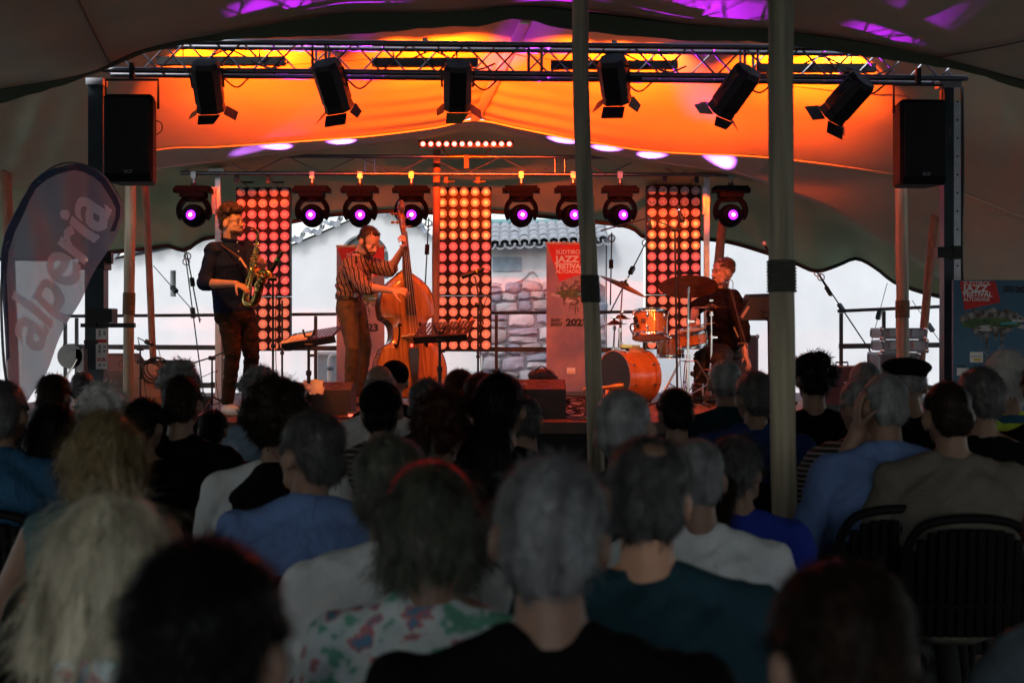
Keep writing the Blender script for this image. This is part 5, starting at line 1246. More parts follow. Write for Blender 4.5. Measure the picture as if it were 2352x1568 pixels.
for k, (dx, dy) in enumerate(((.024, -.024), (-.02, -.026), (.034, -.008), (.0, -.034))):
    mb = MB(); mb.tube([p+Vector((dx*(.7+.5*i/59), dy*(.7+.5*i/59), 0)) for i, p in enumerate(cc) if 6+k*3 < i < 56-k*5], .0022, 6); mb.build('key_rod', SG, sax)
for k in range(9):
    i = 8+k*5; p = cc[i]; mb = MB(); mb.tube([p+Vector((.024, -.024, 0)), p+Vector((.034, -.034, .006)), p+Vector((.03+.008*(k % 2), -.04, .02))], .003, 6); mb.ell(p+Vector((.03+.008*(k % 2), -.041, .022)), (.007, .003, .007), None, 10, 6); mb.build('key_touch', SG, sax)
mb = MB(); q = bl[2]; mb.ring(q+Vector((-.045, 0, 0)), (0, 0, 1), .012, .0025, 14, 5); mb.tube([bow[4]+Vector((0, -.03, 0)), bow[9]+Vector((0, -.04, .01)), bl[4]+Vector((0, -.042, 0))], .0025, 6); mb.build('bell_brace', SG, sax)
# ================================================================== drum kit
DW = wood('honey_maple_shell', (.56, .22, .05), (.44, .15, .03), .25, (.8, 6, 1), 4, coat=.5, bump=.03)
HEADM = mat('coated_drum_head', (.6, .57, .52), .6, 0, .05, 5); HEADB = mat('black_drum_head', (.012, .014, .014), .45, 0, .2, 3)
def drum(label, c, ax, r, h, lugs, top=HEADM, bot=HEADM, hoop=CHROME, hoopw=.02, lugw=.012, long_lug=False, name='drum', zground=None):
    c = Vector(c); ax = Vector(ax).normalized(); t = thing(name, label, 'drum', c)
    u = ax.orthogonal().normalized(); w_ = ax.cross(u)
    mb = MB(); mb.lathe([(r-.006, -h/2), (r, -h/2+.004), (r, h/2-.004), (r-.006, h/2)], c, ax, 44); mb.build('shell', DW, t, smooth=True)
    for s, m_ in ((1, top), (-1, bot)):
        mb = MB(); mb.lathe([(r-.003, h/2+.006), (r*.6, h/2+.0075), (.001, h/2+.008)], c, ax*s, 40); mb.build('head', m_, t, smooth=True)
        mb = MB(); mb.lathe([(r+.004, h/2-hoopw), (r+.012, h/2-hoopw), (r+.010, h/2+.006), (r+.014, h/2+.016), (r+.004, h/2+.016), (r+.002, h/2+.008), (r+.004, h/2-hoopw)], c, ax*s, 44, cap=False); mb.build('hoop', hoop, t, smooth=True)
    for k in range(lugs):
        a = 2*math.pi*(k+.5)/lugs; e = u*math.cos(a)+w_*math.sin(a)
        for s in ((0,) if long_lug else (1, -1)):
            if long_lug:
                mb = MB(); mb.tube([c+e*(r+.014)-ax*(h/2-.01), c+e*(r+.014)+ax*(h/2-.01)], .0035, 6); mb.cyl(c+e*(r)-ax*.02, c+e*(r+.022)-ax*.0, .008, n=8); mb.build('lug', CHROME, t)
            else:
                q = c+ax*s*(h/2-.055)+e*(r+.008)
                mb = MB(); mb.loft([(q-ax*.018, .006, .009), (q, .010, .011), (q+ax*.018, .006, .009)], w_, 8); mb.tube([q, c+ax*s*(h/2+.012)+e*(r+.012)], .003, 6); mb.lathe([(.006, 0), (.006, .012)], c+ax*s*(h/2+.005)+e*(r+.013), ax*s, 8); mb.build('lug', CHROME, t)
    return t
axb = Vector((.81, .58, 0)).normalized(); c0 = V(1412, 847, 13.8)+axb*.18; c0.z = ST+.265
bdk = drum('orange maple bass drum with black front head beside the rubber-wrapped pole', c0, axb, .245, .36, 8, HEADM, HEADB, wood('maple_hoop', (.5, .19, .05), (.4, .14, .03), .3, coat=.4), .04, name='bass_drum')
# claws
for k in range(8):
    a = 2*math.pi*(k+.5)/8
mb = MB(); mb.tube([c0+Vector((-.08, -.22, -.1)), c0+Vector((-.14, -.34, -.262))], .008, 8); mb.build('spur', CHROME, bdk)
mb = MB(); mb.tube([c0+Vector((.02, .2, -.1)), c0+Vector((.02, .34, -.262))], .008, 8); mb.build('spur', CHROME, bdk)
mb = MB(); q = c0-axb*.19+Vector((0, 0, .0)); mb.lathe([(.001, .0), (.05, .0), (.05, .003)], q+Vector((.03, -.02, -.12)), -axb, 16)
tomc = V(1494, 747, 13.85)
tk = drum('orange rack tom mounted above the bass drum with a square badge', tomc, (.03, .24, 1), .165, .235, 6, name='rack_tom')
mb = MB(); u_ = Vector((-.55, -.83, .2)).normalized(); q = tomc+Vector((-.083, -.148, .045)); mb.box(q, (.042, .004, .042), Matrix.Rotation(R(-29), 3, 'Z')); mb.build('badge', mat('dark_badge', (.10, .08, .06), .4), tk)
sn = drum('shallow orange snare drum with chrome hoops before the drummer', V(1588, 776, 13.75), (-.13, -.12, 1), .142, .135, 8, long_lug=True, name='snare_drum')
ft = drum('dark floor tom glimpsed behind the snare drum', V(1540, 795, 14.15), (0, 0, 1), .13, .2, 6, name='small_tom')
# a wooden block and clamp behind the kit
t = thing('wood_block', 'pale wooden percussion block clamped above the bass drum', 'percussion block', V(1460, 812, 13.95)); mb = MB(); mb.box(V(1462, 812, 13.95), (.14, .08, .12)); mb.build('block', wood('pale_block', (.5, .36, .2), (.4, .28, .15)), t)
mb = MB(); mb.box(V(1440, 795, 13.93), (.1, .04, .03)); mb.cyl(V(1425, 795, 13.93), V(1470, 795, 13.93), .012); mb.build('clamp', GOLD, t)
CYM = mat('bronze_cymbal', (.5, .25, .09), .24, 1.0, .25, 18, .15, 60); CYMD = mat('dark_turkish_cymbal', (.26, .12, .05), .38, .9, .35, 14, .3, 50)
def cymbal(t, c, n, r, m, name='cymbal', cup=.05):
    n = Vector(n).normalized(); mb = MB()
    pr = [(r, -.028*r/.25), (r*.99, -.027*r/.25), (r*.6, -.010), (cup*1.25, .0), (cup, .004), (cup*.8, .016), (cup*.4, .023), (.008, .025)]
    bk_ = [(a, b-.0022) for a, b in reversed(pr)]
    mb.lathe(pr, c, n, 56)
    o = mb.build(name, m, t, smooth=False, fix=False); shade(o.data, 60); o.modifiers.new('s', 'SOLIDIFY').thickness = .0016
    mb = MB(); mb.cyl(Vector(c)+n*.022, Vector(c)+n*.04, .014, n=12); mb.cyl(Vector(c)-n*.012, Vector(c)+n*.0, .016, n=12); mb.build('felt', BLACK_MATTE, t)
    mb = MB(); mb.cyl(Vector(c)-n*.04, Vector(c)+n*.065, .004, n=8); mb.box(Vector(c)+n*.055, (.035, .008, .014)); mb.build('wing_nut', CHROME, t)
def stand(label, c, n, r, m, bx, d, hub=.28, spread=.32, a0=.3, part='cymbal', boom=None, hh=False):
    base = Vector((V(bx, 0, d).x, d, ST)); c = Vector(c); t = thing('cymbal_stand' if not hh else 'hi_hat_stand', label, 'cymbal stand', base)
    n = Vector(n).normalized()
    cymbal(t, c, n, r, m)
    if hh: cymbal(t, c-n*.03, -n, r, m)
    top = c-n*.05 if not boom else base+Vector((0, 0, boom))
    L = top-base; q = lambda f: base+L*f
    for a, b, rd in ((.04, .42, .0145), (.42, .72, .0115), (.72, 1.0, .0085)): mb = MB(); mb.cyl(q(a), q(b), rd, n=12); mb.build('tube', CHROME, t, smooth=True)
    for f in (.42, .72): mb = MB(); mb.cyl(q(f)-Vector((0, 0, .018)), q(f)+Vector((0, 0, .018)), .02, n=12); mb.box(q(f)+Vector((.035, -.01, 0)), (.045, .01, .016)); mb.build('collar', CHROME, t)
    mb = MB(); mb.cyl(q(.97), q(1.0)+Vector((0, 0, .02)), .017); mb.build('tilter', CHROME, t)
    if boom: mb = MB(); mb.tube([top-(c-top).normalized()*.18, c-n*.04], .008, 8); mb.build('boom', CHROME, t)
    z1 = hub
    for k in range(3):
        a = a0+2*math.pi*k/3; e = base+Vector((spread*math.cos(a), spread*math.sin(a), .015)); h0 = base+Vector((0, 0, z1)); sd_ = Vector((-math.sin(a), math.cos(a), 0))*.012
        kn = base+Vector((.09*math.cos(a), .09*math.sin(a), z1+.01))
        mb = MB()
        for s in (-1, 1): mb.tube([h0+sd_*s, kn+sd_*s, e+sd_*s*.5], .006, 7)
        mb.tube([base+Vector((0, 0, .09)), (kn+e)/2], .0055, 6); lg = mb.build('leg', CHROME, t)
        mb = MB(); mb.cyl(e+Vector((0, 0, -.015)), e+Vector((0, 0, .025)), .014, n=10); mb.build('rubber_foot', RUBBER, lg)
    return t
stand('tilted bronze crash cymbal on its stand beside the rubber-wrapped pole', V(1434, 652, 13.9), (.42, -.14, .9), .25, CYM, 1424, 14.05, boom=.72)
stand('large dark ride cymbal on a chrome stand in front of the drummer', V(1581, 652, 13.55), (0.02, .36, .93), .282, CYMD, 1580, 13.5, hub=.42, spread=.36, a0=-.5)
stand('hi-hat pair on chrome stand in front of the drummer\'s black shirt', V(1634, 703, 13.75), (-.02, -.06, 1), .178, CYM, 1634, 13.75, hub=.33, spread=.28, a0=.9, hh=True)
stand('small splash cymbal half hidden by the rubber-wrapped pole', V(1411, 741, 14.0), (-.05, -.05, 1), .13, CYM, 1403, 14.1, hub=.3)
stand('bare-looking chrome stand with a small raised cymbal left of the rack tom', V(1427, 728, 14.05), (.05, -.1, 1), .10, CYM, 1427, 14.1, hub=.3, a0=1.3)
t = thing('drum_microphone', 'short black microphone clipped to the rim of the rack tom', 'microphone', V(1460, 760, 13.7)); mic_body(t, V(1466, 752, 13.7), V(1458, 727, 13.72), .016)
mb = MB(); mb.tube(catmull([V(1456, 768, 13.72), V(1448, 756, 13.72), V(1450, 745, 13.72), V(1462, 742, 13.7)], 10), .008, 6); mb.build('clip', BLACK, t)
t = thing('kick_microphone', 'gold ringed microphone lying before the bass drum head', 'microphone', V(1405, 880, 13.4)); q = V(1412, 888, 13.3)
mb = MB(); mb.lathe([(.016, -.3), (.02, -.05), (.034, .0), (.038, .05), (.03, .085), (.001, .09)], q, (1, .1, .08), 16); mb.build('mic_body', mat('mic_dull_gold', (.3, .22, .1), .35, .8), t, smooth=True)
mb = MB(); mb.cyl(q+Vector((-.2, 0, 0)), (q.x-.2, q.y, ST+.02), .01); mb.cyl((q.x-.2, q.y, ST), (q.x-.2, q.y, ST+.03), .09, n=18); mb.build('base', BLACK, t)
t = thing('drum_stool', 'round black drum stool under the drummer', 'stool', (V(1672, 0, 14.3).x, 14.3, ST)); x = V(1672, 0, 14.3).x
mb = MB(); mb.lathe([(.001, .42), (.15, .42), (.165, .44), (.165, .49), (.15, .51), (.001, .515)], (x, 14.3, ST), (0, 0, 1), 24); mb.build('seat', BLACK, t, smooth=True)
mb = MB(); mb.cyl((x, 14.3, ST+.1), (x, 14.3, ST+.42), .016); mb.build('post', CHROME, t); tripod(t, x, 14.3, ST, .24, .25, CHROME, .01)
t = thing('drum_hardware', 'chrome double pedal frame and spare rods on the stage floor under the snare drum', 'drum pedal', V(1600, 900, 13.6)); c = V(1606, 0, 13.6); c.z = ST
mb = MB(); mb.box(c+Vector((0, 0, .012)), (.1, .28, .015)); mb.build('footboard', CHROME, t); mb = MB(); mb.tube([c+Vector((-.05, .12, .0)), c+Vector((-.05, .12, .2)), c+Vector((.05, .12, .2)), c+Vector((.05, .12, 0))], .008, 6); mb.build('frame', CHROME, t)
mb = MB(); mb.tube([c+Vector((0, .12, .18)), c+Vector((-.06, .06, .3))], .004, 6); mb.ell(c+Vector((-.06, .06, .3)), (.02, .02, .025)); mb.build('beater', BLACK, t)
# ================================================================== people: shared builders
SKIN = mat('skin', (.50, .27, .18), .5, 0, .08, 14, .05, 60, spec=.4)
SKIN2 = mat('skin_tanned', (.16, .09, .06), .5, 0, .1, 14, .05, 60, spec=.4)
SKIN_PALE = mat('skin_pale', (.19, .11, .08), .5, 0, .08, 14, .05, 60, spec=.4)
for m_ in (SKIN, SKIN_PALE):
    m_.node_tree.nodes['Principled BSDF'].inputs['Subsurface Weight'].default_value = .06
    m_.node_tree.nodes['Principled BSDF'].inputs['Subsurface Scale'].default_value = .01
def euler(yaw=0, pitch=0, roll=0):
    "head frame: local +Y is the way the face looks; yaw 0 looks along world +Y (away from the viewer)"
    return Matrix.Rotation(yaw, 3, 'Z') @ Matrix.Rotation(pitch, 3, 'X') @ Matrix.Rotation(roll, 3, 'Y')
def head_prims(mb, c, Q, s=1.0, face=True, neck=None):
    T = lambda x, y, z: Vector(c)+Q @ (Vector((x, y, z))*s)
    E = lambda p, r: mb.ell(T(*p), [a*s for a in r], Q, 18, 12)
    E((0, -.015, .035), (.074, .094, .085)); E((0, .02, -.035), (.060, .070, .078)); E((0, -.03, -.01), (.068, .07, .07))
    for k in (-1, 1):
        E((k*.081, -.010, -.012), (.011, .022, .033)); E((k*.075, -.0, -.012), (.013, .014, .020))
    if face:
        mb.cap(T(-.032, .035, -.075), T(.032, .035, -.075), .027*s, .027*s); E((0, .066, -.096), (.022, .018, .017))
        mb.cap(T(0, .082, .006), T(0, .102, -.026), .0075*s, .0115*s); E((-.011, .092, -.030), (.008, .009, .007)); E((.011, .092, -.030), (.008, .009, .007))
        mb.cap(T(-.036, .068, .020), T(.036, .068, .020), .012*s, .012*s)
        E((0, .083, -.060), (.023, .010, .0055)); E((0, .081, -.071), (.020, .010, .006)); E((-.036, .056, -.022), (.022, .022, .02)); E((.036, .056, -.022), (.022, .022, .02))
        for k in (-1, 1): E((k*.031, .074, .003), (.014, .010, .009))
def eyes(parent, c, Q, s, closed=False):
    T = lambda x, y, z: Vector(c)+Q @ (Vector((x, y, z))*s)
    for k in (-1, 1):
        if not closed:
            mb = MB(); mb.ell(T(k*.031, .0785, .002), (.0085*s, .0075*s, .0042*s), Q, 12, 8); e = mb.build('eye', mat('eye_white', (.6, .57, .52), .3, var=0), parent, smooth=True)
            mb = MB(); mb.ell(T(k*.031, .0835, .002), (.004*s, .0032*s, .004*s), Q, 10, 8); mb.build('iris', mat('iris_dark', (.03, .02, .015), .2, var=0), e, smooth=True)
        mb = MB(); mb.tube([T(k*.018, .084, .007), T(k*.031, .0875, .0095 if not closed else .003), T(k*.044, .078, .006)], .0024*s, 6); mb.build('eyelid', HAIR_DK, parent)
        mb = MB(); mb.tube([T(k*.016, .083, .022), T(k*.032, .085, .027), T(k*.049, .068, .021)], [.003*s, .0038*s, .002*s], 6); mb.build('eyebrow', HAIR_DK, parent)
def hair_mat(name, a, b, rough=.45, sp=.4):
    a = tuple(x*.9 for x in a)
    m = mat(name, a, rough, 0, .2, 26, .5, 90, vcol=b, stretch=(1, 1, .25), spec=sp); return m
HAIR_DK = hair_mat('hair_dark_brown', (.028, .016, .010), (.012, .008, .006))
HAIR_BR = hair_mat('hair_brown', (.055, .024, .012), (.022, .011, .006))
HAIR_LB = hair_mat('hair_light_brown', (.14, .07, .035), (.08, .04, .02))
def mesh_pts(me, n, rs, filt=None):
    "random points with normals on a mesh"
    nv = len(me.polygons); ar = np.empty(nv); me.polygons.foreach_get('area', ar)
    ce = np.empty(nv*3); me.polygons.foreach_get('center', ce); ce = ce.reshape(-1, 3)
    no = np.empty(nv*3); me.polygons.foreach_get('normal', no); no = no.reshape(-1, 3)
    pr = ar.copy()
    if filt is not None: pr = pr*filt(ce, no)
    pr = pr/pr.sum(); ix = rs.choice(nv, n, p=pr)
    p = ce[ix]+rs.normal(0, 1, (n, 3))*np.sqrt(ar[ix])[:, None]*.35
    return p, no[ix]
def fuzz(me, n, L, seed, comb=(0, -.3, -1), curl=.35, lift=.25, w_=.0011, filt=None):
    "append thin strands lying along a hair shell"
    rs = np.random.RandomState(seed); p, no = mesh_pts(me, n, rs, filt)
    cb = np.array(comb)/np.linalg.norm(comb)
    t = cb[None, :]-no*(no @ cb)[:, None]; tl = np.linalg.norm(t, axis=1, keepdims=True); t = t/np.maximum(tl, .2)
    d = t+rs.normal(0, curl, (n, 3))+no*lift; d /= np.linalg.norm(d, axis=1, keepdims=True)
    ln = L*rs.uniform(.5, 1.3, (n, 1)); d2 = d+rs.normal(0, curl*.7, (n, 3))-no*lift*.5; d2 /= np.linalg.norm(d2, axis=1, keepdims=True)
    s = np.cross(d, no); s /= np.maximum(np.linalg.norm(s, axis=1, keepdims=True), 1e-6); ww = w_*rs.uniform(.6, 1.5, (n, 1))
    q = p-no*.002; a, b = q-s*ww, q+s*ww; m1 = q+d*ln*.5; c_, e = m1+s*ww*.8, m1-s*ww*.8; tip = m1+d2*ln*.5
    V_ = np.concatenate([a, b, c_, e, tip], 1).reshape(-1, 3); i0 = np.arange(n)*5
    return V_, [(i, i+1, i+2, i+3) for i in i0]+[(i+3, i+2, i+4) for i in i0]
def add_fuzz(me, *a, **k):
    V_, F_ = fuzz(me, *a, **k); ov = np.empty(len(me.vertices)*3); me.vertices.foreach_get('co', ov); ov = ov.reshape(-1, 3); nb = len(ov)
    of = [tuple(p.vertices) for p in me.polygons]
    m2 = bpy.data.meshes.new(me.name); m2.from_pydata(np.concatenate([ov, V_]).tolist(), [], of+[tuple(int(x)+nb for x in f) for f in F_])
    m2.polygons.foreach_set('use_smooth', [True]*len(m2.polygons)); return m2
def lump(me, amp, sc, seed=0, z=1.0):
    no = [v.normal.copy() for v in me.vertices]
    for v, n_ in zip(me.vertices, no): v.co += n_*amp*noise.noise(Vector((v.co.x*sc, v.co.y*sc, v.co.z*sc*z+seed*7.3)))
    me.update()
def fold(me, amp, d=(0, 0, 1), sc=30, seed=0):
    "creases in cloth: noise stretched across direction d"
    d = Vector(d).normalized(); no = [v.normal.copy() for v in me.vertices]
    for v, n_ in zip(me.vertices, no):
        a = v.co.dot(d); q = v.co-d*a
        v.co += n_*amp*(1-2*abs(noise.noise(q*sc*.28+d*a*sc+Vector((seed*3.1, 0, 0)))))
    me.update()
def hand_prims(mb, wr, dr, pn, curl, side=1, s=1.0, spread=.18, grip=0):
    "palm with four unequal bent fingers and a side thumb; dr towards fingers, pn palm normal, curl in radians per joint"
    dr = Vector(dr).normalized(); pn = Vector(pn); pn = (pn-dr*pn.dot(dr)).normalized(); sd_ = dr.cross(pn)*side
    wr = Vector(wr); M = Matrix((sd_, dr, pn)).transposed()
    mb.ell(wr+dr*.045*s, (.040*s, .052*s, .015*s), M, 14, 10); mb.ell(wr+dr*.02*s, (.029*s, .035*s, .018*s), M, 12, 8)
    for k, (off, L) in enumerate(((-.030, .066), (-.010, .074), (.010, .070), (.029, .055))):
        p = wr+dr*(.082-.004*abs(k-1.2))*s+sd_*off*s; a = curl[0]; d = (dr*math.cos(a)+pn*math.sin(a)+sd_*spread*(k-1.5)*.3).normalized()
        r_ = .0092*s
        for j, f in enumerate((.45, .32, .23)):
            q = p+d*L*f*s; mb.cap(p, q, r_, r_*.93, 9); p = q; r_ *= .92
            a += curl[min(j+1, len(curl)-1)]; d = (dr*math.cos(a)+pn*math.sin(a)+sd_*spread*(k-1.5)*.3).normalized()
    p = wr+dr*.02*s-sd_*.028*s+pn*.004*s; d = (dr*.65-sd_*.75+pn*.35).normalized()
    for f, r_, t in ((.036, .013, .25), (.030, .0105, .45), (.022, .009, .5)):
        q = p+d*f*s; mb.cap(p, q, r_*s, r_*.9*s, 9); p = q; d = (d+pn*t+dr*t*.7).normalized()
def shell_from(prims, name, voxel, m, parent, smooth=3, folds=None, fuzzy=None, lumps=None, local=False, label=None):
    mb = MB(); prims(mb); me = remesh(mb, name, voxel, smooth)
    if lumps: lump(me, *lumps)
    if folds:
        for f in folds: fold(me, *f)
    if fuzzy: me = add_fuzz(me, *fuzzy[0], **fuzzy[1])
    return link_mesh(me, name, m, parent, world=not local, label=label)

# ------------------------------------------------------------------ the saxophonist
NAVY = mat('navy_shirt_cotton', (.004, .011, .040), .8, 0, .15, 20, .3, 30, spec=.15)
BROWN_TR = mat('dark_brown_trousers', (.030, .015, .009), .85, 0, .15, 12, .3, 25, spec=.15)
p1 = thing('person', 'curly haired bearded man in navy shirt and round glasses playing the saxophone', 'person', (V(548, 950, 12.0).x, 12.0, ST))
J = {k: V(*v) for k, v in dict(neck=(529, 556, 12.02), rsh=(489, 576, 11.93), lsh=(566, 572, 12.12), chest=(530, 605, 12.03), waist=(533, 680, 12.05), hip=(538, 715, 12.05), rhip=(526, 725, 12.0), lhip=(562, 722, 12.1), rel=(468, 652, 11.86), rwr=(543, 652, 11.70), lel=(582, 640, 12.0), lwr=(606, 606, 11.80), rkn=(535, 815, 11.96), lkn=(578, 818, 12.12), ran=(523, 920, 12.0), lan=(568, 922, 12.2)).items()}
HQ = euler(R(-118), R(2), R(0)); HC = V(534, 512, 11.98); HS = 1.06
sd_ = (J['lsh']-J['rsh']).normalized()
mb = MB(); head_prims(mb, HC, HQ, HS); mb.cap(HC+Vector((-.02, 0, -.05)), J['neck'], .058, .062)
mb.loft([(J['hip'], .15, .11), (J['waist'], .145, .10), (J['chest'], .17, .12), (J['neck']-Vector((0, 0, .05)), .12, .08)], sd_)
for a, b, c, r in (('rsh', 'rel', 'rwr', (.05, .043, .027)), ('lsh', 'lel', 'lwr', (.05, .043, .027))):
    mb.cap(J[a], J[b], r[0], r[1]); mid = J[b].lerp(J[c], .3); mb.cap(J[b], mid, .042, .043); mb.cap(mid, J[c], .043, r[2])
hand_prims(mb, J['rwr'], V(570, 664, 11.66)-J['rwr'], (.3, .25, -1), (.25, .5, .5), 1, 1.0)
hand_prims(mb, J['lwr'], V(588, 591, 11.70)-J['lwr'], (-.5, .8, -.25), (.35, .7, .5), -1, 1.0)
for h, k, a in (('rhip', 'rkn', 'ran'), ('lhip', 'lkn', 'lan')): mb.cap(J[h], J[k], .085, .058); mb.cap(J[k], J[a], .055, .04)
body = link_mesh(remesh(mb, 'body', .0052, 4), 'body', SKIN, p1)
eyes(body, HC, HQ, HS)
def sx_shirt(mb):
    mb.loft([(J['hip']+Vector((.0, 0, .0)), .172, .130), (J['waist'], .166, .125), (J['chest'], .186, .135), (J['neck']+Vector((0, 0, -.055)), .13, .10), (J['neck']+Vector((0, 0, -.02)), .075, .07)], sd_, 28)
    mb.cap(J['rsh'], J['rel'], .066, .056); mb.cap(J['rel'], J['rel'].lerp(J['rwr'], .16), .056, .052)
    mb.cap(J['lsh'], J['lel'], .074, .062); mb.cap(J['lel'], J['lel'].lerp(J['lwr'], .22), .062, .055)
    mb.cap(J['rsh'], J['lsh'], .07, .07)
shell_from(sx_shirt, 'shirt', .009, NAVY, p1, 3, [(.007, (.3, 0, 1), 14, 1), (.003, (-.6, 0, 1), 30, 2)])
mb = MB(); c = J['neck']+Vector((0, 0, .012)); mb.ring(c, (.15, 0, 1), .066, .017, 26, 8); mb.build('collar', NAVY, p1, smooth=True)
for y, z in ((556, .0), (577, 0), (596, 0)):
    mb = MB(); mb.ell(V(545+(y-556)*.12, y, 11.875), (.006, .004, .006), None, 8, 6); mb.build('button', WHITE_PRINT, p1)
def sx_tr(mb):
    mb.loft([(J['hip']+Vector((0, 0, .05)), .165, .125), (J['hip']+Vector((0, 0, -.06)), .175, .13)], sd_)
    for h, k, a, r in (('rhip', 'rkn', 'ran', .096), ('lhip', 'lkn', 'lan', .094)):
        mb.cap(J[h], J[h].lerp(J[k], .5), r, .084); mb.cap(J[h].lerp(J[k], .5), J[k], .084, .066); mb.cap(J[k], J[a], .064, .050)
shell_from(sx_tr, 'trousers', .009, BROWN_TR, p1, 3, [(.004, (.2, 0, 1), 20, 3), (.003, (-.4, 0, 1), 40, 5)])
SHOE = mat('white_leather_shoe', (.62, .58, .52), .5, 0, .06, 20)
for nm, a, toe in (('ran', (523, 938, 12.0), (558, 948, 11.84)), ('lan', (566, 938, 12.2), (590, 944, 12.02))):
    A = V(*a); A.z = ST+.045; T_ = V(*toe); T_.z = ST+.035; dv = (T_-A).normalized()
    def sh(mb): mb.cap(A-dv*.03, A+dv*.10, .043, .047); mb.cap(A+dv*.10, A+dv*.20, .046, .034); mb.cap(A+Vector((0, 0, .0)), A+Vector((0, 0, .055)), .042, .04); 
    o = shell_from(sh, 'shoe', .008, SHOE, p1, 2)
    for v in o.data.vertices:
        if v.co.z < .004: v.co.z = .004
    mb = MB(); mb.loft([(A-dv*.06+Vector((0, 0, -.033)), .042, .012), (A+dv*.22+Vector((0, 0, -.027)), .040, .012)], dv.cross(Vector((0, 0, 1)))); mb.build('sole', mat('tan_sole', (.4, .25, .13), .7), o)
    mb = MB()
    for k in range(4): q = A+dv*(.045+.025*k)+Vector((0, 0, .052-.006*k)); mb.cap(q-dv.cross(Vector((0, 0, 1)))*.02, q+dv.cross(Vector((0, 0, 1)))*.02, .003, .003, 6)
    lc_ = mb.build('laces', SHOE, o); lc_['kind'] = 'stuff'
def hp(c, Q, s): return lambda x, y, z: Vector(c)+Q @ (Vector((x, y, z))*s)
H = hp(HC, HQ, HS)
def sx_hair(mb):
    rs = random.Random(4)
    mb.ell(H(0, -.03, .055), (.083*HS, .097*HS, .075*HS), HQ)
    for k in range(46):
        a = rs.uniform(0, 6.28); e = rs.uniform(.25, 1.5); x, y, z = .086*math.cos(a)*math.cos(e), .098*math.sin(a)*math.cos(e)-.015, .055+.088*math.sin(e)
        if y > .03 and z < .085: z = .095
        mb.ell(H(x, y, z), rs.uniform(.019, .031), None, 8, 6)
    mb.cap(H(-.062, -.05, .03), H(-.05, -.07, -.04), .03, .018); mb.cap(H(.062, -.05, .03), H(.05, -.07, -.04), .03, .018)
    for x in (-.04, 0, .04): mb.ell(H(x, .052, .108), .024, None, 8, 6)
shell_from(sx_hair, 'hair', .006, HAIR_BR, p1, 1, None, ((5200, .028, 3), dict(comb=(.2, -.1, .2), curl=.9, lift=.8, w_=.0012)), (.008, 45, 2))
def sx_beard(mb):
    for k in range(9):
        a = R(-80+20*k); mb.ell(H(.058*math.sin(a), .028+.042*math.cos(a), -.088+.012*abs(math.sin(a))), (.016, .014, .018), None, 8, 6)
    mb.ell(H(0, .073, -.098), .019, None, 8, 6); mb.cap(H(-.026, .083, -.047), H(.026, .083, -.047), .0048, .0048)
shell_from(sx_beard, 'beard', .005, HAIR_BR, p1, 1, None, ((1400, .010, 5), dict(comb=(0, 0, -1), curl=.5, lift=.5, w_=.0008)))
mb = MB()
for k in (-1, 1):
    mb.ring(H(k*.032, .094, .001), HQ @ Vector((k*.12, 1, 0)), .0215*HS, .0019, 24, 6); mb.tube([H(k*.053, .088, .008), H(k*.078, .01, .008), H(k*.08, -.02, -.003)], .0019, 6)
mb.tube([H(-.011, .097, .004), H(0, .100, .007), H(.011, .097, .004)], .0017, 6); mb.build('glasses', mat('tortoise_frame', (.05, .015, .008), .25, coat=.5), p1)
mb = MB(); mb.tube(catmull([J['neck']+Vector((-.07, .02, .0)), J['neck']+Vector((-.05, -.11, -.03)), V(550, 592, 11.83), V(566, 615, 11.78), V(575, 632, 11.74)], 24), .007, 6); mb.build('neck_strap', mat('strap_brown', (.06, .03, .02), .7), p1)
mb = MB(); mb.tube([V(551, 592, 11.82), V(558, 603, 11.80), V(566, 615, 11.78)], .0085, 6); mb.build('strap_buckle', mat('pale_strap', (.5, .3, .2), .6), p1)

# ------------------------------------------------------------------ the bassist
def stripe_mat(name, a, b, sc=14, dist=3.0, rot=.35, thr=.5, c=None):
    m = bpy.data.materials.new(name); m.use_nodes = True; n = m.node_tree; bs = n.nodes['Principled BSDF']; bs.inputs['Roughness'].default_value = .75
    tc = n.nodes.new('ShaderNodeTexCoord'); mp = n.nodes.new('ShaderNodeMapping'); mp.inputs['Rotation'].default_value = (0, rot, 0); n.links.new(tc.outputs['Object'], mp.inputs[0])
    wv = n.nodes.new('ShaderNodeTexWave'); wv.inputs['Scale'].default_value = sc; wv.inputs['Distortion'].default_value = dist; wv.inputs['Detail'].default_value = 2; wv.inputs['Detail Scale'].default_value = 1.2; n.links.new(mp.outputs[0], wv.inputs['Vector'])
    cr = n.nodes.new('ShaderNodeValToRGB'); cr.color_ramp.interpolation = 'CONSTANT'; cr.color_ramp.elements[0].color = a+(1,); cr.color_ramp.elements[1].position = thr; cr.color_ramp.elements[1].color = b+(1,)
    if c: e = cr.color_ramp.elements.new(.8); e.color = c+(1,)
    n.links.new(wv.outputs['Fac'], cr.inputs[0]); n.links.new(cr.outputs[0], bs.inputs['Base Color']); return m
ZEB = stripe_mat('brown_cream_striped_shirt', (.028, .013, .012), (.42, .28, .20), 8, 4.5, .30, .50, (.12, .06, .06))
JEANS = mat('olive_brown_jeans', (.085, .060, .030), .85, 0, .2, 16, .3, 30, vcol=(.06, .042, .022))
p2 = thing('person', 'dark bearded man in striped shirt and belt bending over the double bass', 'person', (V(815, 930, 13.35).x, 13.35, ST))
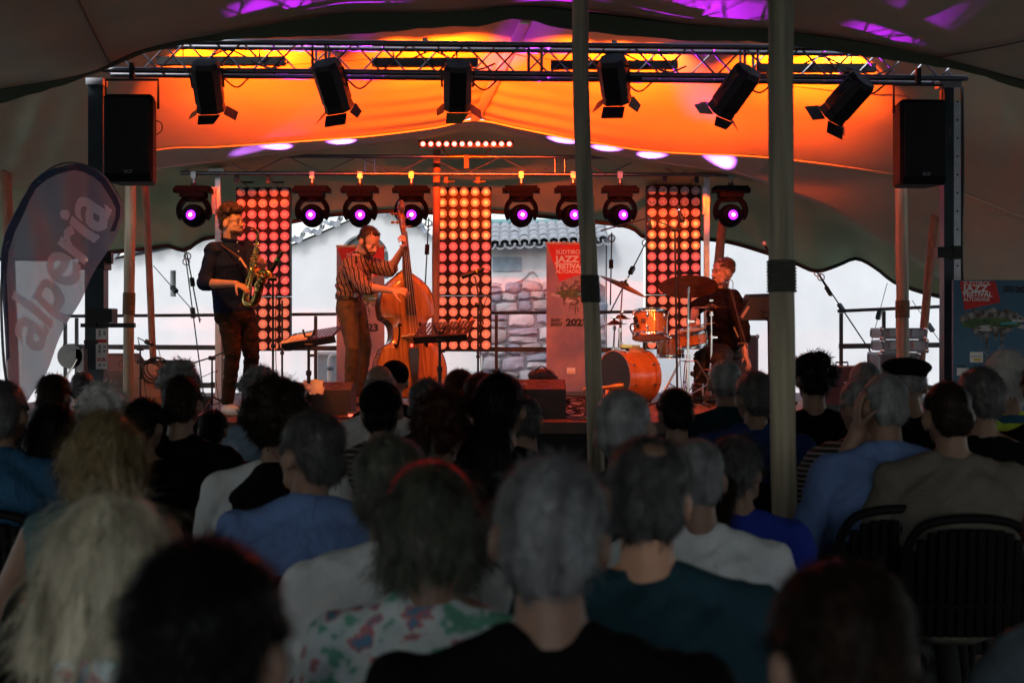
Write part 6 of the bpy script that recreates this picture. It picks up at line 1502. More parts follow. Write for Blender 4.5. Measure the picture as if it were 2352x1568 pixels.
J = {k: V(*v) for k, v in dict(neck=(828, 582, 13.38), rsh=(803, 612, 13.22), lsh=(846, 606, 13.5), chest=(815, 630, 13.38), waist=(803, 676, 13.4), hip=(803, 700, 13.4), rhip=(797, 710, 13.32), lhip=(817, 708, 13.48), rel=(838, 658, 12.98), rwr=(903, 668, 12.70), lel=(896, 620, 13.32), lwr=(930, 562, 13.0), rkn=(810, 798, 13.22), lkn=(838, 792, 13.5), ran=(803, 908, 13.35), lan=(824, 905, 13.6)).items()}
HQ = euler(R(-128), R(-34), R(0)); HC = V(848, 556, 13.28); HS = 1.12
H = hp(HC, HQ, HS); sd_ = (J['lsh']-J['rsh']).normalized()
mb = MB(); head_prims(mb, HC, HQ, HS); mb.cap(H(0, -.03, -.05), J['neck'], .056, .060)
mb.loft([(J['hip'], .13, .095), (J['waist'], .125, .09), (J['chest'], .155, .11), (J['neck']-Vector((0, 0, .05)), .11, .08)], sd_)
for a, b, c in (('rsh', 'rel', 'rwr'), ('lsh', 'lel', 'lwr')):
    mb.cap(J[a], J[b], .045, .038); mid = J[b].lerp(J[c], .3); mb.cap(J[b], mid, .039, .040); mb.cap(mid, J[c], .040, .025)
hand_prims(mb, J['rwr'], V(930, 668, 12.66)-J['rwr'], (.15, .75, -.7), (.35, .65, .5), 1, 1.08, .3)
hand_prims(mb, J['lwr'], V(929, 541, 12.9)-J['lwr'], (-1, .05, -.1), (.9, .9, .6), -1, 1.0)
for h, k, a in (('rhip', 'rkn', 'ran'), ('lhip', 'lkn', 'lan')): mb.cap(J[h], J[k], .075, .052); mb.cap(J[k], J[a], .05, .036)
body = link_mesh(remesh(mb, 'body', .0052, 4), 'body', SKIN, p2); eyes(body, HC, HQ, HS, True)
def bs_shirt(mb):
    mb.loft([(J['waist']+Vector((0, 0, -.03)), .145, .11), (J['waist']+Vector((0, 0, .06)), .155, .12), (J['chest'], .178, .135), (J['neck']+Vector((0, 0, -.06)), .125, .10), (J['neck']+Vector((0, 0, -.03)), .07, .07)], sd_, 28)
    mb.cap(J['rsh'], J['rel'], .072, .064); mb.cap(J['rel'], J['rel'].lerp(J['rwr'], .22), .062, .057)
    mb.cap(J['lsh'], J['lel'], .068, .060); mb.cap(J['lel'], J['lel'].lerp(J['lwr'], .12), .060, .055); mb.cap(J['rsh'], J['lsh'], .065, .065)
shell_from(bs_shirt, 'shirt', .009, ZEB, p2, 3, [(.012, (.3, 0, 1), 15, 4), (.005, (-.6, 0, 1), 32, 2)])
mb = MB(); mb.ring(J['neck']+Vector((0, 0, .0)), (.2, 0, 1), .062, .014, 26, 8); mb.build('collar', ZEB, p2, smooth=True)
def bs_tr(mb):
    mb.loft([(J['hip']+Vector((0, 0, .06)), .138, .108), (J['hip']+Vector((0, 0, -.06)), .15, .118)], sd_)
    for h, k, a in (('rhip', 'rkn', 'ran'), ('lhip', 'lkn', 'lan')):
        mb.cap(J[h], J[h].lerp(J[k], .5), .098, .082); mb.cap(J[h].lerp(J[k], .5), J[k], .082, .064); mb.cap(J[k], J[k].lerp(J[a], .35), .062, .064); mb.cap(J[k].lerp(J[a], .35), J[a], .064, .048)
shell_from(bs_tr, 'jeans', .009, JEANS, p2, 3, [(.004, (.3, 0, 1), 18, 3), (.002, (-.4, 0, 1), 40, 5)])
mb = MB(); c = J['hip']+Vector((0, 0, .075)); u = sd_; w_ = Vector((0, 0, 1)).cross(u)
mb.tube([c+u*math.cos(a)*.146+w_*math.sin(a)*.115 for a in [2*math.pi*k/30 for k in range(30)]], .012, 6, closed=True); mb.tube([c+Vector((0, 0, .018))+u*math.cos(a)*.146+w_*math.sin(a)*.115 for a in [2*math.pi*k/30 for k in range(30)]], .012, 6, closed=True); mb.build('belt', mat('belt_leather', (.02, .013, .01), .4), p2)
mb = MB(); q = c+Vector((.075, -.125, .01)); mb.box(q, (.05, .012, .04), Matrix.Rotation(R(25), 3, 'Z')); mb.build('buckle', CHROME, p2)
for nm in ('ran', 'lan'):
    A = J[nm].copy(); A.z = ST+.05; dv = Vector((.75, -.6, 0)).normalized()
    shell_from(lambda mb: (mb.cap(A-dv*.03, A+dv*.1, .043, .045), mb.cap(A+dv*.1, A+dv*.2, .045, .034), mb.cap(A, A+Vector((0, 0, .08)), .045, .05)), 'shoe', .008, mat('brown_boot', (.08, .04, .02), .5), p2, 2)
def bs_hair(mb):
    mb.ell(H(0, -.030, .048), (.077*HS, .095*HS, .076*HS), HQ); mb.cap(H(-.068, -.01, .03), H(-.07, .02, -.005), .017, .010); mb.cap(H(.068, -.01, .03), H(.07, .02, -.005), .017, .010)
    mb.ell(H(0, .030, .098), (.045, .03, .02), HQ); mb.cap(H(-.04, -.075, .0), H(.04, -.075, .0), .032, .032)
shell_from(bs_hair, 'hair', .006, HAIR_DK, p2, 1, None, ((4200, .020, 3), dict(comb=(.5, .2, .6), curl=.45, lift=.7, w_=.001)), (.004, 60, 2))
def bs_beard(mb):
    for k in range(11):
        a = R(-95+19*k); mb.ell(H(.062*math.sin(a), .026+.046*math.cos(a), -.078+.045*abs(math.sin(a))**2), (.017, .016, .022), None, 8, 6)
    mb.ell(H(0, .070, -.102), (.032, .024, .026), HQ, 8, 6); mb.cap(H(-.030, .083, -.052), H(.030, .083, -.052), .0068, .0068)
shell_from(bs_beard, 'beard', .005, HAIR_DK, p2, 1, None, ((2200, .012, 5), dict(comb=(0, 0, -1), curl=.4, lift=.5, w_=.0008)))
TATM = mat('tattoo_ink', (.03, .025, .03), .7)
for (a, b, pts) in (('rel', 'rwr', [(.3, .035), (.38, .03), (.45, .034), (.5, .028)]), ('rel', 'rwr', [(.52, .03), (.6, .028), (.66, .026)]), ('lel', 'lwr', [(.3, .035), (.42, .03), (.5, .032), (.6, .026)])):
    A, B = J[a], J[b]; mb = MB(); mb.tube([A.lerp(B, f)+Vector((0, -o*1.0, o*.35*(-1)**i)) for i, (f, o) in enumerate(pts)], .0032, 5); t_ = mb.build('tattoo', TATM, body); 

# ------------------------------------------------------------------ the drummer
p3_ = thing('person', 'moustached man with bowl haircut and black shirt seated at the drum kit', 'person', (V(1672, 0, 14.2).x, 14.2, ST))
J = {k: V(*v) for k, v in dict(neck=(1660, 664, 14.22), rsh=(1636, 690, 14.38), lsh=(1684, 684, 14.1), chest=(1662, 705, 14.22), waist=(1660, 765, 14.28), hip=(1664, 808, 14.3), rel=(1598, 705, 14.38), rwr=(1591, 742, 14.1), lel=(1704, 758, 13.95), lwr=(1713, 818, 13.8), rkn=(1612, 820, 13.95), lkn=(1650, 830, 13.75), ran=(1606, 905, 13.9), lan=(1655, 910, 13.75)).items()}
HQ = euler(R(112), R(-6), R(0)); HC = V(1659, 624, 14.16); HS = 1.14; H = hp(HC, HQ, HS); sd_ = (J['lsh']-J['rsh']).normalized()
mb = MB(); head_prims(mb, HC, HQ, HS); mb.cap(H(0, -.02, -.05), J['neck'], .054, .058)
mb.loft([(J['hip'], .15, .12), (J['waist'], .14, .10), (J['chest'], .165, .115), (J['neck']-Vector((0, 0, .05)), .11, .08)], sd_)
for a, b, c in (('rsh', 'rel', 'rwr'), ('lsh', 'lel', 'lwr')):
    mb.cap(J[a], J[b], .048, .040); mid = J[b].lerp(J[c], .3); mb.cap(J[b], mid, .040, .041); mb.cap(mid, J[c], .041, .026)
hand_prims(mb, J['rwr'], Vector((.1, -.5, -.9)), (.3, -.8, .3), (.5, .9, .7), 1, 1.0)
hand_prims(mb, J['lwr'], V(1722, 838, 13.75)-J['lwr'], (-.6, .3, -.5), (.3, .5, .5), 1, 1.05, .35)
for h, k, a in (('hip', 'rkn', 'ran'), ('hip', 'lkn', 'lan')): mb.cap(J[h], J[k], .08, .055); mb.cap(J[k], J[a], .052, .038)
body = link_mesh(remesh(mb, 'body', .0052, 4), 'body', SKIN, p3_); eyes(body, HC, HQ, HS, True)
BSH = mat('black_long_shirt', (.006, .004, .004), .85, 0, .2, 12, .3, 25, spec=.12)
def dr_shirt(mb):
    mb.loft([(J['hip']+Vector((0, 0, .06)), .175, .14), (J['waist'], .175, .135), (J['chest'], .195, .145), (J['neck']+Vector((0, 0, -.06)), .13, .10), (J['neck']+Vector((0, 0, -.02)), .068, .066)], sd_, 28)
    mb.cap(J['rsh'], J['rel'], .078, .068); mb.cap(J['lsh'], J['lel'], .082, .078); mb.cap(J['lel'], J['lel'].lerp(J['lwr'], .35), .076, .07); mb.cap(J['rsh'], J['lsh'], .068, .068)
shell_from(dr_shirt, 'shirt', .010, BSH, p3_, 3, [(.013, (.3, 0, 1), 13, 4)])
shell_from(lambda mb: ([mb.cap(J['hip'], J[k], .11, .08) for k in ('rkn', 'lkn')], [mb.cap(J[k], J[a], .075, .055) for k, a in (('rkn', 'ran'), ('lkn', 'lan'))]), 'trousers', .012, mat('black_trousers', (.006, .006, .006), .85), p3_, 2, [(.01, (0, 0, 1), 20, 3)])
for nm in ('ran', 'lan'):
    A = J[nm].copy(); A.z = ST+.05; dv = Vector((-.7, -.7, 0)).normalized()
    shell_from(lambda mb: (mb.cap(A-dv*.03, A+dv*.1, .043, .045), mb.cap(A+dv*.1, A+dv*.2, .045, .034), mb.cap(A, A+Vector((0, 0, .05)), .045, .05)), 'shoe', .01, BLACK, p3_, 2)
def dr_hair(mb):
    mb.ell(H(0, -.036, .054), (.078*HS, .094*HS, .071*HS), HQ); mb.cap(H(-.036, .036, .088), H(.036, .036, .088), .016, .016); mb.cap(H(-.05, -.072, .012), H(.05, -.072, .012), .034, .034)
    mb.cap(H(-.074, -.03, .040), H(-.062, .04, .062), .012, .012); mb.cap(H(.074, -.03, .040), H(.062, .04, .062), .012, .012)
shell_from(dr_hair, 'hair', .006, HAIR_LB, p3_, 1, None, ((6000, .030, 3), dict(comb=(0, 0, -1), curl=.22, lift=.10, w_=.0012)), (.003, 60, 2))
mb = MB(); mb.cap(H(-.026, .088, -.046), H(.026, .088, -.046), .0055, .0055, 8); mb.build('moustache', HAIR_BR, p3_, smooth=True)
STK = wood('hickory_stick', (.6, .38, .18), (.5, .3, .14), .45)
for lab, a, b in (('wooden drumstick held over the snare drum', V(1588, 752, 14.0), V(1640, 741, 13.75)), ('wooden drumstick hanging beside the drummer\'s thigh', V(1686, 752, 13.8), V(1697, 776, 13.85))):
    t = thing('drumstick', lab, 'drumstick', a); mb = MB(); mb.tube([a, a.lerp(b, .85), a.lerp(b, .96), b], [.0075, .0065, .004, .005], 8); mb.build('shaft', STK, t)
# ================================================================== the audience
def gm(n, a, b): return hair_mat(n, a, b, .42, .08 if max(a) < .05 else .35)
HG = dict(white=gm('hair_white', (.62, .62, .62), (.36, .37, .38)), grey=gm('hair_grey', (.23, .245, .265), (.05, .054, .058)), dgrey=gm('hair_dark_grey', (.075, .075, .08), (.022, .022, .024)),
          ggrey=gm('hair_greenish_grey', (.10, .108, .085), (.02, .024, .018)), black=gm('hair_black', (.005, .005, .005), (.002, .002, .002)), brown=gm('hair_dark', (.018, .011, .008), (.006, .004, .003)), red=gm('hair_auburn', (.04, .012, .006), (.010, .004, .003)),
          blonde=gm('hair_blonde', (.32, .24, .12), (.09, .062, .03)), ash=gm('hair_ash_blonde', (.80, .75, .58), (.20, .18, .12)))
def cloth(name, c, v=None, **k): return mat(name, c, .85, 0, .12, 8, .75, 7, spec=.08, bdist=.035, distort=1.4, stretch=(1, 1, .6), **k)
CL = dict(black=cloth('black_top', (.0025, .0025, .003)), navy=cloth('navy_top', (.004, .006, .014)), denim=cloth('denim_shirt', (.022, .075, .15)), ltblue=cloth('light_blue_shirt', (.19, .27, .38)),
          blue=cloth('sky_blue_shirt', (.095, .16, .34)), white=cloth('white_shirt', (.52, .55, .58)), teal=cloth('dark_teal_tee', (.016, .045, .062)), greyteal=cloth('grey_teal_top', (.06, .11, .12)), royal=cloth('royal_blue_dress', (.015, .03, .24)),
          dblue=cloth('dark_blue_polo', (.015, .035, .12)), beige=cloth('oatmeal_tee', (.115, .105, .09)), plum=cloth('dark_plum_shirt', (.025, .018, .028)), lime=cloth('lime_top', (.42, .58, .06)), maroon=cloth('dark_maroon_top', (.02, .004, .005)), greyblue=cloth('grey_blue_sleeve', (.05, .065, .08)),
          dteal=cloth('dark_teal_jacket', (.008, .025, .035)), stripe=stripe_mat('black_white_striped_top', (.01, .01, .012), (.28, .28, .28), 14, .4, 1.57, .82))
def floral():
    m = bpy.data.materials.new('floral_dress_print'); m.use_nodes = True; n = m.node_tree; b = n.nodes['Principled BSDF']; b.inputs['Roughness'].default_value = .8
    tc = n.nodes.new('ShaderNodeTexCoord'); v1 = n.nodes.new('ShaderNodeTexNoise'); v1.inputs['Scale'].default_value = 17; v1.inputs['Detail'].default_value = 3; n.links.new(tc.outputs['Object'], v1.inputs['Vector'])
    c1 = n.nodes.new('ShaderNodeValToRGB'); e = c1.color_ramp; e.interpolation = 'EASE'
    for i, (p, c) in enumerate(((.0, (.05, .22, .16)), (.40, (.10, .30, .22)), (.45, (.42, .50, .53)), (.56, (.50, .56, .58)), (.60, (.42, .14, .16)), (.66, (.08, .20, .32)))):
        el = e.elements[i] if i < 2 else e.elements.new(p); el.position = p; el.color = c+(1,)
    n.links.new(v1.outputs['Fac'], c1.inputs[0]); n.links.new(c1.outputs[0], b.inputs['Base Color']); return m
CL['floral'] = floral(); SCARF = floral(); SCARF.name = 'floral_scarf_print'
DARK_TR = mat('dark_trousers', (.004, .004, .006), .85)
CHM = mat('black_chair_plastic', (.004, .004, .005), .6, 0, .1, 5, spec=.1)
def make_chair():
    t = thing('stacking_chair', 'x', 'chair')
    mb = MB(); mb.loft([((0, -.16, .44), .20, .015), ((0, .0, .425), .225, .015), ((0, .22, .44), .22, .015)], (1, 0, 0), 16); mb.build('seat', CHM, t, local=True, smooth=True)
    bk = [((x, -.235+.055*(x/.23)**2-.05*(z-.5), z)) for z in (.5,) for x in (0,)]
    # backrest: rounded plate with vertical slots built as slats
    N = 13
    for i in range(N):
        x = -.20+.40*i/(N-1); zt = .795-.10*(x/.21)**4
        f = lambda z: Vector((x, -.225+.7*x*x-.10*(z-.45), z))
        mb = MB(); mb.tube([f(.42), f(.56), f(.68), f(zt)], .0172, 6); mb.build('slat', CHM, t, local=True)
    pts = [Vector((x, -.225+.7*x*x-.10*(z-.45), z)) for x, z in ((-.22, .46), (-.225, .60), (-.215, .72), (-.17, .80), (-.09, .828), (0, .835), (.09, .828), (.17, .80), (.215, .72), (.225, .60), (.22, .46))]
    mb = MB(); mb.tube(catmull(pts, 40), .017, 8); mb.tube(catmull([Vector((x, -.225+.7*x*x-.008, .525)) for x in (-.215, -.1, 0, .1, .215)], 12), .014, 8); mb.build('backrest', CHM, t, local=True, smooth=True)
    for sx in (-1, 1):
        for a, b in (((sx*.19, .19, .43), (sx*.22, .23, 0)), ((sx*.21, -.20, .47), (sx*.23, -.29, 0))):
            mb = MB(); mb.tube([a, b], [.017, .012], 8); mb.build('leg', CHM, t, local=True)
    return t
chair0 = make_chair(); chair_used = [False]
def place_chair(x, y, rz, s, label):
    global chair0
    c = chair0 if not chair_used[0] else copy_tree(chair0); chair_used[0] = True
    c.matrix_world = Matrix.Translation((x, y, .02)) @ Matrix.Rotation(rz, 4, 'Z') @ Matrix.Scale(s, 4)
    c['label'] = label; c['group'] = 'black plastic audience chairs'; return c

def hair_build(kind, H, Q, s, m, t, seed, near, rs):
    E = lambda mb, p, r: mb.ell(H(*p), [a*s for a in r] if hasattr(r, '__len__') else r*s, Q, 12, 8)
    Cp = lambda mb, a, b, r1, r2=None: mb.cap(H(*a), H(*b), r1*s, (r2 or r1)*s)
    vox = .0085
    def short(mb):
        E(mb, (0, -.02, .045), (.083, .102, .081)); Cp(mb, (-.036, -.07, -.025), (.036, -.07, -.025), .036); E(mb, (0, -.05, .0), (.075, .06, .055)); Cp(mb, (-.026, -.066, -.05), (.026, -.066, -.05), .03)
        Cp(mb, (-.074, -.005, .03), (-.070, .03, .02), .016, .012); Cp(mb, (.074, -.005, .03), (.070, .03, .02), .016, .012)
    def crop(mb):
        E(mb, (0, -.018, .040), (.0785, .097, .079)); Cp(mb, (-.034, -.068, -.02), (.034, -.068, -.02), .034); E(mb, (0, -.045, .0), (.071, .06, .05)); Cp(mb, (-.026, -.064, -.045), (.026, -.064, -.045), .028)
    def ringh(mb):
        for a in range(-120, 121, 15):
            x, y = .066*math.sin(R(a)), -.012-.080*math.cos(R(a)); E(mb, (x, y, .012), (.019, .019, .040)); E(mb, (x*.85, y*.9, -.022), (.018, .018, .022)) if abs(a) < 70 else None
    def spot(mb):
        short(mb)
    def curly(mb):
        short(mb); r_ = random.Random(seed)
        for k in range(46):
            a = r_.uniform(0, 6.28); e = r_.uniform(-.5, 1.5); x, y, z = .092*math.cos(a)*math.cos(e), .104*math.sin(a)*math.cos(e)-.022, .038+.088*math.sin(e)
            if y > .05 and z < .07: continue
            E(mb, (x, y, z), r_.uniform(.022, .036))
    def bigcurl(mb):
        curly(mb); r_ = random.Random(seed+3)
        for k in range(26):
            a = r_.uniform(0, 6.28); e = r_.uniform(-.6, 1.5); E(mb, (.105*math.cos(a)*math.cos(e), .11*math.sin(a)*math.cos(e)-.03, .03+.098*math.sin(e)), .032)
    def bob(mb):
        E(mb, (0, -.022, .035), (.096, .112, .092)); mb.loft([(H(0, -.03, .02), .101*s, .095*s), (H(0, -.035, -.05), .108*s, .088*s), (H(0, -.04, -.105), .100*s, .070*s), (H(0, -.045, -.125), .085*s, .05*s)], Q @ Vector((1, 0, 0)), 18)
    def shag(mb):
        bob(mb); r_ = random.Random(seed)
        for k in range(22):
            a = r_.uniform(-2.2, 2.2); E(mb, (.10*math.sin(a), -.03-.085*math.cos(a), r_.uniform(-.115, .04)), (.026, .026, .034))
    def long_(mb):
        E(mb, (0, -.022, .035), (.096, .112, .092)); mb.loft([(H(0, -.03, .03), .100*s, .098*s), (H(0, -.05, -.06), .112*s, .085*s), (H(0, -.075, -.17), .125*s, .060*s), (H(0, -.10, -.29), .115*s, .045*s), (H(0, -.11, -.38), .075*s, .03*s)], Q @ Vector((1, 0, 0)), 18)
        for sx in (-1, 1): Cp(mb, (sx*.08, -.0, -.05), (sx*.105, -.05, -.25), .04, .03)
    def pony(mb):
        short(mb); E(mb, (0, -.03, .03), (.086, .104, .088))
    fn = dict(short=short, crop=crop, ring=ringh, spot=spot, curly=curly, bigcurl=bigcurl, bob=bob, shag=shag, long=long_, pony=pony)[kind]
    mb = MB(); fn(mb); me = remesh(mb, 'hair', vox*s, 2); lump(me, .006 if kind in ('bob', 'shag', 'long', 'curly', 'bigcurl') else .003, 26, seed, .35 if kind in ('bob', 'long', 'shag') else 1)
    n = 6500 if near else 2200
    cl = kind in ('curly', 'bigcurl'); L = {'crop': .014, 'ring': .018, 'short': .026, 'spot': .024, 'curly': .032, 'bigcurl': .042, 'bob': .06, 'shag': .055, 'long': .085, 'pony': .05}[kind]
    me = add_fuzz(me, n//4, L*(1.2 if cl else 1.0), seed+50, comb=tuple(Q @ Vector((0, -.2, -.6))), curl=.7 if cl else .3, lift=.75 if cl else .35, w_=.0006 if near else .0009)
    me = add_fuzz(me, n, L, seed, comb=tuple(Q @ Vector((0, -.25, -1))), curl=.9 if cl else (.30 if kind in ('shag', 'short', 'spot', 'crop', 'ring') else .14), lift=.9 if cl else .22, w_=.0010 if near else .0016)
    return link_mesh(me, 'hair', m, t)
count = [0]
def chair_label(l):
    w_ = l.split()[:11]
    while w_[-1] in ('in', 'the', 'a', 'and', 'with', 'of', 'at', 'by', 'to', 'beside', 'behind', 'before', 'under', 'small', 'her', 'his', 'over', 'left', 'right', 'far', 'short', 'white', 'blue', 'black', 'dark', 'bottom'): w_.pop()
    return 'black chair under the '+' '.join(w_)
def aud(label, x, ytop, d, hair, hm, top, yaw=0, pitch=0, roll=0, sw=1.0, skin=SKIN_PALE, ry=0, sleeve='short', lean=0, hs=1.0, collar=False, extra=None, chair=True, chl=None, bulk=1.0, near=None, armout=0, sh=0.0):
    count[0] += 1; k = count[0]; rs = random.Random(k*13)
    yaw += rs.uniform(-7, 7); pitch += rs.uniform(-7, 5); roll += rs.uniform(-5, 5)
    P0 = V(x, ytop, d); zt = P0.z; s = zt/1.325; near = d < 4.3 if near is None else near
    t = thing('person', label, 'person', (P0.x, d, 0), Matrix.Rotation(ry, 3, 'Z'), scale=s)
    inv = wm(t)
    W = lambda a, b, c: inv @ Vector((a, b, c))
    Qb = Matrix.Rotation(ry, 3, 'Z'); Q = Qb @ euler(R(yaw), R(pitch), R(roll)); hsx = 1.03*hs*s
    HC = W(lean, .02, 1.195-.12*(hs-1)*1.0); H = hp(HC, Q, hsx)
    S = lambda v: v*s
    mb = MB(); head_prims(mb, HC, Q, hsx, face=abs(yaw) > 20)
    mb.cap(H(0, -.03, -.04), W(lean*.6, -.03, 1.035-sh), S(.051), S(.060))
    b = bulk
    mb.loft([(W(0, -.02, .50), S(.16*b), S(.11*b)), (W(0, -.06, .70), S(.15*b), S(.10*b)), (W(0, -.05, .88-sh), S(.17*sw), S(.10)), (W(lean*.4, -.03, .98-sh), S(.13*sw), S(.07))], Qb @ Vector((1, 0, 0)))
    arms = []
    for sx in (-1, 1):
        ao = armout if (armout and sx == (1 if armout > 0 else -1)) else 0
        A = W(sx*.185*sw+lean*.3, -.03, .955-sh); Bp = W(sx*(.255*sw+abs(ao)), .03, .70-sh*.5+abs(ao)*.2); Cp_ = W(sx*.13, .29, .66); arms.append((A, Bp, Cp_))
        mb.cap(A, Bp, S(.050), S(.042)); mb.cap(Bp, Cp_, S(.042), S(.028)); hand_prims(mb, Cp_, Qb @ Vector((-sx*.3, .9, -.1)), (0, 0, -1), (.2, .3, .3), sx, s)
        mb.cap(W(sx*.04+lean*.4, -.03, 1.03-sh), W(sx*.15*sw, -.03, .975-sh), S(.042), S(.048))
        mb.cap(W(sx*.09, .0, .51), W(sx*.12, .42, .50), S(.075), S(.055)); mb.cap(W(sx*.12, .42, .49), W(sx*.13, .40, .09), S(.05), S(.036)); mb.cap(W(sx*.13, .38, .05), W(sx*.14, .56, .04), S(.038), S(.03))
    body = link_mesh(remesh(mb, 'body', .0125*s if not near else .009*s, 3), 'body', skin, t)
    def tp(mb):
        mb.loft([(W(0, -.02, .48), S(.19*b), S(.135*b)), (W(0, -.06, .68), S(.185*b), S(.13*b)), (W(0, -.055, .86-sh), S(.20*sw), S(.125)), (W(lean*.4, -.04, .955-sh), S(.165*sw), S(.095)), (W(lean*.5, -.035, 1.005-sh), S(.09), S(.068))], Qb @ Vector((1, 0, 0)), 26)
        for i, sx in enumerate((-1, 1)):
            A, Bp, Cp_ = arms[i]
            mb.cap(W(sx*.05+lean*.4, -.035, 1.022-sh), W(sx*.16*sw, -.035, .968-sh), S(.042), S(.052))
            if sleeve == 'none': mb.cap(W(sx*.15*sw, -.03, .96-sh), W(sx*.15*sw, -.03, .90-sh), S(.055), S(.055)); continue
            mb.cap(A, A.lerp(Bp, .75 if sleeve == 'short' else 1), S(.064), S(.062 if sleeve == 'short' else .055))
            if sleeve == 'long': mb.cap(Bp, Cp_, S(.057), S(.040))
    me_top = MB(); tp(me_top); me = remesh(me_top, 'top', .013*s, 3); fold(me, .012*s, (.5, 0, 1), 10, k); fold(me, .007*s, (-.7, .2, 1), 22, k+5)
    o = link_mesh(me, {'vest': 'vest'}.get(sleeve, 'top'), CL[top] if isinstance(top, str) else top, t)
    if collar: mb = MB(); c = W(lean*.5, -.036, 1.035-sh); mb.loft([(c+Vector((0, 0, -.02*s)), S(.072), S(.070)), (c+Vector((0, 0, .018*s)), S(.066), S(.062))], Qb @ Vector((1, 0, 0)), 22); mb.build('collar', CL[top], t, smooth=True)
    mb = MB()
    for sx in (-1, 1): mb.cap(W(sx*.08, -.02, .50), W(sx*.12, .42, .50), S(.10), S(.07)); mb.cap(W(sx*.12, .42, .49), W(sx*.13, .40, .10), S(.065), S(.05))
    link_mesh(remesh(mb, 'trousers', .018, 2), 'trousers', DARK_TR, t)
    if hair: hair_build(hair, H, Q, hsx, HG[hm], t, k, near, rs)
    if extra: extra(t, H, Q, hsx, W, S, body)
    if chair: place_chair(P0.x, d, ry, s, chl or chair_label(label))
    return t
def ex_cap(colr, brim=-1, name='cap', beret=False):
    def f(t, H, Q, s, W, S, body):
        if beret:
            mb = MB(); mb.ell(H(-.01, -.01, .085), (.115*s, .115*s, .042*s), Q, 24, 12); mb.ell(H(0, -.015, .055), (.086*s, .104*s, .04*s), Q, 24, 10); mb.cap(H(0, -.01, .12), H(0, -.01, .14), .004*s, .003*s, 6)
            link_mesh(remesh(mb, 'beret', .008, 2), 'beret', colr, t); return
        mb = MB(); mb.ell(H(0, -.018, .042), (.088*s, .106*s, .086*s), Q, 24, 14); mb.cap(H(-.05, .10, .05), H(.05, .10, .05), .02*s, .02*s) ; link_mesh(remesh(mb, name, .008, 2), name, colr, t)
    return f
def ex_band(t, H, Q, s, W, S, body):
    mb = MB(); mb.tube([H(.092*math.cos(a), .0, .035+.092*math.sin(a)) for a in [R(10+160*k/20) for k in range(21)]], .009*s, 6); mb.build('hairband', RED_PRINT, t)
    mb = MB(); mb.tube(catmull([H(-.09, .0, -.02), H(-.085, -.06, -.10), H(0, -.10, -.145), H(.085, -.06, -.10), H(.09, 0, -.02)], 24), .0035*s, 5); mb.build('glasses_cord', RED_PRINT, t)
def ex_glasses(t, H, Q, s, W, S, body):
    mb = MB()
    for k in (-1, 1): mb.ring(H(k*.032, .094, .001), Q @ Vector((k*.12, 1, 0)), .021*s, .0016, 18, 5); mb.tube([H(k*.053, .088, .006), H(k*.080, .01, .006), H(k*.082, -.02, -.004)], .0018, 5)
    mb.build('glasses', BLACK, t)
def ex_pony(t, H, Q, s, W, S, body):
    mb = MB(); mb.cap(H(0, -.125, -.02), H(0, -.13, -.03), .030*s, .034*s); mb.build('hair_tie', BLACK_MATTE, t, smooth=True)
    mb = MB(); mb.cap(H(0, -.14, -.04), H(.01, -.175, -.12), .042*s, .040*s); mb.cap(H(.01, -.175, -.12), H(.02, -.165, -.24), .040*s, .018*s); me = remesh(mb, 'ponytail', .008, 2); lump(me, .006, 22, 3, .3); me = add_fuzz(me, 3000, .06, 8, comb=(0, 0, -1), curl=.2, lift=.2, w_=.0011); link_mesh(me, 'ponytail', HG['brown'], t)
def ex_longtail(t, H, Q, s, W, S, body):
    mb = MB(); mb.loft([(H(0, -.09, -.02), .05*s, .04*s), (H(0, -.13, -.10), .065*s, .04*s), (H(.01, -.15, -.25), .07*s, .035*s), (H(.01, -.15, -.42), .055*s, .03*s), (H(.01, -.14, -.52), .03*s, .02*s)], Q @ Vector((1, 0, 0)), 14)
    me = remesh(mb, 'ponytail', .01, 2); lump(me, .006, 22, 3, .3); me = add_fuzz(me, 2500, .08, 8, comb=(0, 0, -1), curl=.12, lift=.15); link_mesh(me, 'ponytail', HG['black'], t)
def ex_mask(t, H, Q, s, W, S, body):
    "bare crown inside the hair"
    mb = MB(); mb.ell(H(.0, -.070, .088), (.034*s, .030*s, .028*s), Q, 16, 10); mb.build('bald_spot', SKIN2, t, smooth=True)
def ex_vest(t, H, Q, s, W, S, body):
    mb = MB(); Xd = Matrix(wm(t).to_3x3()) @ Vector((1, 0, 0)); mb.loft([(W(0, -.02, .47), S(.198), S(.145)), (W(0, -.06, .68), S(.194), S(.142)), (W(0, -.058, .86), S(.186), S(.150)), (W(0, -.05, .955), S(.168), S(.125)), (W(0, -.04, 1.012), S(.10), S(.09))], Xd, 26)
    link_mesh(remesh(mb, 'vest', .012, 2), 'vest', CL['black'], t)
def ex_scarf(t, H, Q, s, W, S, body):
    mb = MB(); mb.ring(W(0, -.03, 1.02), (0, .2, 1), S(.085), S(.028), 26, 8); mb.cap(W(-.10, -.06, .99), W(-.17, -.10, .90), S(.045), S(.03)); me = remesh(mb, 'scarf', .01, 2); lump(me, .01, 20, 2); link_mesh(me, 'scarf', SCARF, t)
def ex_hand(t, H, Q, s, W, S, body):
    mb = MB(); mb.cap(W(-.26, .04, .72), H(-.095, -.0, -.09), .045*s, .03*s); hand_prims(mb, H(-.095, -.0, -.09), Vector((.0, .0, 1)), (1, 0, 0), (.15, .3, .3), 1, s); link_mesh(remesh(mb, 'raised_arm', .009, 2), 'raised_arm', SKIN_PALE, t)
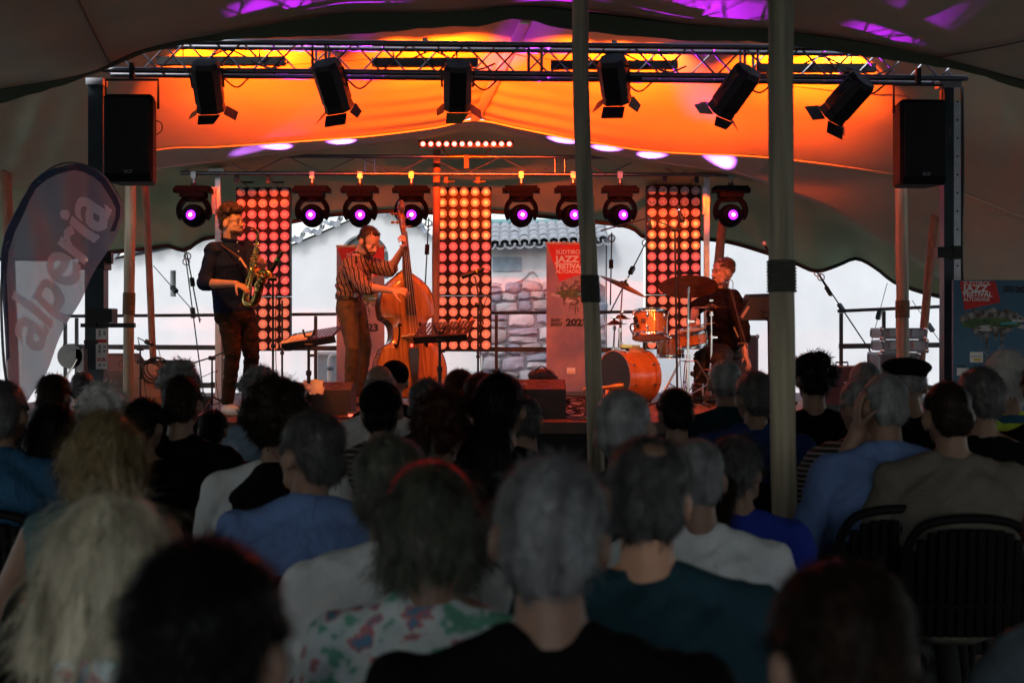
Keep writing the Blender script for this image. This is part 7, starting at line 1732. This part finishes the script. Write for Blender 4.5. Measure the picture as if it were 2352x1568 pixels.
def ex_blue_scarf(t, H, Q, s, W, S, body):
    mb = MB(); mb.ring(W(0, -.03, 1.02), (0, .2, 1), S(.07), S(.022), 24, 8); me = remesh(mb, 'scarf', .009, 2); lump(me, .008, 25, 2); link_mesh(me, 'scarf', CL['denim'], t)
def both(*fs):
    def f(*a):
        for g in fs: g(*a)
    return f
CAPM = mat('black_cap_cloth', (.002, .002, .003), .9, 0, .1, 10, spec=.08)
FAR, A = 8.6, aud
# front rows, far
A('bald man in dark shirt in the far row beside the winch tower', 189, 850, 8.9, 'crop', 'dgrey', 'navy', skin=SKIN, extra=None, hs=.94)
A('man with dark brown hair at the far row before the feather flag base', 125, 858, 7.3, 'short', 'brown', 'black', yaw=-15)
A('man with grey dark cropped hair cut by the picture edge in a blue denim shirt', 5, 872, 5.4, 'short', 'dgrey', 'denim', sleeve='long', collar=True, hs=1.05)
A('woman with long straight black hair beside the white haired listener', 112, 922, 5.5, 'long', 'black', 'black', yaw=25, hs=.92)
A('elderly listener with fluffy white curly hair in the dark beside the pale pole foot', 230, 893, 6.0, 'curly', 'white', 'black', hs=.98)
A('woman with blonde bob in sleeveless grey-teal top with bare arms', 238, 945, 4.15, 'shag', 'blonde', 'greyteal', sleeve='none', armout=-.06, sw=1.05)
A('listener with tousled black hair below the coiled cable', 332, 915, 6.0, 'short', 'black', 'black', yaw=-10)
A('listener with frizzy grey hair behind the dark haired man', 408, 834, 7.6, 'curly', 'grey', 'black', hs=.95)
A('man with thick dark hair and black jacket under the saxophonist', 417, 862, 6.2, 'short', 'brown', 'black', sleeve='long', sw=1.1)
A('small black haired listener at the saxophonist\'s shoes', 487, 940, 7.0, 'short', 'black', 'black', hs=.95)
A('elderly woman with wispy grey hair and pale blue shirt behind the curly haired man', 600, 852, 7.4, 'curly', 'grey', 'ltblue', yaw=-20, hs=.95)
A('person with big dark curly hair wearing a black vest over pale sleeves', 642, 880, 4.9, 'curly', 'brown', 'white', sleeve='short', extra=ex_vest, hs=1.02, yaw=-25)
A('grey haired man in blue shirt turning his bespectacled face to the side', 708, 940, 4.15, 'short', 'dgrey', 'blue', yaw=48, sleeve='short', collar=True, extra=ex_glasses, sw=1.1, hs=1.05)
A('woman in a wide dark cap behind the bald man under the bass', 905, 827, 8.4, None, None, 'black', extra=ex_cap(CAPM), hs=.95)
A('bald man with pale shaved crown under the double bass', 872, 836, 7.6, 'ring', 'grey', 'white', skin=SKIN_PALE, yaw=6, hs=.98)
A('man with black hair and cap in black and white striped top before the bald man', 876, 874, 5.9, 'short', 'black', 'stripe', extra=ex_cap(CAPM), sw=1.0)
A('man with thinning grey-brown hair right of the black cap', 985, 868, 6.6, 'short', 'dgrey', 'black', yaw=-20)
A('listener with auburn curls left of the long ponytail', 1018, 906, 5.0, 'curly', 'red', 'black', yaw=-15)
A('listener with short reddish hair under the standing boom microphone', 1055, 848, 7.2, 'short', 'red', 'maroon')
A('listener with dark red hair behind the ponytail woman', 1108, 852, 6.7, 'short', 'red', 'maroon', yaw=-10, ry=0)
A('woman with very long dark ponytail in a black top', 1150, 852, 5.0, 'pony', 'black', 'black', extra=ex_longtail, yaw=-12)
A('listener hidden behind the ponytail woman showing only pale blue shoulders', 1205, 905, 5.9, 'short', 'dgrey', 'ltblue', hs=.9, sw=1.1, sh=-.0)
A('man with short brown-grey hair and white shirt behind the greenish haired woman', 905, 997, 3.3, 'short', 'ggrey', 'white', yaw=-14, sw=1.12, collar=True, hs=1.03, sleeve='short')
A('grey cropped man seated right of the rubber-wrapped pole', 1436, 886, 4.4, 'crop', 'grey', 'greyblue', yaw=-14, hs=1.08)
A('listener in a black hood below the bass drum', 1553, 890, 6.6, 'short', 'black', 'black', hs=1.0)
A('silver haired man in dark teal jacket at the drummer\'s stool', 1668, 822, 7.6, 'crop', 'grey', 'dteal', sleeve='long', collar=True, hs=1.02)
A('dark grey haired man in dark blue polo just left of the front pole', 1732, 850, 6.8, 'short', 'dgrey', 'dblue', sw=1.2, yaw=12, hs=1.04)
A('woman with wavy black hair right of the front pole', 1868, 818, 7.2, 'curly', 'black', 'black', hs=.93)
A('grey haired man in plum shirt beside the sloping amplifier', 1985, 828, 7.7, 'crop', 'grey', 'plum', yaw=18, sleeve='long')
A('woman with grey hair in white lace and striped top leaning her head left', 1966, 868, 6.2, 'short', 'grey', 'stripe', yaw=30, roll=-8, lean=.02, sleeve='long')
A('stout grey haired man in light blue shirt with his hand at his cheek', 2032, 853, 5.35, 'crop', 'grey', 'blue', yaw=14, collar=True, extra=ex_hand, sw=1.12, sleeve='long')
A('man in black beret and dark jacket before the flight cases', 2090, 822, 7.0, 'ring', 'grey', 'navy', extra=ex_cap(CAPM, beret=True), sleeve='long', yaw=-25)
A('dark cropped man in oatmeal tee shirt with his chair back behind him', 2180, 870, 5.2, 'crop', 'brown', 'beige', sw=1.15, bulk=1.1, hs=1.06)
A('man with grey-black hair and black shirt before the blue poster board', 2250, 842, 5.9, 'short', 'dgrey', 'black', yaw=20)
A('person with white-blonde bob and lime green top at the poster board', 2308, 803, 6.5, 'bob', 'white', 'lime', yaw=12, extra=ex_blue_scarf, hs=.82)
A('dark haired listener in black cut off by the right picture edge', 2398, 822, 6.2, 'short', 'brown', 'black')
# middle
A('woman with dark grey hair, dark ponytail and royal blue dress', 1697, 998, 4.5, 'pony', 'dgrey', 'royal', yaw=-30, extra=ex_pony, hs=1.0, sw=1.0, ry=R(-8))
A('nearly bald grey man in a white shirt left of the blue dressed woman', 1600, 1000, 3.9, 'crop', 'grey', 'white', sw=1.1, hs=1.0, skin=SKIN_PALE)
A('man with dark hair around a bald spot in dark teal tee shirt', 1486, 998, 2.85, 'spot', 'dgrey', 'teal', sw=1.15, extra=ex_mask, hs=1.0, skin=SKIN)
# near
A('grey haired man with large ears in a black top, centre of the nearest row', 1265, 1045, 2.2, 'short', 'grey', 'black', yaw=-10, sw=1.2, hs=1.02, bulk=1.1)
A('woman with greenish grey short hair, red hairband and floral dress', 990, 1063, 2.75, 'shag', 'ggrey', 'floral', extra=ex_band, sleeve='short', hs=.88)
A('woman with long wavy ash blonde hair and floral scarf', 265, 1128, 2.35, 'long', 'ash', 'black', yaw=-20, extra=ex_scarf, hs=1.0, ry=R(8))
A('very near listener with black hair blurred at the bottom of the picture', 465, 1225, 1.5, 'short', 'black', 'black', hs=1.0)
A('very near listener with thin brown hair blurred at the bottom right', 1938, 1278, 1.68, 'short', 'brown', 'black', hs=1.02)
A('listener at the right edge folding an arm in a grey-blue sleeve', 2450, 1120, 3.0, 'short', 'black', 'greyblue', sleeve='long', ry=R(30), armout=-.1)
